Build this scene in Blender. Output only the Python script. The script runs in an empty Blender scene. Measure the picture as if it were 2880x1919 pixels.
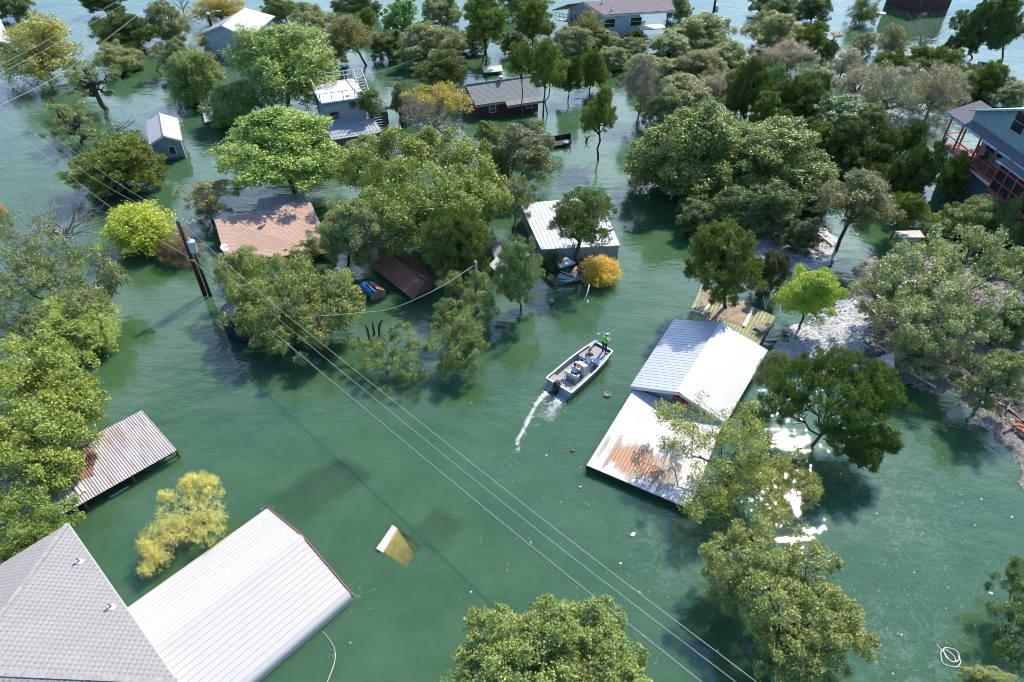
import bpy, math, random
import numpy as np
from mathutils import Vector, Matrix

# ------------------------------------------------------------ camera, sky, sun, exposure
SC = bpy.context.scene
COL = SC.collection
CAM_H, FPX, PITCH = 33.0, 1920.0, math.radians(41.2)
cd = bpy.data.cameras.new('camera'); cam = bpy.data.objects.new('camera', cd); COL.objects.link(cam)
cam.location = (0, 0, CAM_H); cam.rotation_euler = (math.pi/2-PITCH, 0, 0)
cd.sensor_width = 36.0; cd.lens = 36.0*FPX/2880.0; cd.clip_end = 2000; cd.clip_start = 0.5
SC.camera = cam

SUN_AZ, SUN_EL = math.radians(33.5), math.radians(48)     # azimuth from +Y towards +X
SUND = Vector((math.sin(SUN_AZ)*math.cos(SUN_EL), math.cos(SUN_AZ)*math.cos(SUN_EL), math.sin(SUN_EL)))
W = bpy.data.worlds.new('World'); SC.world = W; W.use_nodes = True
nt = W.node_tree; bg = nt.nodes['Background']
sky = nt.nodes.new('ShaderNodeTexSky'); sky.sky_type = 'NISHITA'; sky.sun_disc = False
sky.sun_elevation = SUN_EL; sky.sun_rotation = SUN_AZ
sky.air_density = 1.0; sky.ozone_density = 2.6; sky.dust_density = 0.5
def _clouds():     # deep blue sky; low on the sun's side a band of bright haze and thin cloud, seen only mirrored in the water
    tc = nt.nodes.new('ShaderNodeTexCoord'); mp = nt.nodes.new('ShaderNodeMapping'); mp.inputs['Scale'].default_value = (1.6, 1.6, 5.0); nt.links.new(tc.outputs['Generated'], mp.inputs[0])
    no = nt.nodes.new('ShaderNodeTexNoise'); no.inputs['Scale'].default_value = 1.7; no.inputs['Detail'].default_value = 6; nt.links.new(mp.outputs[0], no.inputs['Vector'])
    def rmp(fac, stops):
        r = nt.nodes.new('ShaderNodeValToRGB'); el = r.color_ramp.elements
        while len(el) < len(stops): el.new(.5)
        for e, (p, c) in zip(el, stops): e.position = p; e.color = (c, c, c, 1)
        nt.links.new(fac, r.inputs[0]); return r.outputs[0]
    sx = nt.nodes.new('ShaderNodeSeparateXYZ'); nt.links.new(tc.outputs['Generated'], sx.inputs[0])
    band = rmp(sx.outputs[2], [(.20, .25), (.38, 1), (.56, .8), (.74, 0)])
    d = nt.nodes.new('ShaderNodeVectorMath'); d.operation = 'DOT_PRODUCT'; nt.links.new(tc.outputs['Generated'], d.inputs[0]); d.inputs[1].default_value = (math.sin(SUN_AZ-.30), math.cos(SUN_AZ-.30), 0)
    side = rmp(d.outputs['Value'], [(.10, .10), (.55, .40), (.90, 1)])
    f = math_w('MULTIPLY', math_w('MULTIPLY', band, side), math_w('ADD', math_w('MULTIPLY', rmp(no.outputs[0], [(.42, 0), (.66, 1)]), .6), .4))
    tn = nt.nodes.new('ShaderNodeMix'); tn.data_type = 'RGBA'; tn.blend_type = 'MULTIPLY'; tn.inputs[0].default_value = 1; nt.links.new(sky.outputs[0], tn.inputs[6]); tn.inputs[7].default_value = (.52, .84, 1.15, 1)
    mx = nt.nodes.new('ShaderNodeMix'); mx.data_type = 'RGBA'; nt.links.new(f, mx.inputs[0]); nt.links.new(tn.outputs[2], mx.inputs[6]); mx.inputs[7].default_value = (21, 24, 27, 1)
    nt.links.new(mx.outputs[2], bg.inputs[0])
def math_w(op, a, b):
    n = nt.nodes.new('ShaderNodeMath'); n.operation = op
    for k, v in enumerate((a, b)):
        if isinstance(v, (int, float)): n.inputs[k].default_value = v
        else: nt.links.new(v, n.inputs[k])
    return n.outputs[0]
_clouds(); bg.inputs[1].default_value = 0.15
sl = bpy.data.lights.new('sun', 'SUN'); sl.energy = 5.0; sl.angle = math.radians(0.53); sl.color = (1, 0.93, 0.82)
so = bpy.data.objects.new('sun', sl); COL.objects.link(so); so.rotation_euler = SUND.to_track_quat('Z', 'Y').to_euler()
SC.view_settings.view_transform = 'Standard'; SC.view_settings.look = 'None'
SC.view_settings.exposure = 0.27; SC.view_settings.gamma = 1.0
SC.render.engine = 'CYCLES'
cy = SC.cycles
cy.use_denoising = True; cy.filter_width = 0.95
cy.max_bounces = 6; cy.diffuse_bounces = 2; cy.glossy_bounces = 3; cy.transmission_bounces = 4; cy.transparent_max_bounces = 8
cy.sample_clamp_indirect = 4.0; cy.caustics_reflective = False; cy.caustics_refractive = False

_c, _s = math.cos(PITCH), math.sin(PITCH)
def P(x, y, z=0.0):
    d = (x-1440.0, FPX*_c-(y-959.5)*_s, -FPX*_s-(y-959.5)*_c)
    t = (z-CAM_H)/d[2]
    return Vector((d[0]*t, d[1]*t, z))
def px_scale(p):                       # pixels per metre (2880 wide frame) and depression angle at a point
    v = Vector(p)-Vector((0, 0, CAM_H)); depth = v.y*_c-v.z*_s
    return FPX/depth, math.atan2(-v.z, math.hypot(v.x, v.y))
def zfor(base, px, py):                # height at which a vertical through base shows at image row py
    z = 0.0; lo, hi = -1.0, 25.0
    for _ in range(40):
        z = (lo+hi)/2; q = (base[0], base[1], z-CAM_H)
        yy = 959.5-FPX*(q[1]*_s+q[2]*_c)/(q[1]*_c-q[2]*_s)
        if yy > py: lo = z
        else: hi = z
    return z

# ------------------------------------------------------------ materials
MATS = {}
def new_mat(name):
    m = bpy.data.materials.new(name); m.use_nodes = True
    return m, m.node_tree, m.node_tree.nodes['Principled BSDF']
def nd(t, typ, **kw):
    n = t.nodes.new(typ)
    for k, v in kw.items():
        if isinstance(k, str) and k.startswith('i_'): n.inputs[k[2:]].default_value = v
        else: setattr(n, k, v)
    return n
def math_n(t, op, a, b=None, clamp=False):
    n = t.nodes.new('ShaderNodeMath'); n.operation = op; n.use_clamp = clamp
    for i, v in enumerate((a, b)):
        if v is None: continue
        if isinstance(v, (int, float)): n.inputs[i].default_value = v
        else: t.links.new(v, n.inputs[i])
    return n.outputs[0]
def mix_c(t, f, a, b, blend='MIX'):
    n = t.nodes.new('ShaderNodeMix'); n.data_type = 'RGBA'; n.blend_type = blend
    for sock, v in ((n.inputs[0], f), (n.inputs[6], a), (n.inputs[7], b)):
        if isinstance(v, (int, float)): sock.default_value = v
        elif isinstance(v, (tuple, list)): sock.default_value = (*v[:3], 1)
        else: t.links.new(v, sock)
    return n.outputs[2]
def ramp(t, fac, stops):
    n = t.nodes.new('ShaderNodeValToRGB'); el = n.color_ramp.elements
    while len(el) > 1: el.remove(el[-1])
    for i, (p, c) in enumerate(stops):
        e = el[0] if i == 0 else el.new(p)
        e.position = p; c = (c, c, c) if isinstance(c, (int, float)) else c; e.color = (*c[:3], 1)
    t.links.new(fac, n.inputs[0]); return n.outputs[0]
def coords(t, kind='Object', scale=(1, 1, 1), rot=(0, 0, 0), loc=(0, 0, 0)):
    tc = t.nodes.new('ShaderNodeTexCoord'); mp = t.nodes.new('ShaderNodeMapping')
    mp.inputs['Scale'].default_value = scale; mp.inputs['Rotation'].default_value = rot; mp.inputs['Location'].default_value = loc
    t.links.new(tc.outputs[kind], mp.inputs[0]); return mp.outputs[0]
def noise(t, vec, scale, detail=4, rough=.55, out=0):
    n = nd(t, 'ShaderNodeTexNoise'); n.inputs['Scale'].default_value = scale; n.inputs['Detail'].default_value = detail
    n.inputs['Roughness'].default_value = rough
    if vec is not None: t.links.new(vec, n.inputs['Vector'])
    return n.outputs[out]
def bump(t, b, h, dist=.02, strength=1.0):
    n = t.nodes.new('ShaderNodeBump'); n.inputs['Distance'].default_value = dist; n.inputs['Strength'].default_value = strength
    t.links.new(h, n.inputs['Height']); t.links.new(n.outputs[0], b.inputs['Normal'])
def mat(name, col, rough=.6, metal=0.0, var=.25, scale=3.0, col2=None, bumpd=0.0, stretch=(1, 1, 1), spec=.4):
    if name in MATS: return MATS[name]
    m, t, b = new_mat(name); v = coords(t, scale=stretch)
    n1 = noise(t, v, scale, 5, .6); n2 = noise(t, v, scale*7, 3, .6)
    f = math_n(t, 'ADD', math_n(t, 'MULTIPLY', n1, .7), math_n(t, 'MULTIPLY', n2, .3))
    c2 = col2 or tuple(x*(1-var) for x in col); c1 = tuple(min(1, x*(1+var*.5)) for x in col)
    t.links.new(ramp(t, f, [(.33, c2), (.62, c1)]), b.inputs['Base Color'])
    b.inputs['Roughness'].default_value = rough; b.inputs['Metallic'].default_value = metal
    b.inputs['Specular IOR Level'].default_value = spec
    if bumpd: bump(t, b, f, bumpd)
    MATS[name] = m; return m
def tabs(name, c1, c2, c3, row=.15, tab=.30):
    """dimensional shingles: pale courses with dark cut-out tabs in a regular grid, missing here and there"""
    if name in MATS: return MATS[name]
    m, t, b = new_mat(name); v = coords(t, 'UV'); sx = nd(t, 'ShaderNodeSeparateXYZ'); t.links.new(v, sx.inputs[0])
    ry = math_n(t, 'DIVIDE', sx.outputs[1], row); rf = math_n(t, 'FLOOR', ry); par = math_n(t, 'MULTIPLY', math_n(t, 'MODULO', rf, 2), .5)
    rx = math_n(t, 'ADD', math_n(t, 'DIVIDE', sx.outputs[0], tab), par); cx = math_n(t, 'FLOOR', rx)
    cb = nd(t, 'ShaderNodeCombineXYZ'); t.links.new(cx, cb.inputs[0]); t.links.new(rf, cb.inputs[1]); wn = nd(t, 'ShaderNodeTexWhiteNoise', noise_dimensions='2D'); t.links.new(cb.outputs[0], wn.inputs[0])
    dk = math_n(t, 'MULTIPLY', math_n(t, 'GREATER_THAN', math_n(t, 'FRACT', rx), math_n(t, 'ADD', math_n(t, 'MULTIPLY', wn.outputs[0], .25), .48)), math_n(t, 'GREATER_THAN', math_n(t, 'FRACT', ry), .3))
    n1 = noise(t, v, .5, 5, .65); n2 = noise(t, v, 30, 2, .5)
    c = mix_c(t, ramp(t, n1, [(.35, 0), (.7, 1)]), c1, c2); c = mix_c(t, math_n(t, 'MULTIPLY', dk, math_n(t, 'ADD', .35, math_n(t, 'MULTIPLY', wn.outputs[0], .5))), c, c3)
    c = mix_c(t, math_n(t, 'LESS_THAN', math_n(t, 'FRACT', ry), .10), c, tuple(x*.72 for x in c2)); c = mix_c(t, .3, c, n2, 'OVERLAY')
    t.links.new(c, b.inputs['Base Color']); b.inputs['Roughness'].default_value = .9; b.inputs['Specular IOR Level'].default_value = .2; MATS[name] = m; return m
def shingle(name, c1, c2, c3, row=.15, tab=.32, worn=.5):
    if name in MATS: return MATS[name]
    m, t, b = new_mat(name); v = coords(t, 'UV')
    br = nd(t, 'ShaderNodeTexBrick'); br.offset = .5
    br.inputs['Scale'].default_value = 1; br.inputs['Brick Width'].default_value = tab; br.inputs['Row Height'].default_value = row
    br.inputs['Mortar Size'].default_value = .018; br.inputs['Mortar Smooth'].default_value = .3; br.inputs['Bias'].default_value = -.15
    br.inputs['Color1'].default_value = (*c1, 1); br.inputs['Color2'].default_value = (*c2, 1); br.inputs['Mortar'].default_value = (*c3, 1)
    t.links.new(v, br.inputs['Vector'])
    n1 = noise(t, v, .6, 5, .65); n2 = noise(t, v, 40, 2, .5)
    c = mix_c(t, ramp(t, n1, [(.35, 0), (.7, worn)]), br.outputs[0], c2)
    c = mix_c(t, .35, c, n2, 'OVERLAY')
    t.links.new(c, b.inputs['Base Color']); b.inputs['Roughness'].default_value = .9; b.inputs['Specular IOR Level'].default_value = .2
    bump(t, b, br.outputs[1], -.015); MATS[name] = m; return m
def siding(name, col, pitch=.18, vertical=False, rough=.6):
    if name in MATS: return MATS[name]
    m, t, b = new_mat(name); v = coords(t, 'UV'); sx = nd(t, 'ShaderNodeSeparateXYZ'); t.links.new(v, sx.inputs[0])
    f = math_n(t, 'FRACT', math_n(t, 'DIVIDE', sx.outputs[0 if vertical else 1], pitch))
    n1 = noise(t, v, 1.4, 5, .65)
    c = ramp(t, n1, [(.3, tuple(x*.72 for x in col)), (.65, col)])
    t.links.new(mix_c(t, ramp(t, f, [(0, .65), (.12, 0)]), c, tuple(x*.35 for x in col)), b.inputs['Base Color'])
    b.inputs['Roughness'].default_value = rough; wet_line(t, b)
    bump(t, b, f, .03); MATS[name] = m; return m
def wet_line(t, b):
    """walls stay wet and stained for a hand's breadth above the flood"""
    so = b.inputs['Base Color'].links[0].from_socket; v = coords(t); sx = nd(t, 'ShaderNodeSeparateXYZ'); t.links.new(v, sx.inputs[0])
    z = math_n(t, 'ADD', sx.outputs[2], math_n(t, 'MULTIPLY', math_n(t, 'SUBTRACT', noise(t, v, 1.5, 4), .5), .25))
    t.links.new(mix_c(t, ramp(t, z, [(.16, .62), (.30, 0)]), so, (.055, .05, .035)), b.inputs['Base Color'])
def metal_roof(name, col, dirt, streak=.5, rough=.45, metal=.15, pans=.6):
    """painted or galvanised sheet: every pan a slightly different grey, streaks down the slope"""
    if name in MATS: return MATS[name]
    m, t, b = new_mat(name); v = coords(t, 'UV'); sx = nd(t, 'ShaderNodeSeparateXYZ'); t.links.new(v, sx.inputs[0])
    pan = math_n(t, 'FLOOR', math_n(t, 'DIVIDE', sx.outputs[0], pans))
    wn = nd(t, 'ShaderNodeTexWhiteNoise', noise_dimensions='1D'); t.links.new(pan, wn.inputs['W'])
    vs = coords(t, 'UV', scale=(6, .35, 1)); n1 = noise(t, vs, 1.2, 5, .7); n2 = noise(t, v, .8, 5, .65)
    f = math_n(t, 'ADD', math_n(t, 'MULTIPLY', n1, .55), math_n(t, 'MULTIPLY', n2, .45))
    c = mix_c(t, ramp(t, f, [(.42, 0), (.72, streak)]), col, dirt)
    c = mix_c(t, math_n(t, 'MULTIPLY', wn.outputs[0], .14), c, tuple(x*.6 for x in col))
    t.links.new(c, b.inputs['Base Color']); b.inputs['Roughness'].default_value = rough; b.inputs['Metallic'].default_value = metal
    t.links.new(math_n(t, 'ADD', math_n(t, 'MULTIPLY', n2, .3), rough-.15), b.inputs['Roughness'])
    MATS[name] = m; return m

# ------------------------------------------------------------ mesh builder
class MB:
    def __init__(s): s.v = []; s.f = []; s.uv = []; s.sm = []
    def face(s, pts, uv=None, smooth=False):
        i = len(s.v); s.v += [Vector(p) for p in pts]; s.f.append(list(range(i, i+len(pts))))
        s.uv.append(uv if uv else None); s.sm.append(smooth)
    def quad(s, a, b, c, d, smooth=False):
        a, b, c, d = map(Vector, (a, b, c, d)); u = (b-a); L = u.length or 1; u = u/L
        n = u.cross(d-a); n = n.normalized() if n.length > 1e-9 else Vector((0, 0, 1)); w = n.cross(u)
        s.face((a, b, c, d), [((p-a).dot(u), (p-a).dot(w)) for p in (a, b, c, d)], smooth)
    def poly(s, pts):
        pts = [Vector(p) for p in pts]; a = pts[0]; u = (pts[1]-a).normalized(); n = u.cross(pts[2]-a).normalized(); w = n.cross(u)
        s.face(pts, [((p-a).dot(u), (p-a).dot(w)) for p in pts])
    def hexa(s, b, t):                 # bottom ring of 4, top ring of 4
        s.quad(*t); s.quad(*b[::-1])
        for i in range(4): j = (i+1) % 4; s.quad(b[i], b[j], t[j], t[i])
    def box(s, c, size, rot=0.0, M=None):
        c = Vector(c); hx, hy, hz = [x/2 for x in size]
        R = Matrix.Rotation(rot, 3, 'Z') if M is None else M
        r = lambda x, y, z: c+R @ Vector((x, y, z))
        s.hexa([r(-hx, -hy, -hz), r(hx, -hy, -hz), r(hx, hy, -hz), r(-hx, hy, -hz)],
               [r(-hx, -hy, hz), r(hx, -hy, hz), r(hx, hy, hz), r(-hx, hy, hz)])
    def beam(s, a, b, w=.1, h=.1, up=(0, 0, 1)):
        a, b = Vector(a), Vector(b); d = (b-a).normalized(); x = d.cross(Vector(up))
        if x.length < 1e-4: x = d.cross(Vector((1, 0, 0)))
        x = x.normalized()*w/2; y = x.cross(d).normalized()*h/2
        s.hexa([a-x-y, a+x-y, b+x-y, b-x-y], [a-x+y, a+x+y, b+x+y, b-x+y])
    def slab(s, a, b, c, d, t=.06):    # a,b along the eave, d,c along the ridge; top surface given
        a, b, c, d = map(Vector, (a, b, c, d)); n = (b-a).cross(d-a).normalized()
        if n.z < 0: n = -n
        lo = [p-n*t for p in (a, b, c, d)]
        if (b-a).cross(d-a).z > 0: s.hexa(lo, [a, b, c, d])
        else: s.hexa([lo[1], lo[0], lo[3], lo[2]], [b, a, d, c])
    def ribbed(s, a, b, c, d, n, h=.03, wr=.25, t=.03):
        """sheet whose ribs run a->d, spaced along a->b; trapezoid profile"""
        a, b, c, d = map(Vector, (a, b, c, d)); nn = (b-a).cross(d-a).normalized()
        if nn.z < 0: nn = -nn
        ts, hs = [], []
        for i in range(n):
            for q, hh in ((0, 0), (1-wr-.12, 0), (1-wr, 1), (1-.12, 1)):
                ts.append((i+q)/n); hs.append(hh*h)
        ts.append(1.0); hs.append(0)
        A = [a.lerp(b, x)+nn*y for x, y in zip(ts, hs)]; D = [d.lerp(c, x)+nn*y for x, y in zip(ts, hs)]
        L1, L2 = (b-a).length, (d-a).length
        for i in range(len(A)-1):
            s.face((A[i], A[i+1], D[i+1], D[i]), [(ts[i]*L1, 0), (ts[i+1]*L1, 0), (ts[i+1]*L1, L2), (ts[i]*L1, L2)])
        lo = [p-nn*t for p in (a, b, c, d)]; s.quad(*lo[::-1])
        for p, q, r_, u in ((a, b, lo[1], lo[0]), (b, c, lo[2], lo[1]), (c, d, lo[3], lo[2]), (d, a, lo[0], lo[3])): s.quad(p, q, r_, u)
    def tube(s, pts, rad, sides=6, caps=True, smooth=True):
        pts = [Vector(p) for p in pts]; rad = rad if hasattr(rad, '__len__') else [rad]*len(pts)
        rings = []; prev = None
        for i, p in enumerate(pts):
            d = (pts[min(i+1, len(pts)-1)]-pts[max(i-1, 0)])
            d = d.normalized() if d.length > 1e-9 else Vector((0, 0, 1))
            x = prev if prev is not None else (Vector((0, 0, 1)) if abs(d.z) < .9 else Vector((1, 0, 0)))
            x = (x-d*x.dot(d)); x = x.normalized() if x.length > 1e-6 else d.orthogonal().normalized(); prev = x; y = d.cross(x)
            i0 = len(s.v)
            for k in range(sides):
                an = 2*math.pi*k/sides; s.v.append(p+(x*math.cos(an)+y*math.sin(an))*rad[i])
            rings.append(i0)
        for r0, r1 in zip(rings, rings[1:]):
            for k in range(sides):
                k2 = (k+1) % sides; s.f.append([r0+k, r0+k2, r1+k2, r1+k]); s.uv.append(None); s.sm.append(smooth)
        if caps:
            s.f.append([rings[0]+k for k in range(sides)][::-1]); s.f.append([rings[-1]+k for k in range(sides)])
            s.uv += [None, None]; s.sm += [False, False]
    def lathe(s, c, prof, sides=20, M=None, smooth=True):   # prof: (r, z)
        c = Vector(c); R = M or Matrix.Identity(3); rings = []
        for r, z in prof:
            i0 = len(s.v); rings.append(i0)
            for k in range(sides):
                an = 2*math.pi*k/sides; s.v.append(c+R @ Vector((r*math.cos(an), r*math.sin(an), z)))
        for r0, r1 in zip(rings, rings[1:]):
            for k in range(sides):
                k2 = (k+1) % sides; s.f.append([r0+k, r0+k2, r1+k2, r1+k]); s.uv.append(None); s.sm.append(smooth)
        s.f.append([rings[0]+k for k in range(sides)][::-1]); s.f.append([rings[-1]+k for k in range(sides)])
        s.uv += [None, None]; s.sm += [False, False]
    def ball(s, c, r, sides=12, rings=8, M=None):
        r = r if hasattr(r, '__len__') else (r, r, r); c = Vector(c); Mx = M or Matrix.Identity(3); R0 = len(s.v)
        for i in range(rings+1):
            th = math.pi*i/rings
            for k in range(sides):
                an = 2*math.pi*k/sides
                s.v.append(c+Mx @ Vector((r[0]*math.sin(th)*math.cos(an), r[1]*math.sin(th)*math.sin(an), r[2]*math.cos(th))))
        for i in range(rings):
            for k in range(sides):
                k2 = (k+1) % sides; s.f.append([R0+i*sides+k, R0+(i+1)*sides+k, R0+(i+1)*sides+k2, R0+i*sides+k2]); s.uv.append(None); s.sm.append(True)
    def build(s, name, m, parent=None, off=None, bevel=0.0):
        o0 = Vector(off) if off is not None else (Vector(parent['_o']) if parent and '_o' in parent.keys() else Vector((0, 0, 0)))
        me = bpy.data.meshes.new(name); me.from_pydata([tuple(v-o0) for v in s.v], [], s.f)
        uvl = me.uv_layers.new(name='UVMap')
        flat = []
        for f, u in zip(s.f, s.uv): flat += [c for q in (u or [(0, 0)]*len(f)) for c in q]
        uvl.data.foreach_set('uv', flat); me.polygons.foreach_set('use_smooth', s.sm); me.materials.append(m)
        o = bpy.data.objects.new(name, me); COL.objects.link(o)
        if parent is not None:
            o.parent = parent
            o['_o'] = list(o0)
        else: o.location = o0; o['_o'] = list(o0)
        if bevel:
            b = o.modifiers.new('bevel', 'BEVEL'); b.width = bevel; b.segments = 2; b.limit_method = 'ANGLE'
        return o
def tag(o, label=None, cat=None, group=None, kind=None):
    if label: o['label'] = label
    if cat: o['category'] = cat
    if group: o['group'] = group
    if kind: o['kind'] = kind
    return o
def thing(name, loc, label, cat, group=None):
    o = bpy.data.objects.new(name, None); COL.objects.link(o); o.location = loc; o['_o'] = list(loc); o.empty_display_size = .3
    return tag(o, label, cat, group)
# ------------------------------------------------------------ trees
def leaf_material():
    m, t, b = new_mat('leaf'); oi = nd(t, 'ShaderNodeObjectInfo'); at = nd(t, 'ShaderNodeAttribute', attribute_name='tint')
    sp = nd(t, 'ShaderNodeSeparateColor'); t.links.new(at.outputs['Color'], sp.inputs[0])
    v = math_n(t, 'ADD', math_n(t, 'MULTIPLY', sp.outputs[0], .75), math_n(t, 'MULTIPLY', sp.outputs[1], .45))
    hs = nd(t, 'ShaderNodeHueSaturation'); t.links.new(oi.outputs['Color'], hs.inputs['Color'])
    t.links.new(math_n(t, 'ADD', v, .42), hs.inputs['Value'])
    t.links.new(math_n(t, 'ADD', math_n(t, 'MULTIPLY', math_n(t, 'SUBTRACT', sp.outputs[1], .5), -.05), .5), hs.inputs['Hue'])
    t.links.new(math_n(t, 'SUBTRACT', 1.12, math_n(t, 'MULTIPLY', sp.outputs[0], .3)), hs.inputs['Saturation'])
    c = mix_c(t, sp.outputs[2], hs.outputs[0], (.62, .50, .05))
    t.links.new(c, b.inputs['Base Color']); b.inputs['Roughness'].default_value = .42; b.inputs['Specular IOR Level'].default_value = .4
    tr = nd(t, 'ShaderNodeBsdfTranslucent'); t.links.new(mix_c(t, .5, c, (1.0, 1.0, .35), 'MULTIPLY'), tr.inputs[0])
    mx = nd(t, 'ShaderNodeMixShader'); mx.inputs[0].default_value = .18
    t.links.new(b.outputs[0], mx.inputs[1]); t.links.new(tr.outputs[0], mx.inputs[2])
    t.links.new(mx.outputs[0], t.nodes['Material Output'].inputs['Surface']); return m
M_LEAF = leaf_material()
M_BARK = mat('bark', (.085, .068, .055), .9, var=.5, scale=4, bumpd=.03, stretch=(1, 1, .25))
M_BARKG = mat('grey_bark', (.33, .30, .275), .9, var=.45, scale=5, bumpd=.02, stretch=(1, 1, .3))
M_TWIG = mat('twig_bark', (.34, .305, .28), .9, var=.4, scale=3)

ST = dict(  # leaf length, width; clumps per lobe, tufts, leaves; clump radius; tuft length, spread; up pull; droop
    oak=dict(l=0.038, w=0.025, K=13, T=24, M=15, cr=.31, L=.10, sp=.040, up=.35, tup=.5, dr=0, lr=.9),
    elm=dict(l=0.046, w=0.027, K=12, T=23, M=14, cr=.32, L=.13, sp=.055, up=.3, tup=.35, dr=.15, lr=.9),
    juniper=dict(l=.042, w=.018, K=20, T=18, M=17, cr=.20, L=.15, sp=.022, up=.45, tup=1.0, dr=-.3, lr=.5),
    pecan=dict(l=0.052, w=0.018, K=15, T=26, M=16, cr=.29, L=.20, sp=.036, up=.3, tup=.25, dr=.55, lr=.6),
    feather=dict(l=0.063, w=0.013, K=12, T=29, M=18, cr=.34, L=.26, sp=.035, up=.4, tup=.45, dr=.1, lr=.45),
    sparse=dict(l=0.043, w=0.028, K=6, T=18, M=13, cr=.26, L=.11, sp=.045, up=.4, tup=.5, dr=0, lr=.9),
    open=dict(l=0.043, w=0.025, K=8, T=20, M=11, cr=.36, L=.14, sp=.06, up=.3, tup=.35, dr=.1, lr=.9),
    twig=dict(l=0.037, w=0.021, K=8, T=13, M=10, cr=.34, L=.13, sp=.05, up=.35, tup=.4, dr=0, lr=.9),
    china=dict(l=0.078, w=0.030, K=10, T=13, M=15, cr=.34, L=.07, sp=.030, up=.55, tup=.9, dr=.05, lr=1.1),
    wispy=dict(l=.062, w=.036, K=6, T=11, M=11, cr=.55, L=.42, sp=.075, up=.5, tup=1.1, dr=0, lr=.9),
    shrub=dict(l=0.063, w=0.036, K=9, T=18, M=11, cr=.34, L=.20, sp=.055, up=.5, tup=.8, dr=0, lr=.8),
)
def unit(a): return a/np.maximum(np.linalg.norm(a, axis=-1, keepdims=True), 1e-9)
def make_lobes(rng, n, tall=False):
    """lobes of a crown filling the unit sphere, uneven in outline"""
    L = [(0, 0, .05, .55, .55, .60)]
    for i in range(n):
        a = 2*math.pi*(i+rng.uniform(-.3, .3))/n; rr = rng.uniform(.40, .60); z = rng.uniform(-.30, .32)
        r = rng.uniform(.36, .50); L.append((rr*math.cos(a), rr*math.sin(a), z, r, r, r*rng.uniform(.8, 1.05)))
    for i in range(3):
        a = 2*math.pi*(i+rng.uniform(-.3, .3))/3; L.append((.48*math.cos(a), .48*math.sin(a), rng.uniform(-.62, -.42), .34, .34, .32))
    for i in range(3):
        a = rng.uniform(0, 6.28); L.append((.28*math.cos(a), .28*math.sin(a), rng.uniform(.45, .66), .36, .36, .34))
    return L
def clumps_of(lobes, st, rng, mult=1.0):
    C, R, O = [], [], []
    for (x, y, z, rx, ry, rz) in lobes:
        k = max(3, int(st['K']*mult)); d = unit(rng.normal(size=(k*3, 3))); d = d[d[:, 2] > -.6][:k]
        f = rng.uniform(.5, 1.10, (len(d), 1)); out = rng.uniform(0, 1, len(d)) < .16; f[out] = rng.uniform(1.1, 1.38, (int(out.sum()), 1)); rr = np.array([rx, ry, rz])
        C.append(np.array([x, y, z])+d*rr*f); R.append((rx*ry*rz)**(1/3)*st['cr']*rng.uniform(.55, 1.45, len(d))*np.where(out, .55, 1.0)); O.append(d)
    return np.concatenate(C), np.concatenate(R), np.concatenate(O)
def leaf_mesh(name, cl, st, rng, size=1.0, tm=1.0, yellow=None, thin=None):
    C, R, O = cl; K = len(C); T = max(4, int(st['T']*tm)); Mn = st['M']; up = np.array([0, 0, 1.0])
    td = unit(rng.normal(size=(K, T, 3))+O[:, None]*.7+up*st['up'])
    tp = C[:, None]+td*(R[:, None, None]*rng.uniform(.3, 1.0, (K, T, 1))**.45)
    ax = unit(td*.8+up*st['tup']+rng.normal(size=(K, T, 3))*.3)
    s = size; t = rng.uniform(0, 1, (K, T, Mn, 1))
    lp = tp[:, :, None]+ax[:, :, None]*t*st['L']*s+rng.normal(size=(K, T, Mn, 3))*st['sp']*s*(1.15-t*.8)
    ld = unit(ax[:, :, None]+rng.normal(size=(K, T, Mn, 3))*st['lr']-up*st['dr'])
    nn = unit(td[:, :, None]*.7+O[:, None, None]*.35+up*.7+rng.normal(size=(K, T, Mn, 3))*.48)
    sd = unit(np.cross(ld, nn)); sz = rng.uniform(.7, 1.3, (K, T, Mn, 1))*s
    a = ld*st['l']*.5*sz; b = sd*st['w']*.5*sz
    V = np.stack([lp-a, lp+b, lp+a, lp-b], axis=3).reshape(-1, 3)
    n = K*T*Mn
    tint = np.zeros((K, T, Mn, 4), np.float32); tint[..., 0] = rng.uniform(0, 1, (K, T, Mn))
    tint[..., 1] = (rng.uniform(0, 1, (K, 1, 1))*.5+rng.uniform(0, 1, (K, T, 1))*.5); tint[..., 3] = 1
    if yellow: tint[..., 2] = yellow(tp)[:, :, None]
    tint = tint.reshape(-1, 4); keep = np.ones(n, bool)
    if thin: keep = np.broadcast_to(thin(tp, rng)[:, :, None], (K, T, Mn)).reshape(-1)
    V = V.reshape(n, 4, 3)[keep].reshape(-1, 3); tint = tint[keep]; n = len(tint)
    me = bpy.data.meshes.new(name); me.vertices.add(4*n); me.vertices.foreach_set('co', V.astype(np.float32).ravel())
    me.loops.add(4*n); me.loops.foreach_set('vertex_index', np.arange(4*n, dtype=np.int32))
    me.polygons.add(n); me.polygons.foreach_set('loop_start', np.arange(0, 4*n, 4, dtype=np.int32))
    at = me.attributes.new('tint', 'FLOAT_COLOR', 'FACE'); at.data.foreach_set('color', tint.ravel())
    me.materials.append(M_LEAF); me.update(calc_edges=True); return me
def wiggle(a, b, n, amp, rng, sag=0.0):
    a, b = np.array(a, float), np.array(b, float); L = np.linalg.norm(b-a); pts = [a]
    for i in range(1, n):
        t = i/n; pts.append(a+(b-a)*t+rng.normal(size=3)*amp*L*math.sin(math.pi*t)+np.array([0, 0, sag*L*math.sin(math.pi*t)]))
    pts.append(b); return [Vector(p) for p in pts]
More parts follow.
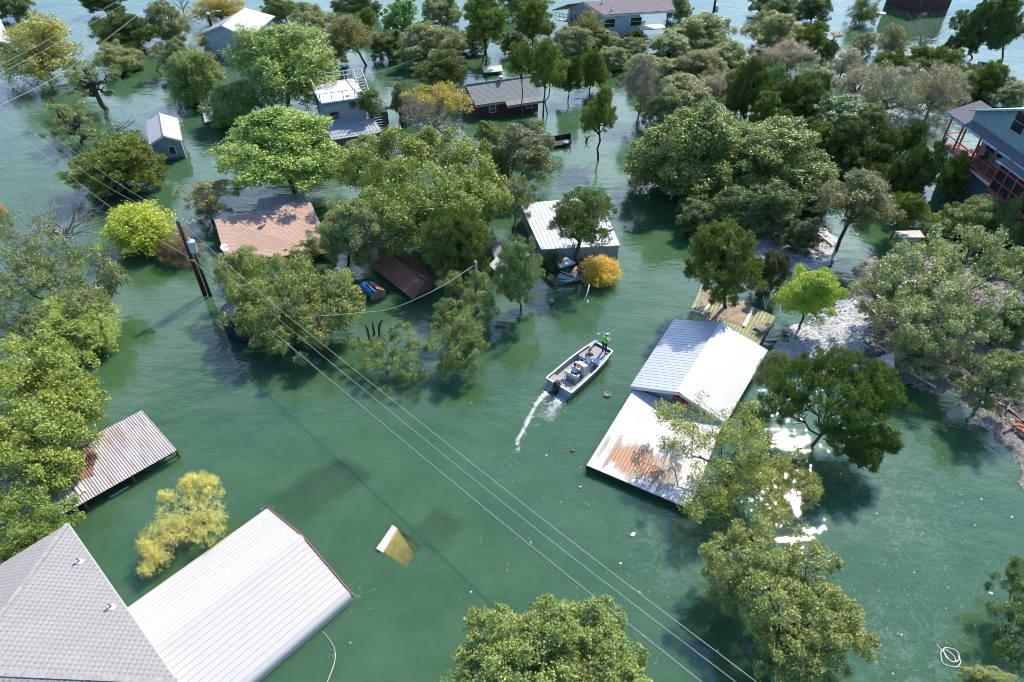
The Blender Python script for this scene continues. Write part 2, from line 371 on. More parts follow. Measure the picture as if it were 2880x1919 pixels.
def limbs(mb, base, fork, lobes, cl, rng, r0, amp=.07, frac=.6, sides=6):
    """trunk to the fork, a limb to each lobe, branches on to the clumps"""
    mb.tube(wiggle(base, fork, 5, min(.05, amp*.4), rng), np.linspace(r0, r0*.72, 6), 8)
    lc = np.array([l[:3] for l in lobes]); C = cl[0]; near = np.argmin(((C[:, None]-lc[None])**2).sum(-1), 1)
    for i, l in enumerate(lobes):
        st = np.array(base)*.25+np.array(fork)*.75 if i % 3 == 2 else np.array(fork); e = np.array(l[:3])-np.array([0, 0, l[5]*.25])
        path = wiggle(st, e, 5, amp, rng, .05); mb.tube(path, np.linspace(r0*.6, r0*.25, 6), sides)
        for j in np.where(near == i)[0]:
            if rng.uniform() > frac: continue
            k = rng.integers(2, 6); mb.tube(wiggle(path[k], C[j], 4, amp*1.6, rng), np.linspace(r0*.24, r0*.05, 5), 4, False)
def twig_mesh(cl, rng, n, rad, lenf=1.25, sides=3):
    mb = MB(); C, R, O = cl
    for c, r, o in zip(C, R, O):
        for i in range(n):
            d = rng.normal(size=3)+o*1.1+np.array([0, 0, .35]); d = d/np.linalg.norm(d); e = c+d*r*lenf*rng.uniform(.6, 1.2)
            m_ = (c+e)/2+rng.normal(size=3)*r*.18
            mb.tube([c-o*r*.4, m_, e], [rad, rad*.7, rad*.3], sides, False, False)
            e2 = m_+(d+rng.normal(size=3)*.7)*r*.55; mb.tube([m_, e2], [rad*.6, rad*.25], sides, False, False)
    return mb
PROTO = {}
def proto(style, var):
    key = (style, var)
    if key not in PROTO:
        rng = np.random.default_rng(sum(map(ord, style))*31+var*7+5); st = ST[style]
        lobes = make_lobes(rng, {'juniper': 6, 'sparse': 6, 'china': 5}.get(style, 6))
        if style == 'juniper': lobes = [(x, y, z, r*.85, q*.85, h*1.05) for x, y, z, r, q, h in lobes]
        cl = clumps_of(lobes, st, rng)
        PROTO[key] = (lobes, cl, leaf_mesh(style+'_crown', cl, st, rng))
    return PROTO[key]
NAMES = dict(oak='oak_tree', elm='elm_tree', juniper='juniper_tree', pecan='pecan_tree', feather='feathery_tree', sparse='gnarled_oak_tree',
             open='open_crowned_tree', twig='twiggy_tree', china='glossy_leaved_tree', shrub='shrub', wispy='shrub')
GROUPS = dict(oak='flooded grey-green oak trees', elm='flooded broad-leaved trees', juniper='flooded dark juniper trees', pecan='flooded bright green trees',
              feather='flooded feathery trees', sparse='flooded gnarled oak trees', open='flooded open-crowned trees', twig='flooded half-bare twiggy trees',
              china='flooded glossy-leaved trees', shrub='flooded shrubs', wispy='flooded shrubs')
TREE_N = [0]
def fit(cx, cy, w, h, z, base, gap):
    """world centre and radii of a crown whose silhouette is w x h pixels around (cx, cy)"""
    auto = base is None and z is None; zz = 2.0 if z is None else z
    for _ in range(12):
        if base is not None: zz = max(.4, zfor(base, 0, cy))
        c = P(cx, cy, zz); sc, dep = px_scale(c); rx = w/2/sc; ry = rx*.92; ap = h/2/sc
        q = ap*ap-(ry*math.sin(dep))**2
        rz = math.sqrt(q)/math.cos(dep) if q > 0 else 0
        if rz < .5*rx: rz = .5*rx; ry = math.sqrt(max((.45*rx*math.sin(dep))**2, ap*ap-(rz*math.cos(dep))**2))/math.sin(dep)
        rz = min(rz, 1.6*rx)
        if auto: zz = max(.4, rz*.80+gap)
    return c, rx, ry, rz
def tree(style, col, cx, cy, w, h, label, z=None, base=None, lobes=None, gap=.1, seed=None, name=None, cat=None, group=None, size=None, mult=1.0, tm=1.0,
         twigs=0, twig_r=.02, trunk=True, tr=1.0, lean=None, yellow=None, thin=None, frac=.6, bark=None, rot=None, amp=.07, bases=None, multi=1):
    TREE_N[0] += 1; i = TREE_N[0]; rng = np.random.default_rng(seed if seed is not None else 1000+i*13); st = ST[style]
    bw = P(*base) if base else None
    if style in ('shrub', 'wispy'): cat = cat or 'shrub'
    jit = rng.uniform(.95, 1.05, 3)*rng.uniform(.90, 1.10)
    colr = (*[float(max(.005, a*b*g)) for a, b, g in zip(col, jit, LEAF_GAIN)], 1)
    if lobes:                                        # a crown of its own, from its lobes
        zc = z if z is not None else 2.5
        if bw is not None: zc = zfor(bw, 0, cy)
        wl = []
        for lb in lobes:
            lx, ly, lw, lh = lb[:4]; dz = lb[4] if len(lb) > 4 else 0.0
            cc = P(lx, ly, max(.4, zc+dz))
            sc, dep = px_scale(cc); rx = lw/2/sc; rz = max(.5*rx, min(1.2*rx, (lh/2/sc)*.9)); wl.append((cc.x, cc.y, cc.z, rx, rx*.9, rz))
        A = np.array([l[:3] for l in wl]); ctr = A.mean(0); R = float(np.mean([l[3] for l in wl]))
        b0 = bw if bw is not None else Vector((ctr[0], ctr[1], 0))
        root = thing(name or NAMES[style], (b0.x, b0.y, 0), label, cat or 'tree', group or GROUPS[style])
        wl = [(l[0]-b0.x, l[1]-b0.y, *l[2:]) for l in wl]
        s = size if size else max(1.6, R*1.7)
        cl = clumps_of(wl, st, rng, mult*1.4)
        me = leaf_mesh('crown', cl, st, rng, s, tm, yellow, thin); cr = bpy.data.objects.new('crown', me); COL.objects.link(cr); cr.parent = root; cr.color = colr
        mb = MB(); fork = np.array([ctr[0]-b0.x, ctr[1]-b0.y, ctr[2]])*np.array([.5, .5, .45]); lob = wl; clw = cl; Rw = R*1.6
    else:
        c, rx, ry, rz = fit(cx, cy, w*1.0, h*1.0, z, bw, gap)
        if bw is not None: c = Vector((c.x, bw.y, c.z))
        b0 = bw if bw is not None else Vector((c.x, c.y, 0))
        root = thing(name or NAMES[style], (b0.x, b0.y, 0), label, cat or ('shrub' if style == 'shrub' else 'tree'), group or GROUPS[style])
        pl, pc, me = proto(style, int(rng.integers(0, 4)))
        ang = float(rng.uniform(0, 6.28)) if rot is None else rot; S = np.array([rx, ry, rz])
        if thin or yellow or mult != 1.0 or tm != 1.0:
            pl = make_lobes(rng, 6); pc = clumps_of(pl, st, rng, mult); me = leaf_mesh('crown', pc, st, rng, 1, tm, yellow, thin)
        cr = bpy.data.objects.new('crown', me); COL.objects.link(cr); cr.parent = root; cr.color = colr
        off = Vector((c.x-b0.x, c.y-b0.y, c.z)); rm = Matrix.Rotation(ang, 3, 'Z')
        cr.matrix_local = Matrix.Translation(off) @ Matrix.Diagonal((rx, ry, rz, 1)) @ Matrix.Rotation(ang, 4, 'Z')
        RM = np.array(rm); tf = lambda p: (np.asarray(p) @ RM.T)*S+np.array(off)
        lob = [(*tf(l[:3]), l[3]*rx, l[4]*ry, l[5]*rz) for l in pl]
        clw = (tf(pc[0]), pc[1]*(rx*ry*rz)**(1/3), pc[2]); Rw = rx
        fork = np.array(off)*np.array([.7, .7, 1])-np.array([0, 0, rz*.45]); fork[2] = max(fork[2], off[2]*.35); mb = MB()
    if trunk:
        r0 = max(.05, .042*Rw)*tr
        bs = [Vector((0, 0, -.7))] if not bases else [P(*q)-Vector((b0.x, b0.y, .7)) for q in bases]
        limbs(mb, bs[0], fork, lob, clw, rng, r0, amp, frac)
        for q in bs[1:]: mb.tube(wiggle(q, fork+rng.normal(size=3)*np.array([.4, .4, .1])*Rw*.4, 5, .04, rng), np.linspace(r0*.8, r0*.5, 6), 7)
        tk = mb.build('trunk', bark or M_BARK, root, off=(0, 0, 0)); tk['_o'] = [0, 0, 0]
    if twigs:
        tw = twig_mesh(clw, rng, twigs, twig_r).build('bare_twigs', M_TWIG, root, off=(0, 0, 0))
    return root
def dead_tree(base, cx, cy, w, h, label, seed, z=None, bark=None, n=9, rad=.026, r0=.13, tips=5, gap=.3, name='dead_tree'):
    rng = np.random.default_rng(seed); bw = P(*base); c, rx, ry, rz = fit(cx, cy, w, h, z, bw, gap)
    root = thing(name, (bw.x, bw.y, 0), label, 'tree', 'bare dead trees'); off = np.array([c.x-bw.x, 0, c.z])
    mb = MB(); fork = np.array([off[0]*.3, 0, max(.3, off[2]-rz*.5)]); mb.tube(wiggle((0, 0, -.7), fork, 4, .04, rng), np.linspace(r0, r0*.8, 5), 8)
    br = MB()
    for i in range(n):
        a = 2*math.pi*i/n+rng.uniform(-.3, .3); el = rng.uniform(-.15, 1.0)
        e = off+np.array([rx*math.cos(a)*math.cos(el*.9), ry*math.sin(a)*math.cos(el*.9), rz*math.sin(el)*1.0])
        p = wiggle(fork, e, 6, .07, rng, .08); br.tube(p, np.linspace(r0*.6, rad*.7, 7), 6)
        for j in range(tips):
            k = int(rng.integers(2, 6)); d = (np.array(e)-fork)*rng.uniform(.25, .5)+rng.normal(size=3)*rx*.28; q = wiggle(p[k], np.array(p[k])+d, 3, .1, rng)
            br.tube(q, np.linspace(r0*.22, rad*.5, 4), 4, False)
            for _ in range(3):
                kk = int(rng.integers(1, 4)); d2 = d*.4+rng.normal(size=3)*rx*.14; br.tube([q[kk], q[kk]+Vector(d2)], [rad*.7, rad*.3], 3, False)
    bk = bark or M_BARKG
    mb.build('trunk', bk, root, off=(0, 0, 0)); br.build('branches', bk, root, off=(0, 0, 0)); return root

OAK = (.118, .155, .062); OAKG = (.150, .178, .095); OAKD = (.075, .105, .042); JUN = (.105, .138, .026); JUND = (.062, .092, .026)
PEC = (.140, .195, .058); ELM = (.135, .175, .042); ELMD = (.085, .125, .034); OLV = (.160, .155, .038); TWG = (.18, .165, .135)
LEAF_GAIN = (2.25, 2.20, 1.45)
# ------------------------------------------------------------ water
def water_material():
    m, t, b = new_mat('flood_water'); v = coords(t, 'Object')
    big = noise(t, v, .035, 3, .5); med = noise(t, v, .25, 4, .6)
    c = ramp(t, big, [(.35, (.045, .104, .036)), (.65, (.042, .102, .050))])
    c = mix_c(t, ramp(t, med, [(.38, 0), (.68, .55)]), c, (.082, .150, .078))
    # pale ripple light painted into the colour as threads, only in the slack water at the lower right
    wv = nd(t, 'ShaderNodeVectorMath', operation='ADD'); t.links.new(v, wv.inputs[0])
    nz = noise(t, v, .7, 3, .6, 1); sc = nd(t, 'ShaderNodeVectorMath', operation='SCALE'); t.links.new(nz, sc.inputs[0]); sc.inputs['Scale'].default_value = 2.2
    t.links.new(sc.outputs[0], wv.inputs[1])
    n3 = noise(t, wv.outputs[0], .9, 3, .55); ridge = math_n(t, 'ABSOLUTE', math_n(t, 'SUBTRACT', n3, .5))
    ripple_light = ramp(t, ridge, [(.0, 1), (.022, .35), (.06, 0)])
    def blob(px, py, r):
        q = P(px, py); d = nd(t, 'ShaderNodeVectorMath', operation='DISTANCE'); t.links.new(v, d.inputs[0]); d.inputs[1].default_value = q
        return math_n(t, 'SUBTRACT', 1, math_n(t, 'DIVIDE', d.outputs['Value'], r), True)
    msk = math_n(t, 'MAXIMUM', math_n(t, 'MAXIMUM', blob(2480, 1400, 5.5), blob(2560, 1850, 4.5)), blob(1900, 1540, 3.5))
    msk = math_n(t, 'MULTIPLY', math_n(t, 'MULTIPLY', msk, 1.6, True), math_n(t, 'MULTIPLY', ripple_light, .13))
    c = mix_c(t, msk, c, (.42, .50, .46))
    t.links.new(c, b.inputs['Base Color'])
    t.nodes['Principled BSDF'].subsurface_method = 'BURLEY'; b.inputs['Subsurface Weight'].default_value = 1.0; b.inputs['Subsurface Radius'].default_value = (.55, 1.0, .8); b.inputs['Subsurface Scale'].default_value = .9   # silt-laden water scatters light sideways, so shadows on it are soft
    b.inputs['IOR'].default_value = 1.40; b.inputs['Specular IOR Level'].default_value = 1.0; b.inputs['Roughness'].default_value = .016
    # ripples: long swell, wind chop, fine chop
    def wn(sc_, rot, stretch, det=3): return noise(t, coords(t, 'Object', scale=(sc_*stretch, sc_, sc_), rot=(0, 0, rot)), 1.0, det, .55)
    h = math_n(t, 'ADD', math_n(t, 'MULTIPLY', wn(.32, .5, .55), .10), math_n(t, 'MULTIPLY', wn(1.5, .35, .5), .036))
    h = math_n(t, 'ADD', h, math_n(t, 'MULTIPLY', wn(4.0, .2, .9, 2), .012))
    gust = ramp(t, noise(t, v, .06, 2, .5), [(.35, .55), (.65, 1.15)])
    bump(t, b, math_n(t, 'MULTIPLY', h, gust), 1.0, 1.0)
    # over the sunken shed and sunken roofs the water is thin enough to see through
    def over(p0, p1, p3, fade, soft, top):
        """soft-edged parallelogram p0, p0->p1, p0->p3 in which the water lets the drowned thing show"""
        p0, p1, p3 = P(*p0), P(*p1), P(*p3); e1, e2 = p1-p0, p3-p0; det = e1.x*e2.y-e1.y*e2.x
        d = nd(t, 'ShaderNodeVectorMath', operation='SUBTRACT'); t.links.new(v, d.inputs[0]); d.inputs[1].default_value = p0
        st_ = []
        for w in (Vector((e2.y/det, -e2.x/det, 0)), Vector((-e1.y/det, e1.x/det, 0))):
            q = nd(t, 'ShaderNodeVectorMath', operation='DOT_PRODUCT'); t.links.new(d.outputs[0], q.inputs[0]); q.inputs[1].default_value = w; st_.append(q.outputs['Value'])
        def edge(s_, L): return math_n(t, 'MULTIPLY', math_n(t, 'MULTIPLY', s_, L/soft, True), math_n(t, 'MULTIPLY', math_n(t, 'SUBTRACT', 1, s_), L/soft, True))
        k = math_n(t, 'MULTIPLY', edge(st_[0], e1.length), edge(st_[1], e2.length))
        f = math_n(t, 'SUBTRACT', 1, math_n(t, 'ADD', math_n(t, 'MULTIPLY', st_[0], fade[0]), math_n(t, 'MULTIPLY', st_[1], fade[1])), True)
        return math_n(t, 'MULTIPLY', math_n(t, 'MULTIPLY', k, f), top)
    a = math_n(t, 'MAXIMUM', over((1058, 1543), (1104, 1477), (1145, 1600), (0, .45), .12, 1.0), math_n(t, 'MAXIMUM', over((958, 1266), (1085, 1336), (700, 1425), (.40, .50), .8, .52), over((1222, 1412), (1330, 1472), (1120, 1520), (.45, .55), .6, .45)))
    tr = nd(t, 'ShaderNodeBsdfTransparent'); tr.inputs[0].default_value = (.85, .90, .62, 1)
    mx = nd(t, 'ShaderNodeMixShader'); t.links.new(a, mx.inputs[0]); t.links.new(b.outputs[0], mx.inputs[1]); t.links.new(tr.outputs[0], mx.inputs[2])
    t.links.new(mx.outputs[0], t.nodes['Material Output'].inputs['Surface'])
    return m
mb = MB(); mb.quad((-600, -60, 0), (600, -60, 0), (600, 1200, 0), (-600, 1200, 0)); tag(mb.build('flood_water', water_material()), kind='structure')
mb = MB(); mb.quad((-600, -60, -5), (600, -60, -5), (600, 1200, -5), (-600, 1200, -5))
tag(mb.build('lake_bed_ground', mat('silt', (.05, .10, .055), .9, var=.2, scale=.3)), kind='structure')

# ------------------------------------------------------------ building materials
M_WROOF = metal_roof('white_metal', (.60, .57, .535), (.50, .47, .44), .35, .42, .05, .9)
M_GROOF = metal_roof('galvanised', (.53, .54, .56), (.44, .445, .455), .5, .38, .25, .6)
M_SILV = metal_roof('silver_metal', (.58, .60, .63), (.48, .48, .50), .5, .4, .2, .6)
M_WHITE = mat('white_paint', (.72, .73, .74), .5, var=.1)
M_GREYT = mat('grey_trim', (.36, .40, .44), .5, var=.15)
M_BLUET = mat('blue_fascia', (.14, .24, .32), .5, var=.15)
M_RED = mat('red_trim', (.42, .12, .09), .6, var=.3, scale=6)
M_DARK = mat('dark_iron', (.03, .03, .032), .6, var=.4)
M_RUST = mat('rusty_steel', (.16, .075, .045), .85, var=.6, scale=5)
M_GLASS = mat('window_glass', (.02, .03, .035), .08, var=.3, spec=.8)
M_WOOD = mat('weathered_board', (.42, .38, .33), .85, var=.45, scale=2, stretch=(1, 6, 6))
M_PALEW = mat('pale_board', (.62, .57, .49), .85, var=.3, scale=2)
M_MOSS = mat('mossy_deck', (.33, .34, .17), .9, var=.5, scale=1.2, col2=(.23, .20, .13), bumpd=.02)
M_DIRT = mat('silt_on_boards', (.34, .25, .17), .95, var=.6, scale=1.4, col2=(.17, .14, .11), bumpd=.03)
M_PINK = siding('pink_siding', (.50, .27, .23), .16)
M_GREYS = siding('blue_grey_siding', (.36, .43, .53), .17)
M_MAROON = siding('dark_red_siding', (.13, .032, .030), .2, True)
M_MAROON2 = siding('maroon_siding', (.15, .055, .052), .2)
M_PALES = siding('pale_blue_siding', (.50, .58, .64), .3, True)
M_TEAL = siding('teal_siding', (.26, .40, .42), .3, True)
M_STUCCO = mat('dark_stucco', (.14, .185, .21), .9, var=.25, scale=1.5)
M_GSH = tabs('grey_shingle', (.36, .34, .322), (.31, .29, .275), (.17, .155, .145), .16, .32)
M_TAN = shingle('tan_shingle', (.62, .43, .335), (.54, .35, .26), (.38, .24, .18), .16, .6, .5)
M_BRN = shingle('brown_shingle', (.46, .22, .15), (.36, .165, .115), (.10, .055, .045), .15, .3, .4)
M_GGR = shingle('grey_green_shingle', (.34, .355, .34), (.28, .29, .28), (.20, .21, .20), .16, .5, .5)
M_LONG = shingle('mauve_shingle', (.40, .335, .325), (.35, .29, .28), (.26, .22, .21), .16, .5, .5)
M_ASPH = shingle('slate_blue_shingle', (.20, .20, .215), (.155, .16, .175), (.09, .095, .105), .16, .5, .4)

def window(parent, o, u, up, w, h, frame=M_WHITE, pane=M_GLASS, name='window', bars=True):
    """window with its own frame, pane as a sub-part; o = lower left corner just proud of the wall"""
    o, u, up = Vector(o), Vector(u).normalized(), Vector(up).normalized(); n = u.cross(up); f = .07; mb = MB()
    for a, b in ((o, o+u*w), (o+up*h, o+u*w+up*h)): mb.beam(a-u*f/2, b+u*f/2, f, .06, up)
    for a, b in ((o, o+up*h), (o+u*w, o+u*w+up*h)): mb.beam(a+up*f/2, b-up*f/2, f, .06, n)
    if bars: mb.beam(o+up*h*.5+u*f/2, o+u*w+up*h*.5-u*f/2, .04, .04, up)
    fr = mb.build(name, frame, parent); pb = MB(); pb.quad(o-n*.012, o+u*w-n*.012, o+u*w+up*h-n*.012, o+up*h-n*.012); pb.build('pane', pane, fr)
    return fr
def wall_prism(mb, foot, tops, z0):
    """closed wall block: footprint corners with a top height each (gables as extra corners)"""
    n = len(foot)
    for i in range(n):
        j = (i+1) % n; a, b = foot[i], foot[j]
        mb.quad((a[0], a[1], z0), (b[0], b[1], z0), (b[0], b[1], tops[j]), (a[0], a[1], tops[i]))
    mb.poly([(f[0], f[1], t) for f, t in zip(foot, tops)])
def gable(name, label, cat, A, B, C, D, rise, ov, roofm, wallm, trimm, ribs=0, z0=-.8, t=.07, cap=True, split=.5):
    """A,B left eave (far, near); C,D right eave (far, near)"""
    A, B, C, D = map(Vector, (A, B, C, D)); F = A.lerp(C, split)+Vector((0, 0, rise)); N = B.lerp(D, split)+Vector((0, 0, rise))
    root = thing(name, ((A+B+C+D)/4)*Vector((1, 1, 0)), label, cat); mb = MB()
    if ribs: mb.ribbed(A, B, N, F, ribs, .014, .08, t); mb.ribbed(D, C, F, N, ribs, .014, .08, t)
    else: mb.slab(A, B, N, F, t); mb.slab(D, C, F, N, t)
    rf = mb.build('roof', roofm, root)
    if cap: m2 = MB(); up = Vector((0, 0, .035)); m2.tube([F+up, N+up], .07, 6); m2.build('ridge_cap', roofm, rf)
    # barge boards and fascias
    m3 = MB(); dz = Vector((0, 0, -t-.06)); e = .03
    for p, q in ((B, N), (N, D)): m3.beam(p+dz, q+dz, .04, .16)
    m3.build('barge_board', trimm, rf); m3 = MB()
    for p, q in ((A, F), (F, C)): m3.beam(p+dz, q+dz, .04, .16)
    m3.build('barge_board', trimm, rf)
    u = (B-A).normalized(); v = (D-B).normalized(); zb = -t-.02
    a, b, c, d = A+u*ov+v*ov, B-u*ov+v*ov, C+u*ov-v*ov, D-u*ov-v*ov
    f, n = F+u*ov, N-u*ov; sl = rise*ov/max(.1, ((D-B).length*split)); top = A.z+zb+sl
    w = MB(); foot = [b, n, d, c, f, a]; tops = [top, N.z+zb, top, top, F.z+zb, top]
    for i in range(6):
        j = (i+1) % 6; p, q = foot[i], foot[j]
        w.quad((p.x, p.y, z0), (q.x, q.y, z0), (q.x, q.y, tops[j]), (p.x, p.y, tops[i]))
    w.build('wall', wallm, root)
    return root, rf, dict(A=A, B=B, C=C, D=D, F=F, N=N, a=a, b=b, c=c, d=d, u=u, v=v, top=top)
def pipe_vent(parent, p, n, h=.4, r=.05, flash=M_WHITE):
    mb = MB(); p = Vector(p); mb.tube([p-Vector((0, 0, .05)), p+Vector((0, 0, h))], r, 10)
    o = mb.build('vent_pipe', M_GREYT, parent); m2 = MB(); R = Vector((0, 0, 1)).rotation_difference(Vector(n)).to_matrix()
    m2.lathe(p+Vector(n)*.004, [(.20, 0), (.17, .02), (.06, .06)], 12, R); m2.build('flashing', flash, o); return o

# ------------------------------------------------------------ 1 grey shingle house, lower left
z1 = 3.0; A, B = P(191, 1472, z1), P(499, 1917, z1); u = (B-A).normalized(); v = Vector((u.y, -u.x, 0)); v = v if v.x < 0 else -v
Wd = (B-A).length; Ln = 14.0; rise = 1.75; up = Vector((0, 0, rise)); R1, R2 = A+u*Wd/2+v*Wd/2+up, A+u*Wd/2+v*(Ln-Wd/2)+up
A2, B2 = A+v*Ln, B+v*Ln
h1 = thing('shingle_roof_house', ((A+B+A2+B2)/4)*Vector((1, 1, 0)), 'house with grey shingle hip roof filling the lower left corner', 'house')
mb = MB()
mb.face((A, B, R1), [(0, 0), (Wd, 0), (Wd/2, (R1-(A+B)/2).length)])
mb.quad(B, B2, R2, R1); mb.quad(A2, A, R1, R2); mb.face((B2, A2, R2), [(0, 0), (Wd, 0), (Wd/2, 5)])
lo = Vector((0, 0, -.05))
for p, q in ((A, B), (B, B2), (B2, A2), (A2, A)): mb.quad(p+lo, q+lo, q, p)
mb.poly([A+lo, A2+lo, B2+lo, B+lo]); rf1 = mb.build('roof', M_GSH, h1)
cp = MB()
for a, b in ((A, R1), (B, R1), (A2, R2), (B2, R2), (R1, R2)):
    n_ = int((b-a).length/.3); d = (b-a).normalized()
    for i in range(n_):
        c0 = a+d*(i*.3+.02); c1 = a+d*(i*.3+.31); cp.beam(c0+Vector((0, 0, .028)), c1+Vector((0, 0, .012)), .24, .02)
cp.build('ridge_cap', mat('cap_shingle', (.35, .33, .315), .9, var=.3, scale=3), rf1)
fa = MB()
for p, q in ((A, B), (B, B2), (A, A2)): fa.beam(p+Vector((0, 0, -.15)), q+Vector((0, 0, -.15)), .05, .2)
fa.build('fascia', M_WHITE, rf1)
w = MB(); i_ = .4; a, b, c, d = A+u*i_+v*i_, B-u*i_+v*i_, B2-u*i_-v*i_, A2+u*i_-v*i_
for p, q in ((a, b), (b, c), (c, d), (d, a)): w.quad((p.x, p.y, -1), (q.x, q.y, -1), (q.x, q.y, z1-.05), (p.x, p.y, z1-.05))
w.build('wall', mat('cream_wall', (.5, .47, .42), .8), h1)
nf = (B-A).cross(R1-A).normalized(); nf = nf if nf.z > 0 else -nf
def on_plane(px, py, p0, n):
    o = Vector((0, 0, CAM_H)); d = P(px, py, 0)-o; return o+d*((p0-o).dot(n)/d.dot(n))
for q in ((224, 1580), (313, 1708)): pipe_vent(h1, on_plane(*q, A, nf), nf, .45, .055)

# ------------------------------------------------------------ 2 white metal carport
zc = .55; A, D = P(749, 1426, zc), P(990, 1673, zc); u = (D-A).normalized(); v = Vector((u.y, -u.x, 0)); v = v if v.y < 0 else -v
Wd = (D-A).length; Ln = 11.5; rise = 1.15
h2 = thing('metal_carport', (A+u*Wd/2+v*Ln/2)*Vector((1, 1, 0)), 'flooded carport with white ribbed metal roof and red rake trim beside the grey shingle roof', 'carport')
prof = []; r_ = .28
def carp(x):    # height over the span
    return zc+rise*(1-abs(2*x/Wd-1)*1.0)
prof.append((-.02, -.6)); prof.append((-.02, zc-.32))
for k in range(1, 6): an = math.pi/2*k/6; prof.append((-.02+r_*(1-math.cos(an))*1.0, zc-.32+.36*math.sin(an)))
x = .32; 
while x < Wd-.32:
    hgt = carp(x); e = .022
    prof += [(x, hgt), (x+.235, carp(x+.235)), (x+.25, carp(x+.25)+e), (x+.285, carp(x+.285)+e)]
    x += .30
for k in range(5, 0, -1): an = math.pi/2*k/6; prof.append((Wd+.02-r_*(1-math.cos(an)), zc-.32+.36*math.sin(an)))
prof.append((Wd+.02, zc-.32)); prof.append((Wd+.02, -.6))
mb = MB(); L_ = 0
for (x0, y0), (x1, y1) in zip(prof, prof[1:]):
    dl = math.hypot(x1-x0, y1-y0); p0, p1 = A+u*x0, A+u*x1; p0.z, p1.z = y0, y1
    mb.face((p0, p1, p1+v*Ln, p0+v*Ln), [(L_, 0), (L_+dl, 0), (L_+dl, Ln), (L_, Ln)]); L_ += dl
mb.build('roof', M_WROOF, h2)
tr_ = MB(); pts = [A+u*x_ for x_, y_ in prof if y_ > 0]; 
for p, (x_, y_) in zip(pts, [q for q in prof if q[1] > 0]): p.z = y_+.01
pp = [p for i, p in enumerate(pts) if i < 7 or i > len(pts)-8 or i % 8 == 0]; tr_.tube([p-v*.02 for p in pp], .035, 6); tr_.build('rake_trim', M_RED, h2)
for k in range(6):
    for s_ in (.12, Wd-.12): fr = MB(); q = A+u*s_+v*(.15+k*2.2); fr.beam((q.x, q.y, -.8), (q.x, q.y, zc-.1), .06, .06); fr.build('frame_post', M_GREYT, h2)

# ------------------------------------------------------------ 3 rusty corrugated shed roof, left
z3 = .85; a, b = P(399, 1154, z3), P(497, 1267, z3-.08); c = P(193, 1438, z3-.08); u = (c-b).normalized(); Ln = 8.2; c = b+u*Ln; d = a+u*Ln
def rusty():
    m, t, bs = new_mat('rusty_corrugated'); v_ = coords(t, 'UV'); sx = nd(t, 'ShaderNodeSeparateXYZ'); t.links.new(v_, sx.inputs[0])
    n1 = noise(t, v_, .5, 6, .65); n2 = noise(t, coords(t, 'UV', scale=(5, .4, 1)), 1.0, 5, .7); sh = math_n(t, 'FLOOR', math_n(t, 'DIVIDE', sx.outputs[0], .7))
    wn_ = nd(t, 'ShaderNodeTexWhiteNoise', noise_dimensions='1D'); t.links.new(sh, wn_.inputs['W'])
    ex = math_n(t, 'DIVIDE', math_n(t, 'SUBTRACT', sx.outputs[0], 5.0), 2.4); ey = math_n(t, 'DIVIDE', math_n(t, 'SUBTRACT', sx.outputs[1], 3.3), 2.2)     # one patch rusted right through
    dd = math_n(t, 'SQRT', math_n(t, 'ADD', math_n(t, 'MULTIPLY', ex, ex), math_n(t, 'MULTIPLY', ey, ey)))
    f = math_n(t, 'ADD', math_n(t, 'SUBTRACT', math_n(t, 'MULTIPLY', n1, 1.1), math_n(t, 'MULTIPLY', dd, .8)), math_n(t, 'MULTIPLY', math_n(t, 'SUBTRACT', wn_.outputs[0], .5), .3))
    rust = ramp(t, f, [(-.30, 0), (.02, .9)]); st_ = ramp(t, n2, [(.46, 0), (.64, .75)])
    cc = mix_c(t, st_, ramp(t, n1, [(.3, (.40, .39, .40)), (.7, (.56, .54, .53))]), (.36, .19, .11))
    cc = mix_c(t, rust, cc, ramp(t, n2, [(.3, (.17, .085, .06)), (.7, (.33, .15, .09))]))
    t.links.new(cc, bs.inputs['Base Color']); bs.inputs['Roughness'].default_value = .6; bs.inputs['Metallic'].default_value = .1; return m
M_RUSTC = rusty()
h3 = thing('corrugated_shed', ((a+b+c+d)/4)*Vector((1, 1, 0)), 'flooded open shed with rust-streaked corrugated roof at the left bank', 'shed')
mb = MB(); n_ = 56
for i in range(n_*6):
    s0, s1 = i/(n_*6), (i+1)/(n_*6); k0, k1 = [.022*math.sin(q*n_*2*math.pi) for q in (s0, s1)]
    p0, p1, q1, q0 = b.lerp(c, s0), b.lerp(c, s1), a.lerp(d, s1), a.lerp(d, s0)
    for p, k in ((p0, k0), (p1, k1), (q1, k1), (q0, k0)): p.z += k
    mb.face((p0, p1, q1, q0), [(s0*Ln, 0), (s1*Ln, 0), (s1*Ln, (a-b).length), (s0*Ln, (a-b).length)], True)
mb.build('roof', M_RUSTC, h3)
tr_ = MB(); dz = Vector((0, 0, -.10)); inw = (a-b).normalized()*.12
tr_.beam(b+dz+inw, c+dz+inw, .06, .1); tr_.beam(a+dz-inw, d+dz-inw, .06, .1); tr_.beam(b+dz+inw-Vector((0, 0, .42)), c+dz+inw-Vector((0, 0, .42)), .05, .05)
for i in range(14):
    p = b.lerp(c, i/14)+dz+inw; q = b.lerp(c, (i+1)/14)+dz+inw
    tr_.beam(p, q-Vector((0, 0, .42)), .03, .03) if i % 2 else tr_.beam(p-Vector((0, 0, .42)), q, .03, .03)
tr_.build('truss', M_DARK, h3)
for k, q in enumerate((b+inw, b.lerp(c, .33)+inw, b.lerp(c, .66)+inw, a-inw, a.lerp(d, .5)-inw)):
    po = MB(); po.beam((q.x, q.y, -1), (q.x, q.y, z3-.12), .12, .12); po.build('post', M_RUST, h3)
nrm3 = (c-b).cross(a-b).normalized(); nrm3 = nrm3 if nrm3.z > 0 else -nrm3
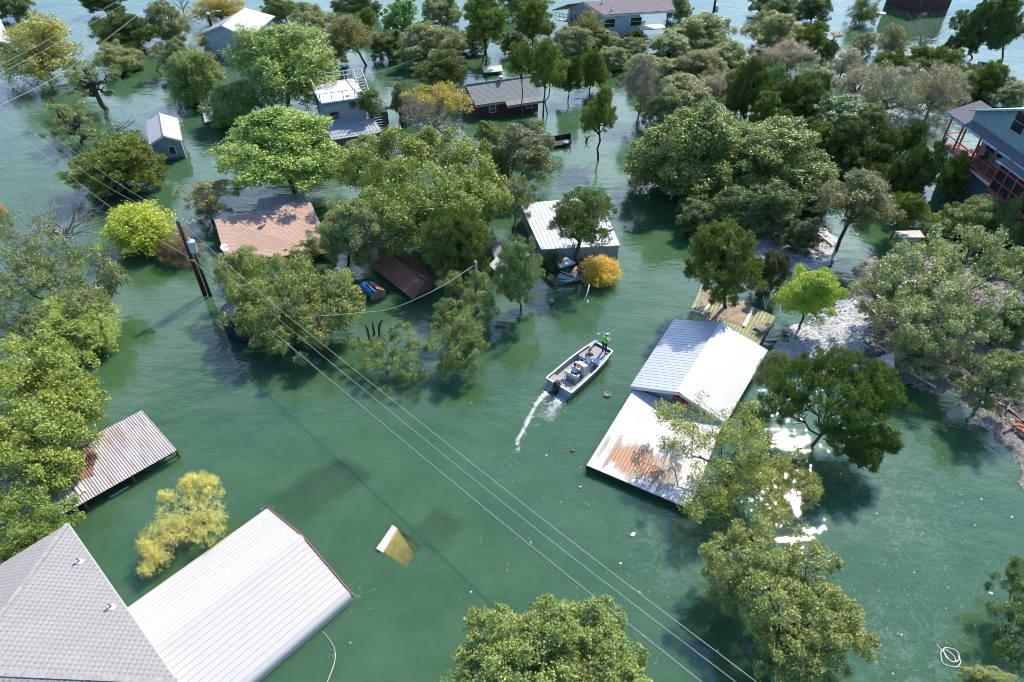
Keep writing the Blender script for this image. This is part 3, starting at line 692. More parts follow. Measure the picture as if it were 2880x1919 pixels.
def on3(px, py, up=.04): return on_plane(px, py, b+nrm3*up, nrm3)
mb = MB(); mb.slab(*[on3(*q, .06) for q in ((118, 1348), (160, 1341), (179, 1367), (135, 1385))], .025); tag(mb.build('plywood_sheet', M_WOOD), 'pale square sheet of wood lying on the rusty corrugated roof', 'board')
for q0, q1, lab in (((194, 1349), (227, 1391), 'weathered plank on the rusty roof, on the side of the pale square sheet'), ((205, 1341), (237, 1383), 'weathered plank on the rusty roof, on the side away from the pale square sheet')):
    mb = MB(); p, q = on3(*q0, .06), on3(*q1, .06); mb.beam(p, q, .17, .045); tag(mb.build('plank', M_PALEW), lab, 'plank', 'planks on the rusty roof')
def bucket(p, r, h, body, rim, name, label, fill=None, tilt=None):
    R = tilt or Matrix.Identity(3); root = thing(name, p, label, 'bucket'); mb = MB()
    mb.lathe(p, [(r*.8, 0), (r, h), (r*1.06, h), (r*1.06, h+.02), (r*.93, h+.02), (r*.75, .03), (.001, .03)], 20, R); mb.build('pail', body, root)
    if fill: f = MB(); f.lathe(p, [(r*.9, h*.97), (.01, h*.985)], 20, R); f.build('filling', fill, root)
    hd = MB(); pts = [Vector(p)+R @ Vector((r*1.05*math.cos(x), .02, h+r*.9*math.sin(x)*-.25)) for x in np.linspace(0, math.pi, 9)]; hd.tube(pts, .012, 5); hd.build('handle', M_GREYT, root); return root
bucket(on3(213, 1412, .02), .17, .36, mat('violet_pail', (.14, .12, .42), .4), None, 'bucket', 'violet bucket with yellow top standing on the rusty corrugated roof', mat('yellow_lid', (.70, .48, .02), .45))

# ------------------------------------------------------------ 4 metal gable house with its rust-stained flat porch roof
z4 = 1.2; h4, rf4, g4 = gable('metal_gable_house', 'flooded house with a ribbed grey-blue metal gable roof, behind the rust-stained flat roof', 'house',
    P(1896, 898, z4), P(1772, 1087, z4), P(2160, 985, z4), P(2041, 1190, z4), 1.05, .35, M_GROOF, M_GREYS, M_WHITE, 27, cap=False)
mb = MB(); F, N = g4['F'], g4['N']; dv = g4['v']
for s_ in (1, -1): 
    e = (g4['D']-N).normalized()*.22 if s_ > 0 else (g4['B']-N).normalized()*.22; up_ = Vector((0, 0, .05)); mb.quad(F+up_, N+up_, N+e+up_, F+e+up_) if s_ < 0 else mb.quad(N+up_, F+up_, F+e+up_, N+e+up_)
mb.build('ridge_cap', M_WHITE, rf4)
# red louvred vent in the gable
gn = g4['u']; mid = (g4['b']+g4['d'])/2; gv = (g4['d']-g4['b']).normalized(); gz = g4['top']
o_ = on_plane(1893, 1118, g4['b']+gn*.03, gn); mb = MB(); mb.box(on_plane(1914, 1124, g4['b']+gn*.04, gn), (.06, 1.05, .50), math.atan2(gn.y, gn.x)); gvn = mb.build('gable_sign', mat('red_sign', (.36, .07, .06), .6, var=.2), h4)
cc_ = on_plane(1905, 1118, g4['b']+gn*.08, gn)
for dx_, wz in ((-.0, .22), (.40, .14)): mb = MB(); mb.box(cc_+gv*dx_, (.03, .2, wz), math.atan2(gn.y, gn.x)); mb.build('dark_opening', M_DARK, gvn)
tl, bl, br_, trr = P(1784, 1092, 1.0), P(1650, 1309, .5), P(1939, 1431, .5), P(2034, 1191, 1.0)
def rustwhite():
    m, t, bs = new_mat('rust_stained_white'); v_ = coords(t, 'UV'); n1 = noise(t, v_, .9, 5, .65); n2 = noise(t, coords(t, 'UV', scale=(7, .3, 1)), 1, 4, .7); sx = nd(t, 'ShaderNodeSeparateXYZ'); t.links.new(v_, sx.inputs[0])
    def ell(cx, cy, rx, ry, wob=.55):
        ex = math_n(t, 'DIVIDE', math_n(t, 'SUBTRACT', sx.outputs[0], cx), rx); ey = math_n(t, 'DIVIDE', math_n(t, 'SUBTRACT', sx.outputs[1], cy), ry)
        d_ = math_n(t, 'SQRT', math_n(t, 'ADD', math_n(t, 'MULTIPLY', ex, ex), math_n(t, 'MULTIPLY', ey, ey)))
        d_ = math_n(t, 'ADD', d_, math_n(t, 'MULTIPLY', math_n(t, 'SUBTRACT', n1, .5), wob)); return math_n(t, 'ADD', d_, math_n(t, 'MULTIPLY', math_n(t, 'SUBTRACT', n2, .5), .45))
    UV_ = lambda px, py: ((lambda p: ((p-bl).dot((br_-bl).normalized()), (p-bl).dot((tl-bl).normalized())))(on_plane(px, py, bl, (br_-bl).cross(tl-bl).normalized())))
    rib = math_n(t, 'DIVIDE', sx.outputs[0], (br_-bl).length/30); wr_ = nd(t, 'ShaderNodeTexWhiteNoise', noise_dimensions='1D'); t.links.new(math_n(t, 'FLOOR', rib), wr_.inputs['W']); ribtop = math_n(t, 'GREATER_THAN', math_n(t, 'FRACT', rib), .80)
    cx, cy = UV_(1790, 1300); outer = math_n(t, 'ADD', math_n(t, 'ADD', ell(cx+.2, cy, 2.5, 1.45, .9), math_n(t, 'MULTIPLY', math_n(t, 'SUBTRACT', wr_.outputs[0], .5), .5)), math_n(t, 'MULTIPLY', ribtop, .22))
    c_ = mix_c(t, ramp(t, n2, [(.40, 0), (.75, .5)]), (.66, .645, .63), (.46, .43, .41))
    c_ = mix_c(t, ramp(t, outer, [(.70, .95), (.98, .55), (1.22, 0)]), c_, mix_c(t, ramp(t, n2, [(.35, 0), (.65, .8)]), (.22, .16, .12), (.40, .25, .14)))
    inn = ell(cx-.05, cy+.05, 1.35, 1.15, .35); c_ = mix_c(t, ramp(t, inn, [(.75, .9), (1.0, 0)]), c_, (.36, .21, .10))
    for q, (rx, ry) in (((1732, 1282), (.28, .62)), ((1763, 1302), (.30, .85)), ((1800, 1310), (.26, .5)), ((1836, 1330), (.3, .5))):
        x_, y_ = UV_(*q); c_ = mix_c(t, ramp(t, ell(x_, y_, rx, ry, .7), [(.7, .95), (1.0, 0)]), c_, (.44, .19, .09))
    t.links.new(c_, bs.inputs['Base Color']); bs.inputs['Roughness'].default_value = .45; return m
mb = MB(); mb.ribbed(bl, br_, trr, tl, 30, .03, .1, .05); h4b = thing('flat_porch_roof', ((bl+br_+tl+trr)/4)*Vector((1, 1, 0)), 'flat white ribbed porch roof with a big brown and orange rust stain', 'porch')
mb.build('roof', rustwhite(), h4b)
fb = MB(); lo = Vector((0, 0, -.16)); fb.beam(bl+lo, br_+lo, .08, .2); fb.beam(bl+lo, tl+lo, .08, .2); fb.beam(br_+lo, trr+lo, .08, .2); fb.build('beam', M_DARK, h4b)
for k in range(5):
    q = bl.lerp(br_, k/4)+(tl-bl).normalized()*.15; po = MB(); po.beam((q.x, q.y, -1), (q.x, q.y, q.z-.1), .1, .1); po.build('post', M_DARK, h4b)

# mossy floating deck behind it
dk = [P(*q, .55) for q in ((1976, 800), (2180, 890), (2120, 990), (1920, 925))]
h4c = thing('mossy_deck', ((dk[0]+dk[2])/2)*Vector((1, 1, 0)), 'sagging mossy board deck strewn with silt behind the metal gable roof', 'deck')
n_ = 22; mb = MB()
for i in range(n_):
    s0, s1 = i/n_+.003, (i+1)/n_-.003; mb.slab(dk[3].lerp(dk[2], s0), dk[3].lerp(dk[2], s1), dk[0].lerp(dk[1], s1), dk[0].lerp(dk[1], s0), .06)
mb.build('decking', M_MOSS, h4c)
fj = MB(); 
for p, q in zip(dk, dk[1:]+dk[:1]): fj.beam(p-Vector((0, 0, .16)), q-Vector((0, 0, .16)), .08, .2)
fj.build('joist', M_WOOD, h4c)
def patch(name, pts, z, m, label, cat, h=.06, seed=0):
    rng = np.random.default_rng(seed); base = [P(*q, z) for q in pts]; ring = []
    for i, p in enumerate(base):
        q = base[(i+1) % len(base)]
        for k in range(4): ring.append(p.lerp(q, k/4)+Vector((*rng.normal(0, .09, 2), 0)))
    ctr = sum(ring, Vector())/len(ring); mb = MB(); lv = [ring]
    for s_, hh in ((.75, h*.7), (.4, h)): lv.append([ctr.lerp(p, s_)+Vector((0, 0, hh*rng.uniform(.5, 1.3))) for p in ring])
    for r0, r1 in zip(lv, lv[1:]):
        for i in range(len(ring)): j = (i+1) % len(ring); mb.quad(r0[i], r0[j], r1[j], r1[i], True)
    mb.poly(lv[-1]); return tag(mb.build(name, m), label, cat)
patch('silt_heap', ((1985, 815), (2030, 830), (2035, 850), (1990, 862), (1965, 850)), .57, M_DIRT, 'brown heap of silt and leaves on the left end of the mossy deck', 'silt', seed=2)
patch('silt_heap', ((2050, 850), (2100, 850), (2105, 890), (2090, 920), (2040, 900), (1990, 890)), .57, M_DIRT, 'large spread of brown silt in the middle of the mossy deck', 'silt', seed=3)
for q0, q1, z_, w_, lab in (((2118, 866), (2092, 918), .64, .22, 'white board lying across the mossy deck'), ((1995, 856), (1975, 885), .64, .16, 'whitish broken board on the left half of the mossy deck'), ((1942, 872), (1975, 880), .66, .1, 'thin pale board at the left edge of the mossy deck'),
                            ((2110, 932), (2134, 936), .66, .06, 'thin dark stick on the right end of the mossy deck')):
    mb = MB(); mb.beam(P(*q0, z_), P(*q1, z_), w_, .05); tag(mb.build('loose_board', M_WHITE if w_ > .08 else M_WOOD), lab, 'board')
mb = MB(); pq = [P(*q, .8) for q in ((2119, 915), (2140, 907), (2163, 922), (2143, 935))]; mb.ribbed(pq[3], pq[2], pq[1], pq[0], 5, .02, .1, .05); tag(mb.build('panel', mat('brown_grey_sheet', (.30, .25, .23), .6)), 'small ribbed grey-brown panel lying on the mossy deck', 'panel')
mb = MB(); s0, s1, s2, s3 = P(1992, 808, .9), P(2012, 803, 1.0), P(1996, 818, .8), P(2014, 809, .9); mb.beam(s0, s1, .06, .06); mb.beam(s2, s3, .06, .06)
for k in (.25, .5, .75): mb.beam(s0.lerp(s1, k), s2.lerp(s3, k), .05, .05)
tag(mb.build('ladder', M_PALEW), 'short wooden ladder at the far corner of the mossy deck', 'ladder')

# ------------------------------------------------------------ 5 tan shingle house
A, C = P(603, 619, 1.9), P(873, 568, 1.9); B, D = P(634, 730, .75), P(939, 711, .75)
h5 = thing('tan_shingle_house', ((A+B+C+D)/4)*Vector((1, 1, 0)), 'flooded house with a tan shingle roof sloping down to the water', 'house')
mb = MB(); mb.slab(B, D, C, A, .08); rf5 = mb.build('roof', M_TAN, h5)
E1, E2 = P(725, 560, 1.2), P(852, 540, 1.2); m2 = MB(); a5, c5 = A.lerp(C, .43)+Vector((0, 0, .02)), A.lerp(C, .97)+Vector((0, 0, .02)); m2.ribbed(a5, c5, E2, E1, 16, .03, .1, .04); m2.build('metal_roof', M_GROOF, h5)
bk1, bk2 = A+(A-B)*Vector((.8, .8, 0))-Vector((0, 0, .9)), C+(C-D)*Vector((.25, .25, 0))-Vector((0, 0, .9))
w = MB(); ins = .3; un = (D-B).normalized(); vn = (A-B)*Vector((1, 1, 0)); vn.normalize(); p1, p2 = B+un*ins+vn*ins, D-un*ins+vn*ins; p3, p4 = C-un*ins-vn*.05, A+un*ins-vn*.05
for p, q in ((p1, p2), (p2, p3), (p3, p4), (p4, p1)): w.quad((p.x, p.y, -.8), (q.x, q.y, -.8), (q.x, q.y, q.z-.04), (p.x, p.y, p.z-.04))
w.build('wall', M_PINK, h5)
fa = MB(); lo = Vector((0, 0, -.17)); fa.beam(B+lo, D+lo, .05, .2); fa.beam(B+lo, A+lo, .05, .16); fa.beam(D+lo, C+lo, .05, .16); fa.build('fascia', M_RUST, rf5)
n5 = (D-B).cross(A-B).normalized(); n5 = n5 if n5.z > 0 else -n5
q = on_plane(746, 625, A, n5); mb = MB(); mb.lathe(q, [(.10, -.05), (.10, .25), (.12, .28), (.19, .36), (.21, .46), (.17, .56), (.07, .62)], 14); mb.build('turbine_vent', M_GREYT, h5)
q = on_plane(636, 712, A, n5); dish = thing('satellite_dish', q, 'small white satellite dish on the lower left corner of the tan shingle roof', 'satellite dish')
mb = MB(); mb.tube([q, q+Vector((0, 0, .45))], .03, 6); mb.build('mast', M_GREYT, dish)
Rd = Vector((0, 0, 1)).rotation_difference(Vector((.55, -.35, .75)).normalized()).to_matrix(); mb = MB(); mb.lathe(q+Vector((0, 0, .5)), [(.02, -.06), (.2, -.03), (.36, .04), (.36, .055), (.2, -.01), (.02, -.04)], 18, Rd); mb.build('reflector', M_WHITE, dish)
mb = MB(); mb.tube([q+Vector((0, 0, .45)), q+Vector((.38, -.15, .75))], .015, 5); mb.box(q+Vector((.4, -.16, .77)), (.09, .09, .08)); mb.build('feed_arm', M_GREYT, dish)

# ------------------------------------------------------------ 6 brown shingle gable house and 7 tank shelter
h6, rf6, g6 = gable('brown_shingle_house', 'small flooded house with dark brown shingle gable roof under trees', 'house', P(1044, 750, .35), P(1160, 842, .35), P(1143, 706, .35), P(1236, 795, .35), .95, .22, M_BRN, M_PINK, M_BRN)
zt = .55; f6 = lambda px, py, z: P(px, py, z)
sh = thing('tank_shelter', P(1055, 825, 0), 'tiny pink-gabled shelter with a brown lid in front of the brown shingle roof', 'shelter')
e0, e1 = P(1036, 790, 1.2), P(1060, 812, 1.2); r1_, r0_ = P(1084, 818, .75), P(1060, 797, .75); l1_, l0_ = P(1043, 838, .45), P(1018, 815, .45)
mb = MB(); mb.slab(r1_, r0_, e0, e1, .05); mb.build('roof', M_BRN, sh)
mb = MB(); mb.poly([(l1_.x, l1_.y, -.5), (r1_.x, r1_.y, -.5), (r1_.x, r1_.y, r1_.z-.05), (e1.x, e1.y, e1.z-.06), (l1_.x, l1_.y, l1_.z)]); 
bk_ = (e0-e1).normalized()*.06; mb.poly([Vector(p)+bk_ for p in ((l1_.x, l1_.y, l1_.z), (e1.x, e1.y, e1.z-.06), (r1_.x, r1_.y, r1_.z-.05), (r1_.x, r1_.y, -.5), (l1_.x, l1_.y, -.5))]); mb.build('gable_wall', M_PINK, sh)
for p, q in ((e1, l1_), (e0.lerp(e1, .5), l0_.lerp(l1_, .5)), (e0, l0_)): m2 = MB(); m2.beam(p, q, .06, .06); m2.build('rafter', M_WOOD, sh)
for k in (.3, .75): m2 = MB(); m2.beam(e0.lerp(l0_, k)+Vector((0, 0, .03)), e1.lerp(l1_, k)+Vector((0, 0, .03)), .06, .05); m2.build('batten', M_PALEW, sh)
tk = thing('blue_tank', P(1030, 812, 0), 'bright blue barrel-shaped tank in the tiny pink shelter', 'tank')
c0, c1 = P(1023, 803, .55), P(1052, 826, .55); ax = (c1-c0).normalized(); Rb = Vector((0, 0, 1)).rotation_difference(ax).to_matrix(); L_ = (c1-c0).length
mb = MB(); mb.lathe(c0, [(.12, -.13), (.33, -.06), (.40, .05), (.40, L_-.05), (.33, L_+.06), (.12, L_+.1)], 20, Rb); mb.build('shell', mat('blue_plastic', (.02, .22, .58), .35, var=.1), tk)
mb = MB(); mb.tube([c0.lerp(c1, .5)+Vector((0, 0, .38)), c0.lerp(c1, .5)+Vector((0, 0, .46))], .08, 10); mb.build('filler_cap', M_DARK, tk)
mb = MB(); mb.tube([P(1085, 822, .2), P(1110, 812, .22), P(1135, 800, .3)], .05, 6); tag(mb.build('floating_hose', M_DARK), 'thick black hose floating between the tiny shelter and the brown shingle roof', 'hose')

# ------------------------------------------------------------ 8 silver roof house with grey wall, centre
A, C, B, D = P(1462, 573, 1.75), P(1685, 553, 1.75), P(1522, 702, 1.45), P(1745, 690, 1.45)
h8 = thing('silver_roof_house', ((A+B+C+D)/4)*Vector((1, 1, 0)), 'flooded house with a bright silver metal roof behind a bare-trunked juniper', 'house')
mb = MB(); mb.ribbed(B, D, C, A, 20, .03, .1, .06); mb.build('roof', M_SILV, h8)
w = MB(); un = (D-B).normalized(); vn = ((A-B)*Vector((1, 1, 0))).normalized(); i_ = .08; p = [B+un*i_+vn*i_, D-un*i_+vn*i_, C-un*i_-vn*i_, A+un*i_-vn*i_]
for p0, p1_ in zip(p, p[1:]+p[:1]): w.quad((p0.x, p0.y, -.8), (p1_.x, p1_.y, -.8), (p1_.x, p1_.y, p1_.z-.07), (p0.x, p0.y, p0.z-.07))
w.build('wall', siding('grey_metal_wall', (.36, .41, .46), .3, True), h8)

# ------------------------------------------------------------ 9 collapsed corrugated sheds
for k, (pts, zz, m_, lab) in enumerate(((((1383, 700), (1396, 676), (1423, 716), (1396, 740)), .7, M_RUSTC, 'tilted rust-striped corrugated sheet roof beside the shaggy juniper'),
        (((1375, 745), (1398, 722), (1452, 770), (1425, 792)), .6, M_WHITE, 'tilted whitish sheet roof with litter on it, sliding into the channel'),
        (((1440, 715), (1462, 690), (1510, 730), (1480, 760)), .8, M_SILV, 'pale metal sheet roof half hidden by the open oak'))):
    q = [P(*p, zz+(.35 if i in (1, 2) else 0)) for i, p in enumerate(pts)]; r_ = thing('collapsed_shed', ((q[0]+q[2])/2)*Vector((1, 1, 0)), lab, 'shed', 'collapsed sheds by the silver roof'); mb = MB()
    mb.ribbed(q[0], q[3], q[2], q[1], 9, .03, .3, .04); mb.build('roof', m_, r_)
    for i in range(4): po = MB(); po.beam((q[i].x, q[i].y, -.8), (q[i].x, q[i].y, q[i].z-.05), .09, .09); po.build('post', M_WOOD, r_)

# ------------------------------------------------------------ 11 small grey shed
A, B, C, D = P(405, 322, 2.0), P(418, 408, 2.0), P(499, 309, 2.0), P(513, 396, 2.0)
u = ((B-A)+(D-C)).normalized(); A = B-u*6.2; C = D-u*6.2
h11, rf11, g11 = gable('grey_shed', 'small blue-grey shed with a white window and a pale ribbed gable roof', 'shed', A, B, C, D, .78, .22, metal_roof('pale_grey_roof', (.56, .54, .54), (.46, .44, .44), .5, .5, .1, .35), M_GREYS, M_WHITE, 17)
gb, gd = g11['b'], g11['d']; uu = (gd-gb).normalized(); nn = Vector((uu.y, -uu.x, 0)); wl = (gd-gb).length
window(h11, gb+uu*wl*.52-Vector((0, 0, gb.z-.55))+nn*.03, uu, (0, 0, 1), .62, .92, bars=False)
mb = MB(); q = gd+nn*.02+uu*.02; mb.beam((q.x, q.y, -.5), (q.x, q.y, 1.85), .1, .1); mb.build('corner_board', M_WHITE, h11)

# ------------------------------------------------------------ 12 white gable house top left
A, B, C, D = P(622, 58, 3.0), P(560, 95, 3.0), P(774, 46, 3.0), P(700, 108, 3.0)
gable('white_gable_house', 'house with a brilliant white gable roof near the top left of the photo', 'house', A, B, C, D, 1.4, .4, M_WROOF, M_PALES, M_WHITE, 22)

# ------------------------------------------------------------ 13 railed flat roof house
zr = 4.3; A, B, C, D = P(872, 236, zr), P(902, 291, zr), P(993, 221, zr), P(1031, 272, zr)
h13 = thing('railed_flat_roof_house', ((A+B+C+D)/4)*Vector((1, 1, 0)), 'two-storey house with a white railed flat roof terrace and outside stairs', 'house')
mb = MB(); mb.slab(B, D, C, A, .12); rf13 = mb.build('roof', mat('white_membrane', (.66, .65, .65), .7, var=.12, scale=1), h13)
m2 = MB(); dn = Vector((0, 0, -.22)); 
for p, q in ((B, D), (D, C), (C, A), (A, B)): m2.beam(p+dn, q+dn, .06, .2)
m2.build('fascia', M_BLUET, rf13)
m2 = MB(); m2.beam(A.lerp(C, .82)+Vector((0, 0, .01)), B.lerp(D, .86)+Vector((0, 0, .01)), .08, .03); m2.build('roof_seam', M_DARK, rf13)
w = MB(); un = (D-B).normalized(); vn = ((A-B)*Vector((1, 1, 0))).normalized(); p = [B+un*.25+vn*.25, D-un*.25+vn*.25, C-un*.25-vn*.25, A+un*.25-vn*.25]
for p0, p1_ in zip(p, p[1:]+p[:1]): w.quad((p0.x, p0.y, -.8), (p1_.x, p1_.y, -.8), (p1_.x, p1_.y, zr-.1), (p0.x, p0.y, zr-.1))
_gs = mat('grey_stucco', (.40, .43, .47), .85, var=.12, scale=1.5); wet_line(_gs.node_tree, _gs.node_tree.nodes['Principled BSDF']); w.build('wall', _gs, h13)
nn = -vn; window(h13, p[0]+un*.5+nn*.03-Vector((0, 0, zr-2.3)), un, (0, 0, 1), 1.0, .8, M_WOOD)
rl = MB(); H_ = .95
def rail(mb, a, b, n, mid=True):
    for i in range(n+1): q = a.lerp(b, i/n); mb.beam(q, q+Vector((0, 0, H_)), .06, .06)
    for h_ in ((H_, .5) if mid else (H_,)): mb.beam(a+Vector((0, 0, h_)), b+Vector((0, 0, h_)), .05, .05)
rail(rl, A+Vector((0, 0, .01)), C+Vector((0, 0, .01)), 5); rl.build('railing', M_WHITE, h13)
rl = MB(); rail(rl, B+Vector((0, 0, .01)), D+Vector((0, 0, .01)), 4, False); rl.build('railing', M_GREYT, h13)
rl = MB(); rail(rl, A+Vector((0, 0, .01)), B+Vector((0, 0, .01)), 3, False); rl.build('railing', M_WHITE, h13)
stp = MB(); sr = MB(); out = un; s0 = C+out*.15; 
for i in range(9):
    q = s0-vn*(i*.32)+Vector((0, 0, -.2*i)); stp.box(q+out*.45, (.95, .3, .05), math.atan2(un.y, un.x))
stp.build('stair_tread', M_WOOD, h13)
a_, b_ = s0+out*.95, s0+out*.95-vn*2.9+Vector((0, 0, -1.8)); sr.beam(a_+Vector((0, 0, 1)), b_+Vector((0, 0, 1)), .07, .07); sr.beam(s0+Vector((0, 0, 1)), s0-vn*2.9+Vector((0, 0, -.8)), .07, .07)
for k in (0, .33, .66, 1): sr.beam(a_.lerp(b_, k), a_.lerp(b_, k)+Vector((0, 0, 1)), .05, .05)
sr.beam(C+Vector((0, 0, H_)), a_+Vector((0, 0, 1)), .06, .06); sr.build('stair_railing', M_WHITE, h13)
dkz = 2.3; dkp = [D+out*.2-Vector((0, 0, zr-dkz)), D+out*2.0-Vector((0, 0, zr-dkz)), D+out*2.0+vn*2.6-Vector((0, 0, zr-dkz)), D+out*.2+vn*2.6-Vector((0, 0, zr-dkz))]
db = MB(); db.slab(dkp[0], dkp[1], dkp[2], dkp[3], .15); dkk = db.build('side_deck', M_DARK, h13)
for q in (dkp[0], dkp[1], dkp[2]): po = MB(); po.beam((q.x, q.y, -.8), (q.x, q.y, dkz-.1), .12, .12); po.build('deck_post', M_DARK, h13)
sk = MB(); 
for k in range(7): zq = .2+k*.3; sk.beam((dkp[0].x, dkp[0].y, zq), (dkp[1].x, dkp[1].y, zq), .04, .2); sk.beam((dkp[1].x, dkp[1].y, zq), (dkp[2].x, dkp[2].y, zq), .04, .2)
sk.build('slatted_skirt', mat('black_slats', (.035, .045, .055), .6), h13)
rl = MB(); rail(rl, dkp[0], dkp[1], 2); rail(rl, dkp[1], dkp[2], 3); rl.build('deck_railing', M_GREYT, h13)
zl = 1.5; a, b, c, d = P(905, 348, zl+.5), P(1044, 321, zl+.5), P(1077, 371, zl-.1), P(934, 394, zl-.1); mb = MB(); mb.ribbed(d, c, b, a, 15, .04, .12, .05); lt = mb.build('lean_to_roof', M_GROOF, h13)
m2 = MB(); m2.beam(d-Vector((0, 0, .12)), c-Vector((0, 0, .12)), .05, .16); m2.build('fascia', M_BLUET, lt)
w = MB(); i_ = .25; p0, p1_ = d+(c-d).normalized()*i_+(a-d)*Vector((.1, .1, 0)), c-(c-d).normalized()*i_+(b-c)*Vector((.1, .1, 0)); p2_, p3_ = b-(c-d).normalized()*i_, a+(c-d).normalized()*i_
for q0, q1 in ((p0, p1_), (p1_, p2_), (p3_, p0)): w.quad((q0.x, q0.y, -.8), (q1.x, q1.y, -.8), (q1.x, q1.y, zl-.0), (q0.x, q0.y, zl-.0))
w.build('lean_to_wall', mat('tan_wall', (.33, .27, .22), .85), h13)
rngv = np.random.default_rng(5); stv = ST['shrub']; vl = []
for (px, py, zz, r) in ((1000, 290, 3.6, .5), (1022, 282, 3.9, .6), (1040, 280, 4.0, .6), (1050, 300, 3.0, .7), (1052, 318, 2.2, .65), (1030, 300, 3.2, .6), (1048, 270, 4.3, .5), (985, 289, 3.6, .35)):
    q = P(px, py, zz)-P(1040, 320, 0); vl.append((*q, r, r, r))
cl = clumps_of(vl, stv, rngv, 1.1); vine = thing('climbing_vine', P(1040, 320, 0), 'bright leafy vine climbing the corner of the railed flat roof house', 'vine'); vc = bpy.data.objects.new('crown', leaf_mesh('crown', cl, stv, rngv, 1.9, .8)); COL.objects.link(vc); vc.parent = vine; vc.color = (.15, .22, .03, 1)
mb = MB()
for k in range(4): mb.tube(wiggle((0, 0, -.3), vl[k+1][:3], 5, .06, rngv), np.linspace(.05, .02, 6), 5)
mb.build('stem', M_BARK, vine, off=(0, 0, 0))

# ------------------------------------------------------------ 14 dark red house
zq = 1.75; B, D = P(1338, 297, zq), P(1526, 270, zq); A, C = P(1310, 241, zq+1.5), P(1497, 214, zq+1.5)
u = (D-B).normalized(); A = Vector((A.x, A.y, A.z)); vv = ((A-B)*Vector((1, 1, 0)))
E_, G_ = A+vv*Vector((.9, .9, 0))-Vector((0, 0, 1.3)), C+vv*Vector((.9, .9, 0))-Vector((0, 0, 1.3))
h14 = thing('dark_red_house', ((B+D)/2)*Vector((1, 1, 0)), 'flooded dark red house with a grey-green roof behind tall junipers', 'house'); mb = MB(); mb.slab(B, D, C, A, .09); mb.slab(G_, E_, A, C, .09)
pr = B.lerp(D, .43); prn = Vector((u.y, -u.x, 0)); prn = prn if prn.y < 0 else -prn; p2, p3 = pr+prn*.75-Vector((0, 0, .26)), D+prn*.75-Vector((0, 0, .26)); mb.slab(p2, p3, D+Vector((0, 0, .004)), pr+Vector((0, 0, .004)), .09)
rf14 = mb.build('roof', M_GGR, h14); m2 = MB(); m2.tube([A+Vector((0, 0, .03)), C+Vector((0, 0, .03))], .09, 6); m2.build('ridge_cap', M_GGR, rf14)
m2 = MB(); lo = Vector((0, 0, -.17)); 
for p, q in ((B, pr), (p2, p3), (B, A), (D, C), (E_, A), (G_, C)): m2.beam(p+lo, q+lo, .05, .17)
m2.build('fascia', M_GREYT, rf14)
w = MB(); q = [B+u*.35-prn*.35, D-u*.5-prn*.1, C-u*.5, A+u*.35, E_+u*.35, G_-u*.5]; 
zt_ = lambda p, s_: (p.x, p.y, s_)
w.quad(zt_(q[0], -.8), zt_(q[1], -.8), zt_(q[1], zq-.02), zt_(q[0], zq-.02)); w.quad(zt_(q[1], -.8), zt_(q[2], -.8), zt_(q[2], C.z-.12), zt_(q[1], zq-.02)); w.quad(zt_(q[3], -.8), zt_(q[0], -.8), zt_(q[0], zq-.02), zt_(q[3], A.z-.12))
w.quad(zt_(q[4], -.8), zt_(q[3], -.8), zt_(q[3], A.z-.12), zt_(q[4], E_.z-.05)); w.quad(zt_(q[2], -.8), zt_(q[5], -.8), zt_(q[5], G_.z-.05), zt_(q[2], C.z-.12)); w.build('wall', M_MAROON, h14)
window(h14, q[0].lerp(q[1], .19)+prn*.03-Vector((0, 0, q[0].z-.55)), q[1]-q[0], (0, 0, 1), .75, .95); window(h14, q[0].lerp(q[1], .80)+prn*.03-Vector((0, 0, q[0].z-.5)), q[1]-q[0], (0, 0, 1), .75, .95)
mb = MB(); c_ = q[0].lerp(q[3], .45); c_.z = 1.9; mb.box(c_-u*.3, (.7, .6, .55), math.atan2(u.y, u.x)); mb.build('air_conditioner', M_WHITE, h14)
mb = MB(); c_ = A.lerp(C, .52)+Vector((0, 0, .05)); mb.lathe(c_, [(.12, -.1), (.12, .3), (.3, .32), (.3, .42), (.1, .5)], 12); mb.build('roof_vent', M_WHITE, h14)

# ------------------------------------------------------------ 15 long pale house at the top
zq = 3.6; B, D = P(1698, 42, zq), P(1900, 29, zq); A, C = P(1640, 5, zq+1.3), P(1882, -10, zq+1.3); u = (D-B).normalized()
h15 = thing('long_pale_house', ((B+D)/2)*Vector((1, 1, 0)), 'long pale blue house with a mauve-grey roof at the top edge', 'house'); mb = MB(); mb.slab(B, D, C, A, .1)
vv = (A-B)*Vector((1, 1, 0)); E_, G_ = A+vv*.8-Vector((0, 0, 1.2)), C+vv*.8-Vector((0, 0, 1.2)); mb.slab(G_, E_, A, C, .1)
E1 = A-u*1.2; rf15 = mb.build('roof', M_LONG, h15); m2 = MB(); lo = Vector((0, 0, -.2))
for p, q in ((B, D), (B, A), (D, C), (A, E_)): m2.beam(p+lo, q+lo, .06, .2)
m2.build('fascia', M_WHITE, rf15)
vn = vv.normalized(); q = [B+u*.4+vn*.4, D-u*5.0+vn*.4, C-u*5.0, A+u*.4, E_+u*.4, G_-u*5.0]; w = MB()
w.quad(zt_(q[0], -.8), zt_(q[1], -.8), zt_(q[1], zq+.05), zt_(q[0], zq+.05)); w.quad(zt_(q[1], -.8), zt_(q[2], -.8), zt_(q[2], C.z-.12), zt_(q[1], zq+.05)); w.quad(zt_(q[3], -.8), zt_(q[0], -.8), zt_(q[0], zq+.05), zt_(q[3], A.z-.12)); w.quad(zt_(q[4], -.8), zt_(q[3], -.8), zt_(q[3], A.z-.12), zt_(q[4], E_.z))
w.build('wall', M_PALES, h15); L_ = (q[1]-q[0]).length
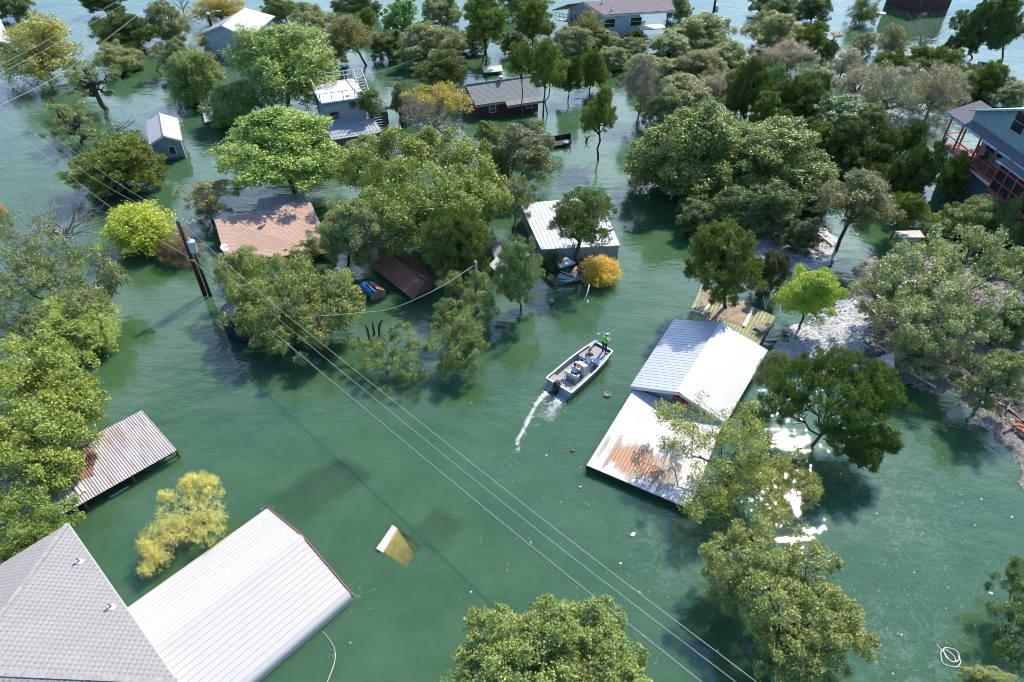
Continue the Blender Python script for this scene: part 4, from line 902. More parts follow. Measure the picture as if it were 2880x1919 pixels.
for k in (.02, .74): window(h15, q[0].lerp(q[1], k)-vn*.03-Vector((0, 0, q[0].z-1.7)), u, (0, 0, 1), 1.7, 1.2)
for k, (s_, r_) in enumerate(((.2, .35), (.19, .85))): pp_ = B.lerp(D, s_).lerp(A.lerp(C, s_), r_); pipe_vent(h15, pp_, (0, 0, 1), .5, .07)
po = D-u*.6-vn*0+vn*.5; m2 = MB(); m2.beam((po.x, po.y, -.8), (po.x, po.y, zq), .14, .14); m2.build('porch_post', M_DARK, h15)
db = MB(); dp = [D-u*4.7+vn*.4, D-u*.6+vn*.4, C-u*.6, C-u*4.7]; db.slab(*[Vector((p.x, p.y, 1.1)) for p in dp], .12); db.build('porch_deck', M_PALEW, h15)
bal = [A-u*1.6, A+u*.2, E_+u*.2, E_-u*1.6]; db = MB(); db.slab(*[Vector((p.x, p.y, 2.2)) for p in bal], .12); db.build('balcony', M_WOOD, h15)
rl = MB(); rail(rl, Vector((bal[0].x, bal[0].y, 2.2)), Vector((bal[1].x, bal[1].y, 2.2)), 3); rail(rl, Vector((bal[3].x, bal[3].y, 2.2)), Vector((bal[0].x, bal[0].y, 2.2)), 4); rl.beam((bal[0].x, bal[0].y, 2.2), (bal[0].x, bal[0].y, 4.6), .1, .1); rl.build('balcony_railing', M_DARK, h15)
ex = MB(); ex.slab(A-u*2.2+lo, A+Vector((0, 0, -.1)), E_+Vector((0, 0, -.1)), E_-u*2.2+lo, .1); ex.build('balcony_roof', M_LONG, h15)

# ------------------------------------------------------------ 16 maroon house top right
h16 = thing('maroon_house', P(2600, 20, 0), 'maroon house corner with pale window frames at the top right edge', 'house')
p0, p1_, p2_ = P(2568, 32, .1), P(2670, 20, .1), P(2490, 8, .1); w = MB(); zh = 5.0; d3 = (p1_-p0)+(p2_-p0)
cor = [p0, p1_, p0+d3, p2_]
for a_, b_ in zip(cor, cor[1:]+cor[:1]): w.quad((a_.x, a_.y, -.9), (b_.x, b_.y, -.9), (b_.x, b_.y, zh), (a_.x, a_.y, zh))
w.build('wall', M_MAROON2, h16); uu = (p1_-p0).normalized(); nn = Vector((uu.y, -uu.x, 0)); L_ = (p1_-p0).length
for k in (.30, .68): window(h16, p0+uu*L_*k+nn*.04+Vector((0, 0, 1.6)), uu, (0, 0, 1), .95, 1.5, mat('pale_blue_trim', (.42, .58, .66), .5))
u2 = (p0-p2_).normalized(); window(h16, p2_+u2*(p0-p2_).length*.75+Vector((u2.y, -u2.x, 0))*.04+Vector((0, 0, 2.0)), u2, (0, 0, 1), .9, 1.2, mat('pale_blue_trim', (.42, .58, .66), .5))
m2 = MB(); q = p0+uu*L_*.14+nn*.05; m2.tube([(q.x, q.y, .5), (q.x, q.y, zh)], .06, 6); m2.build('downpipe', mat('pale_blue_trim', (.42, .58, .66), .5), h16)
m2 = MB(); e = 1.0; rr = [cor[0]-uu*e+nn*e, cor[1]+uu*e+nn*e, cor[2]+uu*e-nn*e, cor[3]-uu*e-nn*e]; t_ = (rr[0]+rr[2])/2
for a_, b_ in zip(rr, rr[1:]+rr[:1]): m2.face((Vector((a_.x, a_.y, zh)), Vector((b_.x, b_.y, zh)), Vector((t_.x, t_.y, zh+2))), [(0, 0), (8, 0), (4, 5)])
m2.build('roof', M_LONG, h16)

# ------------------------------------------------------------ 17 balcony house at the right edge
h17 = thing('balcony_house', P(2900, 560, 0), 'tall blue-grey house with a red-railed balcony and slate roof at the right edge', 'house')
zd, ze = 3.4, 6.1                     # balcony floor, porch eave
d0, d1 = P(2647, 402, zd), P(2850, 560, zd); u = (d1-d0).normalized(); n = Vector((u.y, -u.x, 0)); n = n if n.y < 0 else -n; Lb = (d1-d0).length+6
bb = 2.0; deck = [d0, d0+u*Lb, d0+u*Lb-n*bb, d0-n*bb]
mb = MB(); mb.slab(deck[0], deck[1], deck[2], deck[3], .14); mb.build('balcony_floor', mat('red_decking', (.30, .10, .085), .7, var=.3), h17)
mb = MB(); mb.beam(d0-Vector((0, 0, .30))+n*.04, d0+u*Lb-Vector((0, 0, .30))+n*.04, .06, .26); mb.build('balcony_fascia', M_WHITE, h17)
mb = MB(); mb.beam(d0+n*.05-Vector((0, 0, .0)), d0+u*Lb+n*.05, .08, .26); mb.build('balcony_edge', M_RED, h17)
mb = MB()
for h_ in (1.0,): mb.beam(d0+Vector((0, 0, h_)), d0+u*Lb+Vector((0, 0, h_)), .07, .07); mb.beam(d0+Vector((0, 0, h_)), d0-n*bb+Vector((0, 0, h_)), .08, .08)
mb.build('balcony_rail', M_RED, h17)
eo = .5
for k in (0.05, 1.9, 4.6, 7.0, 9.0, 11.0, 13.0):
    q = d0+u*k; po = MB(); po.beam(q, (q.x, q.y, ze), .13, .13); po.build('balcony_post', M_RED, h17)
q = d0-n*bb; po = MB(); po.beam(q, (q.x, q.y, ze+.5), .13, .13); po.build('balcony_post', M_RED, h17)
wc = [d0+u*2.6-n*bb, d0+u*Lb-n*bb, d0+u*Lb-n*10, d0+u*2.6-n*10]; w = MB()
for a_, b_ in zip(wc, wc[1:]+wc[:1]): w.quad((a_.x, a_.y, zd-.1), (b_.x, b_.y, zd-.1), (b_.x, b_.y, 7.2), (a_.x, a_.y, 7.2))
w.build('upper_wall', siding('grey_green_siding', (.33, .38, .35), .25), h17)
lw = [d0+u*1.3-n*.45, d0+u*Lb-n*.45, d0+u*Lb-n*10, d0+u*1.3-n*10]; w = MB()
for a_, b_ in zip(lw, lw[1:]+lw[:1]): w.quad((a_.x, a_.y, -.9), (b_.x, b_.y, -.9), (b_.x, b_.y, zd-.14), (a_.x, a_.y, zd-.14))
w.build('lower_wall', M_STUCCO, h17)
m2 = MB(); q = d0+u*8.6-n*.38; m2.tube([(q.x, q.y, -.5), (q.x, q.y, zd-.3)], .05, 6); m2.build('downpipe', mat('pale_blue_trim', (.42, .58, .66), .5), h17)
for k, ww in ((3.4, 1.1), (5.1, 1.4)): window(h17, d0+u*k-n*(bb-.03)+Vector((0, 0, 1.0)), u, (0, 0, 1), ww, 1.2, M_DARK, bars=False)
e0, e1 = P(2662, 314, ze), P(2855, 452, ze); ue = (e1-e0).normalized(); e1 = e0+u*Lb*.82; r0, r1 = P(2724, 314, ze+.55)+Vector((0, 0, .0)), None
bk = -n*3.0+Vector((0, 0, 1.0)); mb = MB(); mb.slab(e0, e0+u*Lb, e0+u*Lb+bk, e0+bk, .1); pr17 = mb.build('porch_roof', M_ASPH, h17)
m2 = MB(); m2.beam(e0-Vector((0, 0, .2)), e0+u*Lb-Vector((0, 0, .2)), .06, .2); m2.beam(e0-Vector((0, 0, .2)), e0+bk-Vector((0, 0, .2)), .06, .2); m2.build('fascia', mat('pale_blue_trim', (.42, .58, .66), .5), pr17)
w0 = P(2742, 318, ze+.9); ws = 9.0; k0, k1 = zfor(w0, 0, 311), zfor(w0+u*6, 0, 309); sl_ = (k1-k0)/6; w1 = w0+u*ws; hz = lambda s_: k0+sl_*s_
w = MB(); w.poly([(w0.x, w0.y, ze+.3), (w1.x, w1.y, ze+.3), (w1.x, w1.y, hz(ws)), (w0.x, w0.y, k0)]); b0_, b1_ = w0-n*6, w1-n*6
w.poly([(w1.x, w1.y, ze+.3), (b1_.x, b1_.y, ze+.3), (b1_.x, b1_.y, hz(ws)), (w1.x, w1.y, hz(ws))]); w.build('top_wall', M_TEAL, h17)
m2 = MB(); e_ = n*.35; a_, b_ = w0-u*.35+e_, w1+e_; a_, b_ = Vector((a_.x, a_.y, hz(-.35)+.1)), Vector((b_.x, b_.y, hz(ws)+.1)); m2.slab(a_, b_, b_-n*6.7, a_-n*6.7, .14); m2.build('top_roof', mat('pale_teal_roof', (.40, .50, .50), .5), h17)
window(h17, w0+u*4.7+n*.04+Vector((0, 0, .55)), u, (0, 0, 1), 1.5, 1.7, M_WOOD)
# second lower porch roof with the screened bay
s0 = P(2806, 447, ze-.4); mb = MB(); mb.slab(s0, s0+u*8, s0+u*8-n*3.2+Vector((0, 0, .9)), s0-n*3.2+Vector((0, 0, .9)), .1); sp17 = mb.build('bay_roof', M_ASPH, h17)
m2 = MB(); m2.beam(s0-Vector((0, 0, .18)), s0+u*8-Vector((0, 0, .18)), .06, .16); m2.build('fascia', M_WHITE, sp17)
q0 = d0+u*9.0+n*.9; bay = MB(); 
for k in range(5):
    for a_, b_ in ((q0+u*k*1.2, q0+u*k*1.2+Vector((0, 0, ze-zd-.5))),): bay.beam(a_, b_, .1, .1)
for h_ in (0, .9, 1.9): bay.beam(q0+Vector((0, 0, h_)), q0+u*6+Vector((0, 0, h_)), .08, .08)
bay.beam(q0, q0-n*.9, .1, .1); bay.build('bay_frame', M_RED, h17); m2 = MB(); qi = q0-n*.06; m2.quad(qi, qi+u*6, qi+u*6+Vector((0, 0, ze-zd-.5)), qi+Vector((0, 0, ze-zd-.5))); m2.build('bay_screen', mat('dark_screen', (.02, .03, .035), .4), h17)
m2 = MB(); fl = [q0, q0+u*6, q0+u*6-n*.9, q0-n*.9]; m2.slab(*fl, .3); m2.build('bay_floor', M_RED, h17)
for k, (px_, py_) in enumerate(((2712, 413), (2731, 430))):
    c_ = d0+u*(2.9+k*1.3)-n*1.4; ch = thing('balcony_chair', c_, ('red chair nearest the house corner on the balcony' if k == 0 else 'dark chair farther along the red balcony'), 'chair', 'chairs on the balcony')
    m_ = M_RED if k == 0 else M_DARK; s_ = MB(); s_.box(c_+Vector((0, 0, .45)), (.5, .5, .06), math.atan2(u.y, u.x)); s_.build('seat', m_, ch); s_ = MB(); s_.box(c_-n*.25+Vector((0, 0, .75)), (.5, .06, .6), math.atan2(u.y, u.x)); s_.build('backrest', m_, ch)
    for dx in (-.2, .2):
        for dy in (-.2, .2): s_ = MB(); q = c_+u*dx+n*dy; s_.beam(q, q+Vector((0, 0, .43)), .04, .04); s_.build('leg', m_, ch)
# ------------------------------------------------------------ submerged roofs
R_ = M_BRN
A, B, C = P(1098, 1517, .16), P(1061, 1564, .16), P(1075, 1575, 0); 
e = [P(1104, 1477, .14), P(1058, 1543, .14)]; dr = (P(1145, 1600, -.5)-e[1]); dr2 = P(1184, 1531, -.5)-e[0]
ss = thing('sunken_shed', (e[0]+Vector((1, -1, 0)))*Vector((1, 1, 0)), 'tan sunken roof with only its white ridge edge above the water', 'shed'); mb = MB(); mb.slab(e[1], e[0], e[0]+dr2*1.0, e[1]+dr*1.0, .08)
mb.build('roof', mat('tan_panel', (.44, .33, .19), .85, var=.3, scale=2), ss); mb = MB(); k = .10; mb.quad(*[p+Vector((0, 0, .012)) for p in (e[1], e[0], e[0]+dr2*.16, e[1]+dr*.22)]); mb.build('dry_edge', mat('bleached_panel', (.62, .56, .52), .8, var=.3, scale=3, col2=(.34, .28, .24)), ss)
mb = MB(); w0 = Vector((0, 0, -.09)); mb.quad(e[1]+w0, e[0]+w0, e[0]+w0-Vector((0, 0, 1)), e[1]+w0-Vector((0, 0, 1))); mb.build('wall', M_RUST, ss)
for pts, lab in ((((958, 1268), (1075, 1330), (860, 1520), (700, 1425)), 'large sunken roof showing as a dark shape under the green water'), (((1222, 1415), (1330, 1470), (1260, 1560), (1150, 1500)), 'smaller sunken roof, a faint dark shape near the tan sunken shed')):
    sr_ = thing('sunken_roof', P(*pts[0])-Vector((0, 0, 1.2)), lab, 'roof', 'roofs drowned below the surface'); mb = MB(); q = [P(*p, -.5) for p in pts]; mb.quad(*q); mb.build('roof', mat('drowned_shingle', (.012, .045, .05), .9), sr_)

# ------------------------------------------------------------ boat
b_s0, b_s1, b_b0, b_b1 = P(1537, 1063, .62), P(1607, 1105, .62), P(1672, 961, .72), P(1723, 988, .72)
bo = (b_s0+b_s1)/2; bo.z = 0; bd = ((b_b0+b_b1)/2-bo)*Vector((1, 1, 0)); BL = bd.length; bx = bd.normalized(); by = Vector((-bx.y, bx.x, 0)); BW = (b_s0-b_s1).length
def bt(x, y, z): return bo+bx*x+by*y+Vector((0, 0, z))
def bat(px, py, z): q = P(px, py, z)-bo; return q.dot(bx), q.dot(by)
BA = math.atan2(bx.y, bx.x); M_HULL = mat('grey_aluminium', (.42, .415, .41), .45, .2, .15); M_DECK = mat('grey_deck', (.36, .352, .345), .8, var=.15, scale=6); M_INN = mat('grey_inner', (.26, .28, .32), .6, var=.15)
boat = thing('motor_boat', bo, 'grey flat-bottomed motor boat with outboard carrying four people', 'boat'); H2 = BW/2
sta = [(0, H2, .10), (BL*.25, H2, .08), (BL*.55, H2*.98, .08), (BL*.8, H2*.88, .14), (BL*.93, H2*.78, .35), (BL, H2*.74, .5)]
mb = MB(); top = lambda x: .60+.12*(x/BL)**2
for (x0, w0, k0), (x1, w1, k1) in zip(sta, sta[1:]):
    for s_ in (1, -1):
        q = [bt(x0, s_*w0, top(x0)), bt(x1, s_*w1, top(x1)), bt(x1, s_*w1*.86, k1-.25), bt(x0, s_*w0*.86, k0-.25)]; mb.quad(*(q if s_ < 0 else q[::-1]))
    mb.quad(bt(x0, w0*.86, k0-.25), bt(x0, -w0*.86, k0-.25), bt(x1, -w1*.86, k1-.25), bt(x1, w1*.86, k1-.25))
x0, w0, k0 = sta[0]; mb.quad(bt(0, w0, .60), bt(0, -w0, .60), bt(0, -w0*.86, k0-.25), bt(0, w0*.86, k0-.25)); x1, w1, k1 = sta[-1]; mb.quad(bt(BL, -w1, top(BL)), bt(BL, w1, top(BL)), bt(BL, w1*.86, k1-.25), bt(BL, -w1*.86, k1-.25)); mb.build('hull', M_HULL, boat)
mb = MB(); gp = [bt(x, w, top(x)+.02) for x, w, _ in sta]+[bt(x, -w, top(x)+.02) for x, w, _ in sta[::-1]]
for p, q in zip(gp, gp[1:]+gp[:1]): mb.beam(p, q, .12, .05)
mb.build('gunwale', mat('gunwale_white', (.60, .57, .56), .5, var=.12), boat)
mb = MB()
for (x0, w0, _), (x1, w1, _) in zip(sta[:-1], sta[1:]):
    for s_ in (1, -1): q = [bt(x0, s_*(w0-.05), top(x0)), bt(x1, s_*(w1-.05), top(x1)), bt(x1, s_*(w1-.07), .18), bt(x0, s_*(w0-.07), .18)]; mb.quad(*(q if s_ > 0 else q[::-1]))
for x in np.arange(.9, BL*.62, .42): mb.beam(bt(x, H2-.09, .2), bt(x, H2-.07, .58), .05, .05); mb.beam(bt(x, -H2+.09, .2), bt(x, -H2+.07, .58), .05, .05)
mb.build('inner_side', M_INN, boat)
mb = MB(); mb.quad(bt(.02, H2-.06, .2), bt(.02, -H2+.06, .2), bt(BL*.8, -H2*.88, .2), bt(BL*.8, H2*.88, .2)); mb.build('floor', M_DECK, boat)
xb = BL*.66; mb = MB(); mb.poly([bt(xb, H2*.88, .52), bt(xb, -H2*.88, .52), bt(BL*.8, -H2*.82, .55), bt(BL*.97, -H2*.70, .60), bt(BL*.97, H2*.70, .60), bt(BL*.8, H2*.82, .55)]); mb.quad(bt(xb, H2*.88, .22), bt(xb, -H2*.88, .22), bt(xb, -H2*.88, .515), bt(xb, H2*.88, .515)); mb.build('bow_deck', M_DECK, boat)
mb = MB(); mb.box(bt(xb-.02, .30, .37), (.03, .75, .2), BA); mb.build('storage_opening', M_DARK, boat)
mb = MB(); mb.poly([bt(.04, H2-.08, .5), bt(.04, -H2+.08, .5), bt(.75, -H2+.08, .5), bt(.75, H2-.08, .5)][::-1]); mb.quad(bt(.75, -H2+.08, .5), bt(.75, H2-.08, .5), bt(.75, H2-.08, .2), bt(.75, -H2+.08, .2)); mb.build('stern_deck', M_DECK, boat)
M_CON = mat('console_white', (.66, .65, .63), .4, var=.1); cx_, cy_ = bat(1636, 1033, .7); mb = MB(); cc = bt(cx_, cy_, 0)
R = Matrix.Rotation(BA, 3, 'Z')
def loc(x, y, z): return cc+R @ Vector((x, y, z))
mb.hexa([loc(-.3, -.42, .2), loc(.35, -.42, .2), loc(.35, .42, .2), loc(-.3, .42, .2)], [loc(-.22, -.38, 1.08), loc(.25, -.38, .92), loc(.25, .38, .92), loc(-.22, .38, 1.08)]); mb.hexa([loc(.35, -.36, .2), loc(.85, -.36, .2), loc(.85, .36, .2), loc(.35, .36, .2)], [loc(.35, -.34, .62), loc(.82, -.34, .60), loc(.82, .34, .60), loc(.35, .34, .62)]); con = mb.build('console', M_CON, boat, bevel=.03)
mb = MB(); mb.tube([loc(.2, -.36, .9), loc(.14, -.36, 1.3), loc(.14, .36, 1.3), loc(.2, .36, .9)], .02, 6); mb.build('grab_rail', M_GREYT, con); mb = MB(); mb.tube([loc(-.28+.16*math.cos(a)*.3, .17*math.cos(a), .98+.17*math.sin(a)) for a in np.linspace(0, 6.28, 17)], .018, 5); mb.build('steering_wheel', M_DARK, con)
sx_, sy_ = cx_-.98, cy_; cc2 = bt(sx_, sy_, 0); loc2 = lambda x, y, z: cc2+R @ Vector((x, y, z))
st_ = MB(); st_.hexa([loc2(-.22, -.42, .2), loc2(.22, -.42, .2), loc2(.22, .42, .2), loc2(-.22, .42, .2)], [loc2(-.22, -.42, .68), loc2(.22, -.42, .68), loc2(.22, .42, .68), loc2(-.22, .42, .68)]); seat = st_.build('seat_box', M_DECK, boat, bevel=.03)
mb = MB(); mb.hexa([loc2(-.26, -.44, .68), loc2(.24, -.44, .68), loc2(.24, .44, .68), loc2(-.26, .44, .68)], [loc2(-.24, -.42, .78), loc2(.22, -.42, .78), loc2(.22, .42, .78), loc2(-.24, .42, .78)]); mb.build('seat_cushion', M_CON, seat, bevel=.03)
mb = MB(); n_ = 8; bk = [(loc2(-.30-.06*math.cos(a), .48*math.sin(a), .82), loc2(-.36-.06*math.cos(a), .48*math.sin(a), 1.12)) for a in np.linspace(-1.5, 1.5, n_)]
for (a, b), (c, d) in zip(bk, bk[1:]): e_ = R @ Vector((.09, 0, 0)); mb.hexa([a, c, c+e_, a+e_], [b, d, d+e_, b+e_])
mb.build('seat_backrest', M_CON, seat)
for s_ in (-.45, .45): mb = MB(); mb.tube([loc2(-.3, s_, .2), loc2(-.33, s_, .9)], .022, 6); mb.build('backrest_frame', M_GREYT, seat)
om = [bt(-.02, 0.05, 0)]; ol = lambda x, y, z: bt(0, 0, 0)+R @ Vector((x, y, z)); out = MB(); M_BLK = mat('black_cowling', (.015, .016, .02), .3, var=.3)
out.hexa([ol(-.48, -.17, .62), ol(.02, -.15, .62), ol(.02, .15, .62), ol(-.48, .17, .62)], [ol(-.36, -.14, 1.15), ol(0, -.12, 1.08), ol(0, .12, 1.08), ol(-.36, .14, 1.15)]); ob = out.build('outboard_motor', M_BLK, boat, bevel=.06)
out = MB(); out.hexa([ol(-.45, -.06, -.4), ol(-.22, -.06, -.4), ol(-.22, .06, -.4), ol(-.45, .06, -.4)], [ol(-.42, -.11, .62), ol(-.05, -.11, .62), ol(-.05, .11, .62), ol(-.42, .11, .62)]); out.build('motor_leg', M_BLK, ob)
out = MB(); out.beam(ol(-.05, 0, .62), ol(.28, 0, .66), .12, .12); out.build('motor_bracket', M_GREYT, ob)
for s_ in (.62, -.62): mb = MB(); mb.slab(ol(-.42, s_-.24, .06), ol(-.42, s_+.24, .06), ol(.02, s_+.24, .12), ol(.02, s_-.24, .12), .05); mb.build('trim_tab', M_GREYT, boat)
tx, ty = bat(1676, 962, .75); tm = MB(); tq = bt(tx, ty, .78); tm.beam(tq-bx*.75+by*.0, tq+bx*.15, .09, .07); tm.box(tq-bx*.1+Vector((0, 0, .05)), (.3, .16, .1), BA); trm = tm.build('trolling_motor', M_CON, boat)
tm = MB(); th = Vector((P(1682, 942, 1.15))); tm.tube([tq+bx*.1, th], .018, 6); tm.build('motor_shaft', M_GREYT, trm); tm = MB(); tm.ball(th+Vector((0, 0, .05)), (.12, .08, .09), 10, 6); tm.build('motor_head', M_CON, trm)
tm = MB(); tm.box(tq-bx*.62-by*.08+Vector((0, 0, -.05)), (.16, .14, .08), BA); tm.build('foot_pedal', M_RED, trm)
mb = MB(); mb.tube([bt(.3, -.75, .52), bt(.42, -.80, .54), bt(.6, -.74, .54), bt(.72, -.78, .53)], .012, 5); mb.build('deck_cleat', M_DARK, boat)
cxx, cyy = bat(1679, 1024, .35); cl_ = thing('cooler', bt(cxx, cyy, .2), 'white cooler box on the boat floor by the starboard side', 'cooler'); mb = MB(); mb.box(bt(cxx, cyy, .39), (.50, .72, .36), BA); mb.build('body', mat('cooler_white', (.58, .64, .72), .4, var=.05), cl_, bevel=.03); mb = MB(); mb.box(bt(cxx, cyy, .60), (.52, .74, .07), BA); mb.build('lid', mat('cooler_lid', (.62, .68, .76), .4, var=.05), cl_, bevel=.02)

# ------------------------------------------------------------ people
M_SKIN = mat('skin', (.42, .24, .17), .6, var=.12, scale=8); M_SKIN2 = mat('dark_skin', (.16, .085, .055), .6, var=.12, scale=8)
def skin_obj(name, nodes, edges, m, parent, sub=2):
    me = bpy.data.meshes.new(name); me.from_pydata([n[0] for n in nodes], edges, []); o = bpy.data.objects.new(name, me); COL.objects.link(o); o.parent = parent; me.materials.append(m)
    o.modifiers.new('skin', 'SKIN').use_smooth_shade = True; sv = me.skin_vertices[0].data if me.skin_vertices else None
    if sv is None:
        me.attributes  # skin layer is made by the modifier operator; add through bmesh
    return o
def skin_mesh(name, nodes, edges, m, parent):
    import bmesh
    bm = bmesh.new(); lay = bm.verts.layers.skin.verify(); vs = []
    for i, (p, r) in enumerate(nodes):
        v_ = bm.verts.new(p); r = r if hasattr(r, '__len__') else (r, r); v_[lay].radius = r; v_[lay].use_root = (i == 0); vs.append(v_)
    for a, b in edges: bm.edges.new((vs[a], vs[b]))
    me = bpy.data.meshes.new(name); bm.to_mesh(me); bm.free(); me.materials.append(m); o = bpy.data.objects.new(name, me); COL.objects.link(o)
    o.modifiers.new('skin', 'SKIN').use_smooth_shade = True; s_ = o.modifiers.new('sub', 'SUBSURF'); s_.levels = 1; s_.render_levels = 2
    dg = bpy.context.evaluated_depsgraph_get(); m2 = bpy.data.meshes.new_from_object(o.evaluated_get(dg)); bpy.data.objects.remove(o)
    o = bpy.data.objects.new(name, m2); COL.objects.link(o); o.parent = parent; m2.materials.clear(); m2.materials.append(m); return o
def person(label, base, ang, J, skinm, shirt, pants, shoes, hair, hat=None, long_sleeve=False, long_pants=True, hairlen=0.0):
    """J: joints in the person's own frame, x forward, y left, z up from the base"""
    root = thing('person', base, label, 'person'); root.rotation_euler = (0, 0, ang); N = []; E = []
    def add(p, r, prev=None):
        N.append((Vector(p), r)); i = len(N)-1
        if prev is not None: E.append((prev, i))
        return i
    mid = lambda a, b, t: Vector(a).lerp(Vector(b), t)
    pv = add(J['pelvis'], (.15, .11)); wa = add(mid(J['pelvis'], J['chest'], .5), (.13, .095), pv); ch = add(J['chest'], (.155, .105), wa); nk = add(J['neck'], .058, ch)
    hd = Vector(J['head']); h0 = add(hd-Vector((0, 0, .06)), .062, nk); h1 = add(hd+Vector((.0, 0, .02)), (.088, .095), h0); add(hd+Vector((-.01, 0, .10)), (.07, .075), h1)
    for s_ in ('l', 'r'):
        sh_ = add(J['sh'+s_], .062, ch); el = add(J['el'+s_], .043, sh_); wr = add(J['wr'+s_], .029, el)
        d = (Vector(J['wr'+s_])-Vector(J['el'+s_])).normalized(); sd = d.cross(Vector((0, 0, 1))); sd = sd.normalized() if sd.length > .05 else Vector((0, 1, 0)); pm = add(Vector(J['wr'+s_])+d*.08, (.036, .02), wr); up_ = sd.cross(d)
        for k, (o_, ln) in enumerate(((-.030, .062), (-.010, .072), (.010, .068), (.028, .052))):
            f1 = add(Vector(J['wr'+s_])+d*.12+sd*o_, .0095, pm); f2 = add(Vector(J['wr'+s_])+d*(.12+ln*.55)+sd*o_*1.1-up_*.012, .0085, f1); add(Vector(J['wr'+s_])+d*(.12+ln*.9)+sd*o_*1.1-up_*.035, .0075, f2)
        t1 = add(Vector(J['wr'+s_])+d*.06+sd*(-.045), .011, pm); add(Vector(J['wr'+s_])+d*.10+sd*(-.062)-up_*.01, .009, t1)
        hp = add(mid(J['pelvis'], J['kn'+s_], .12)+Vector((0, .095 if s_ == 'l' else -.095, 0)), .088, pv); kn = add(J['kn'+s_], .06, hp); ca = add(mid(J['kn'+s_], J['an'+s_], .35), .055, kn); an_ = add(J['an'+s_], .038, ca); add(J['to'+s_], (.04, .028), an_)
    skin_mesh('body', N, E, skinm, root)
    # shirt and trousers follow the same joints with a little more girth
    n, e = [], []
    n += [(mid(J['pelvis'], J['chest'], -.05), (.185, .15)), (mid(J['pelvis'], J['chest'], .5), (.175, .145)), (Vector(J['chest']), (.205, .165)), (mid(J['chest'], J['neck'], .55), (.12, .11))]; e += [(0, 1), (1, 2), (2, 3)]
    for s_ in ('l', 'r'):
        i = len(n); n += [(Vector(J['sh'+s_]), .095), (mid(J['sh'+s_], J['el'+s_], .75), .078)]; e += [(2, i), (i, i+1)]
        if long_sleeve: n += [(Vector(J['el'+s_]), .066), (mid(J['el'+s_], J['wr'+s_], .92), .05)]; e += [(i+1, i+2), (i+2, i+3)]
    skin_mesh('shirt', n, e, shirt, root)
    n, e = [(Vector(J['pelvis'])+Vector((0, 0, .02)), (.165, .122))], []
    for s_ in ('l', 'r'):
        i = len(n); n += [(mid(J['pelvis'], J['kn'+s_], .14)+Vector((0, .095 if s_ == 'l' else -.095, 0)), .102), (mid(J['pelvis'], J['kn'+s_], .8)+Vector((0, .09 if s_ == 'l' else -.09, 0))*.4, .086), (Vector(J['kn'+s_]), .080)]; e += [(0, i), (i, i+1), (i+1, i+2)]
        if long_pants: n += [(mid(J['kn'+s_], J['an'+s_], .5), .072), (mid(J['kn'+s_], J['an'+s_], .93), .060)]; e += [(i+2, i+3), (i+3, i+4)]
    skin_mesh('trousers', n, e, pants, root)
    mb = MB()
    for s_ in ('l', 'r'):
        a, t_ = Vector(J['an'+s_]), Vector(J['to'+s_]); d = (t_-a); d.z = 0; an2 = math.atan2(d.y, d.x); c_ = a.lerp(t_, .55); mb.ball((c_.x, c_.y, min(a.z, t_.z)-.02), (.15, .055, .05), 10, 6, Matrix.Rotation(an2, 3, 'Z'))
    mb.build('shoes', shoes, root, off=(0, 0, 0))
    f = Vector(J.get('face', (1, 0, 0))).normalized(); rr = Vector((0, 0, 1)).cross(f).normalized(); mb = MB(); mb.ball(hd+f*.093+Vector((0, 0, .0)), (.016, .016, .022), 8, 5); mb.build('nose', skinm, root, off=(0, 0, 0)); mb = MB()
    for s_ in (.032, -.032): mb.ball(hd+f*.082+rr*s_+Vector((0, 0, .03)), (.011, .011, .008), 8, 5)
    mb.build('eyes', M_DARK, root, off=(0, 0, 0)); mb = MB()
    for s_ in (.088, -.088): mb.ball(hd+rr*s_+Vector((0, 0, .015)), (.018, .012, .03), 8, 5)
    mb.build('ears', skinm, root, off=(0, 0, 0))
    mb = MB(); mb.ball(hd+Vector((0, 0, .055))-f*.02, (.108, .104, .095), 14, 8)
    if hairlen: mb.ball(hd-f*.05-Vector((0, 0, hairlen*.4)), (.075, .09, .06+hairlen*.5), 12, 7)
    mb.build('hair', hair, root, off=(0, 0, 0))
    if hat:
        mb = MB(); mb.lathe(hd+Vector((0, 0, .075)), [(.112, 0), (.108, .04), (.085, .065), (.03, .078)], 16); q = hd+Vector((0, 0, .085)); mb.slab(q+rr*.08+f*.09, q-rr*.08+f*.09, q-rr*.06+f*.2, q+rr*.06+f*.2, .012); mb.build('cap', hat, root, off=(0, 0, 0))
    return root
M_LIME = mat('lime_shirt', (.22, .78, .06), .7, var=.12); M_CHAR = mat('charcoal_trousers', (.06, .06, .075), .8, var=.3); M_WSH = mat('white_shirt', (.68, .70, .74), .7, var=.08); M_JEAN = mat('blue_jeans', (.13, .24, .42), .8, var=.3)
M_CAMO = mat('brown_shirt', (.13, .065, .03), .8, var=.6, scale=9); M_HAIR = mat('dark_hair', (.02, .015, .012), .7); M_CAP = mat('white_cap', (.66, .66, .66), .7); M_SHOE = mat('dark_shoe', (.04, .035, .03), .7); M_STRAW = mat('pale_cap', (.55, .48, .38), .7)
STAND = dict(pelvis=(0, 0, .93), chest=(.02, 0, 1.28), neck=(.03, 0, 1.47), head=(.06, 0, 1.63), shl=(.02, .19, 1.40), shr=(.02, -.19, 1.40), ell=(.10, .27, 1.14), elr=(.12, -.27, 1.15), wrl=(.33, .16, 1.14), wrr=(.34, -.13, 1.18),
             knl=(.03, .14, .50), knr=(.01, -.14, .50), anl=(0, .17, .09), anr=(0, -.16, .09), tol=(.15, .20, .04), tor=(.15, -.19, .04))
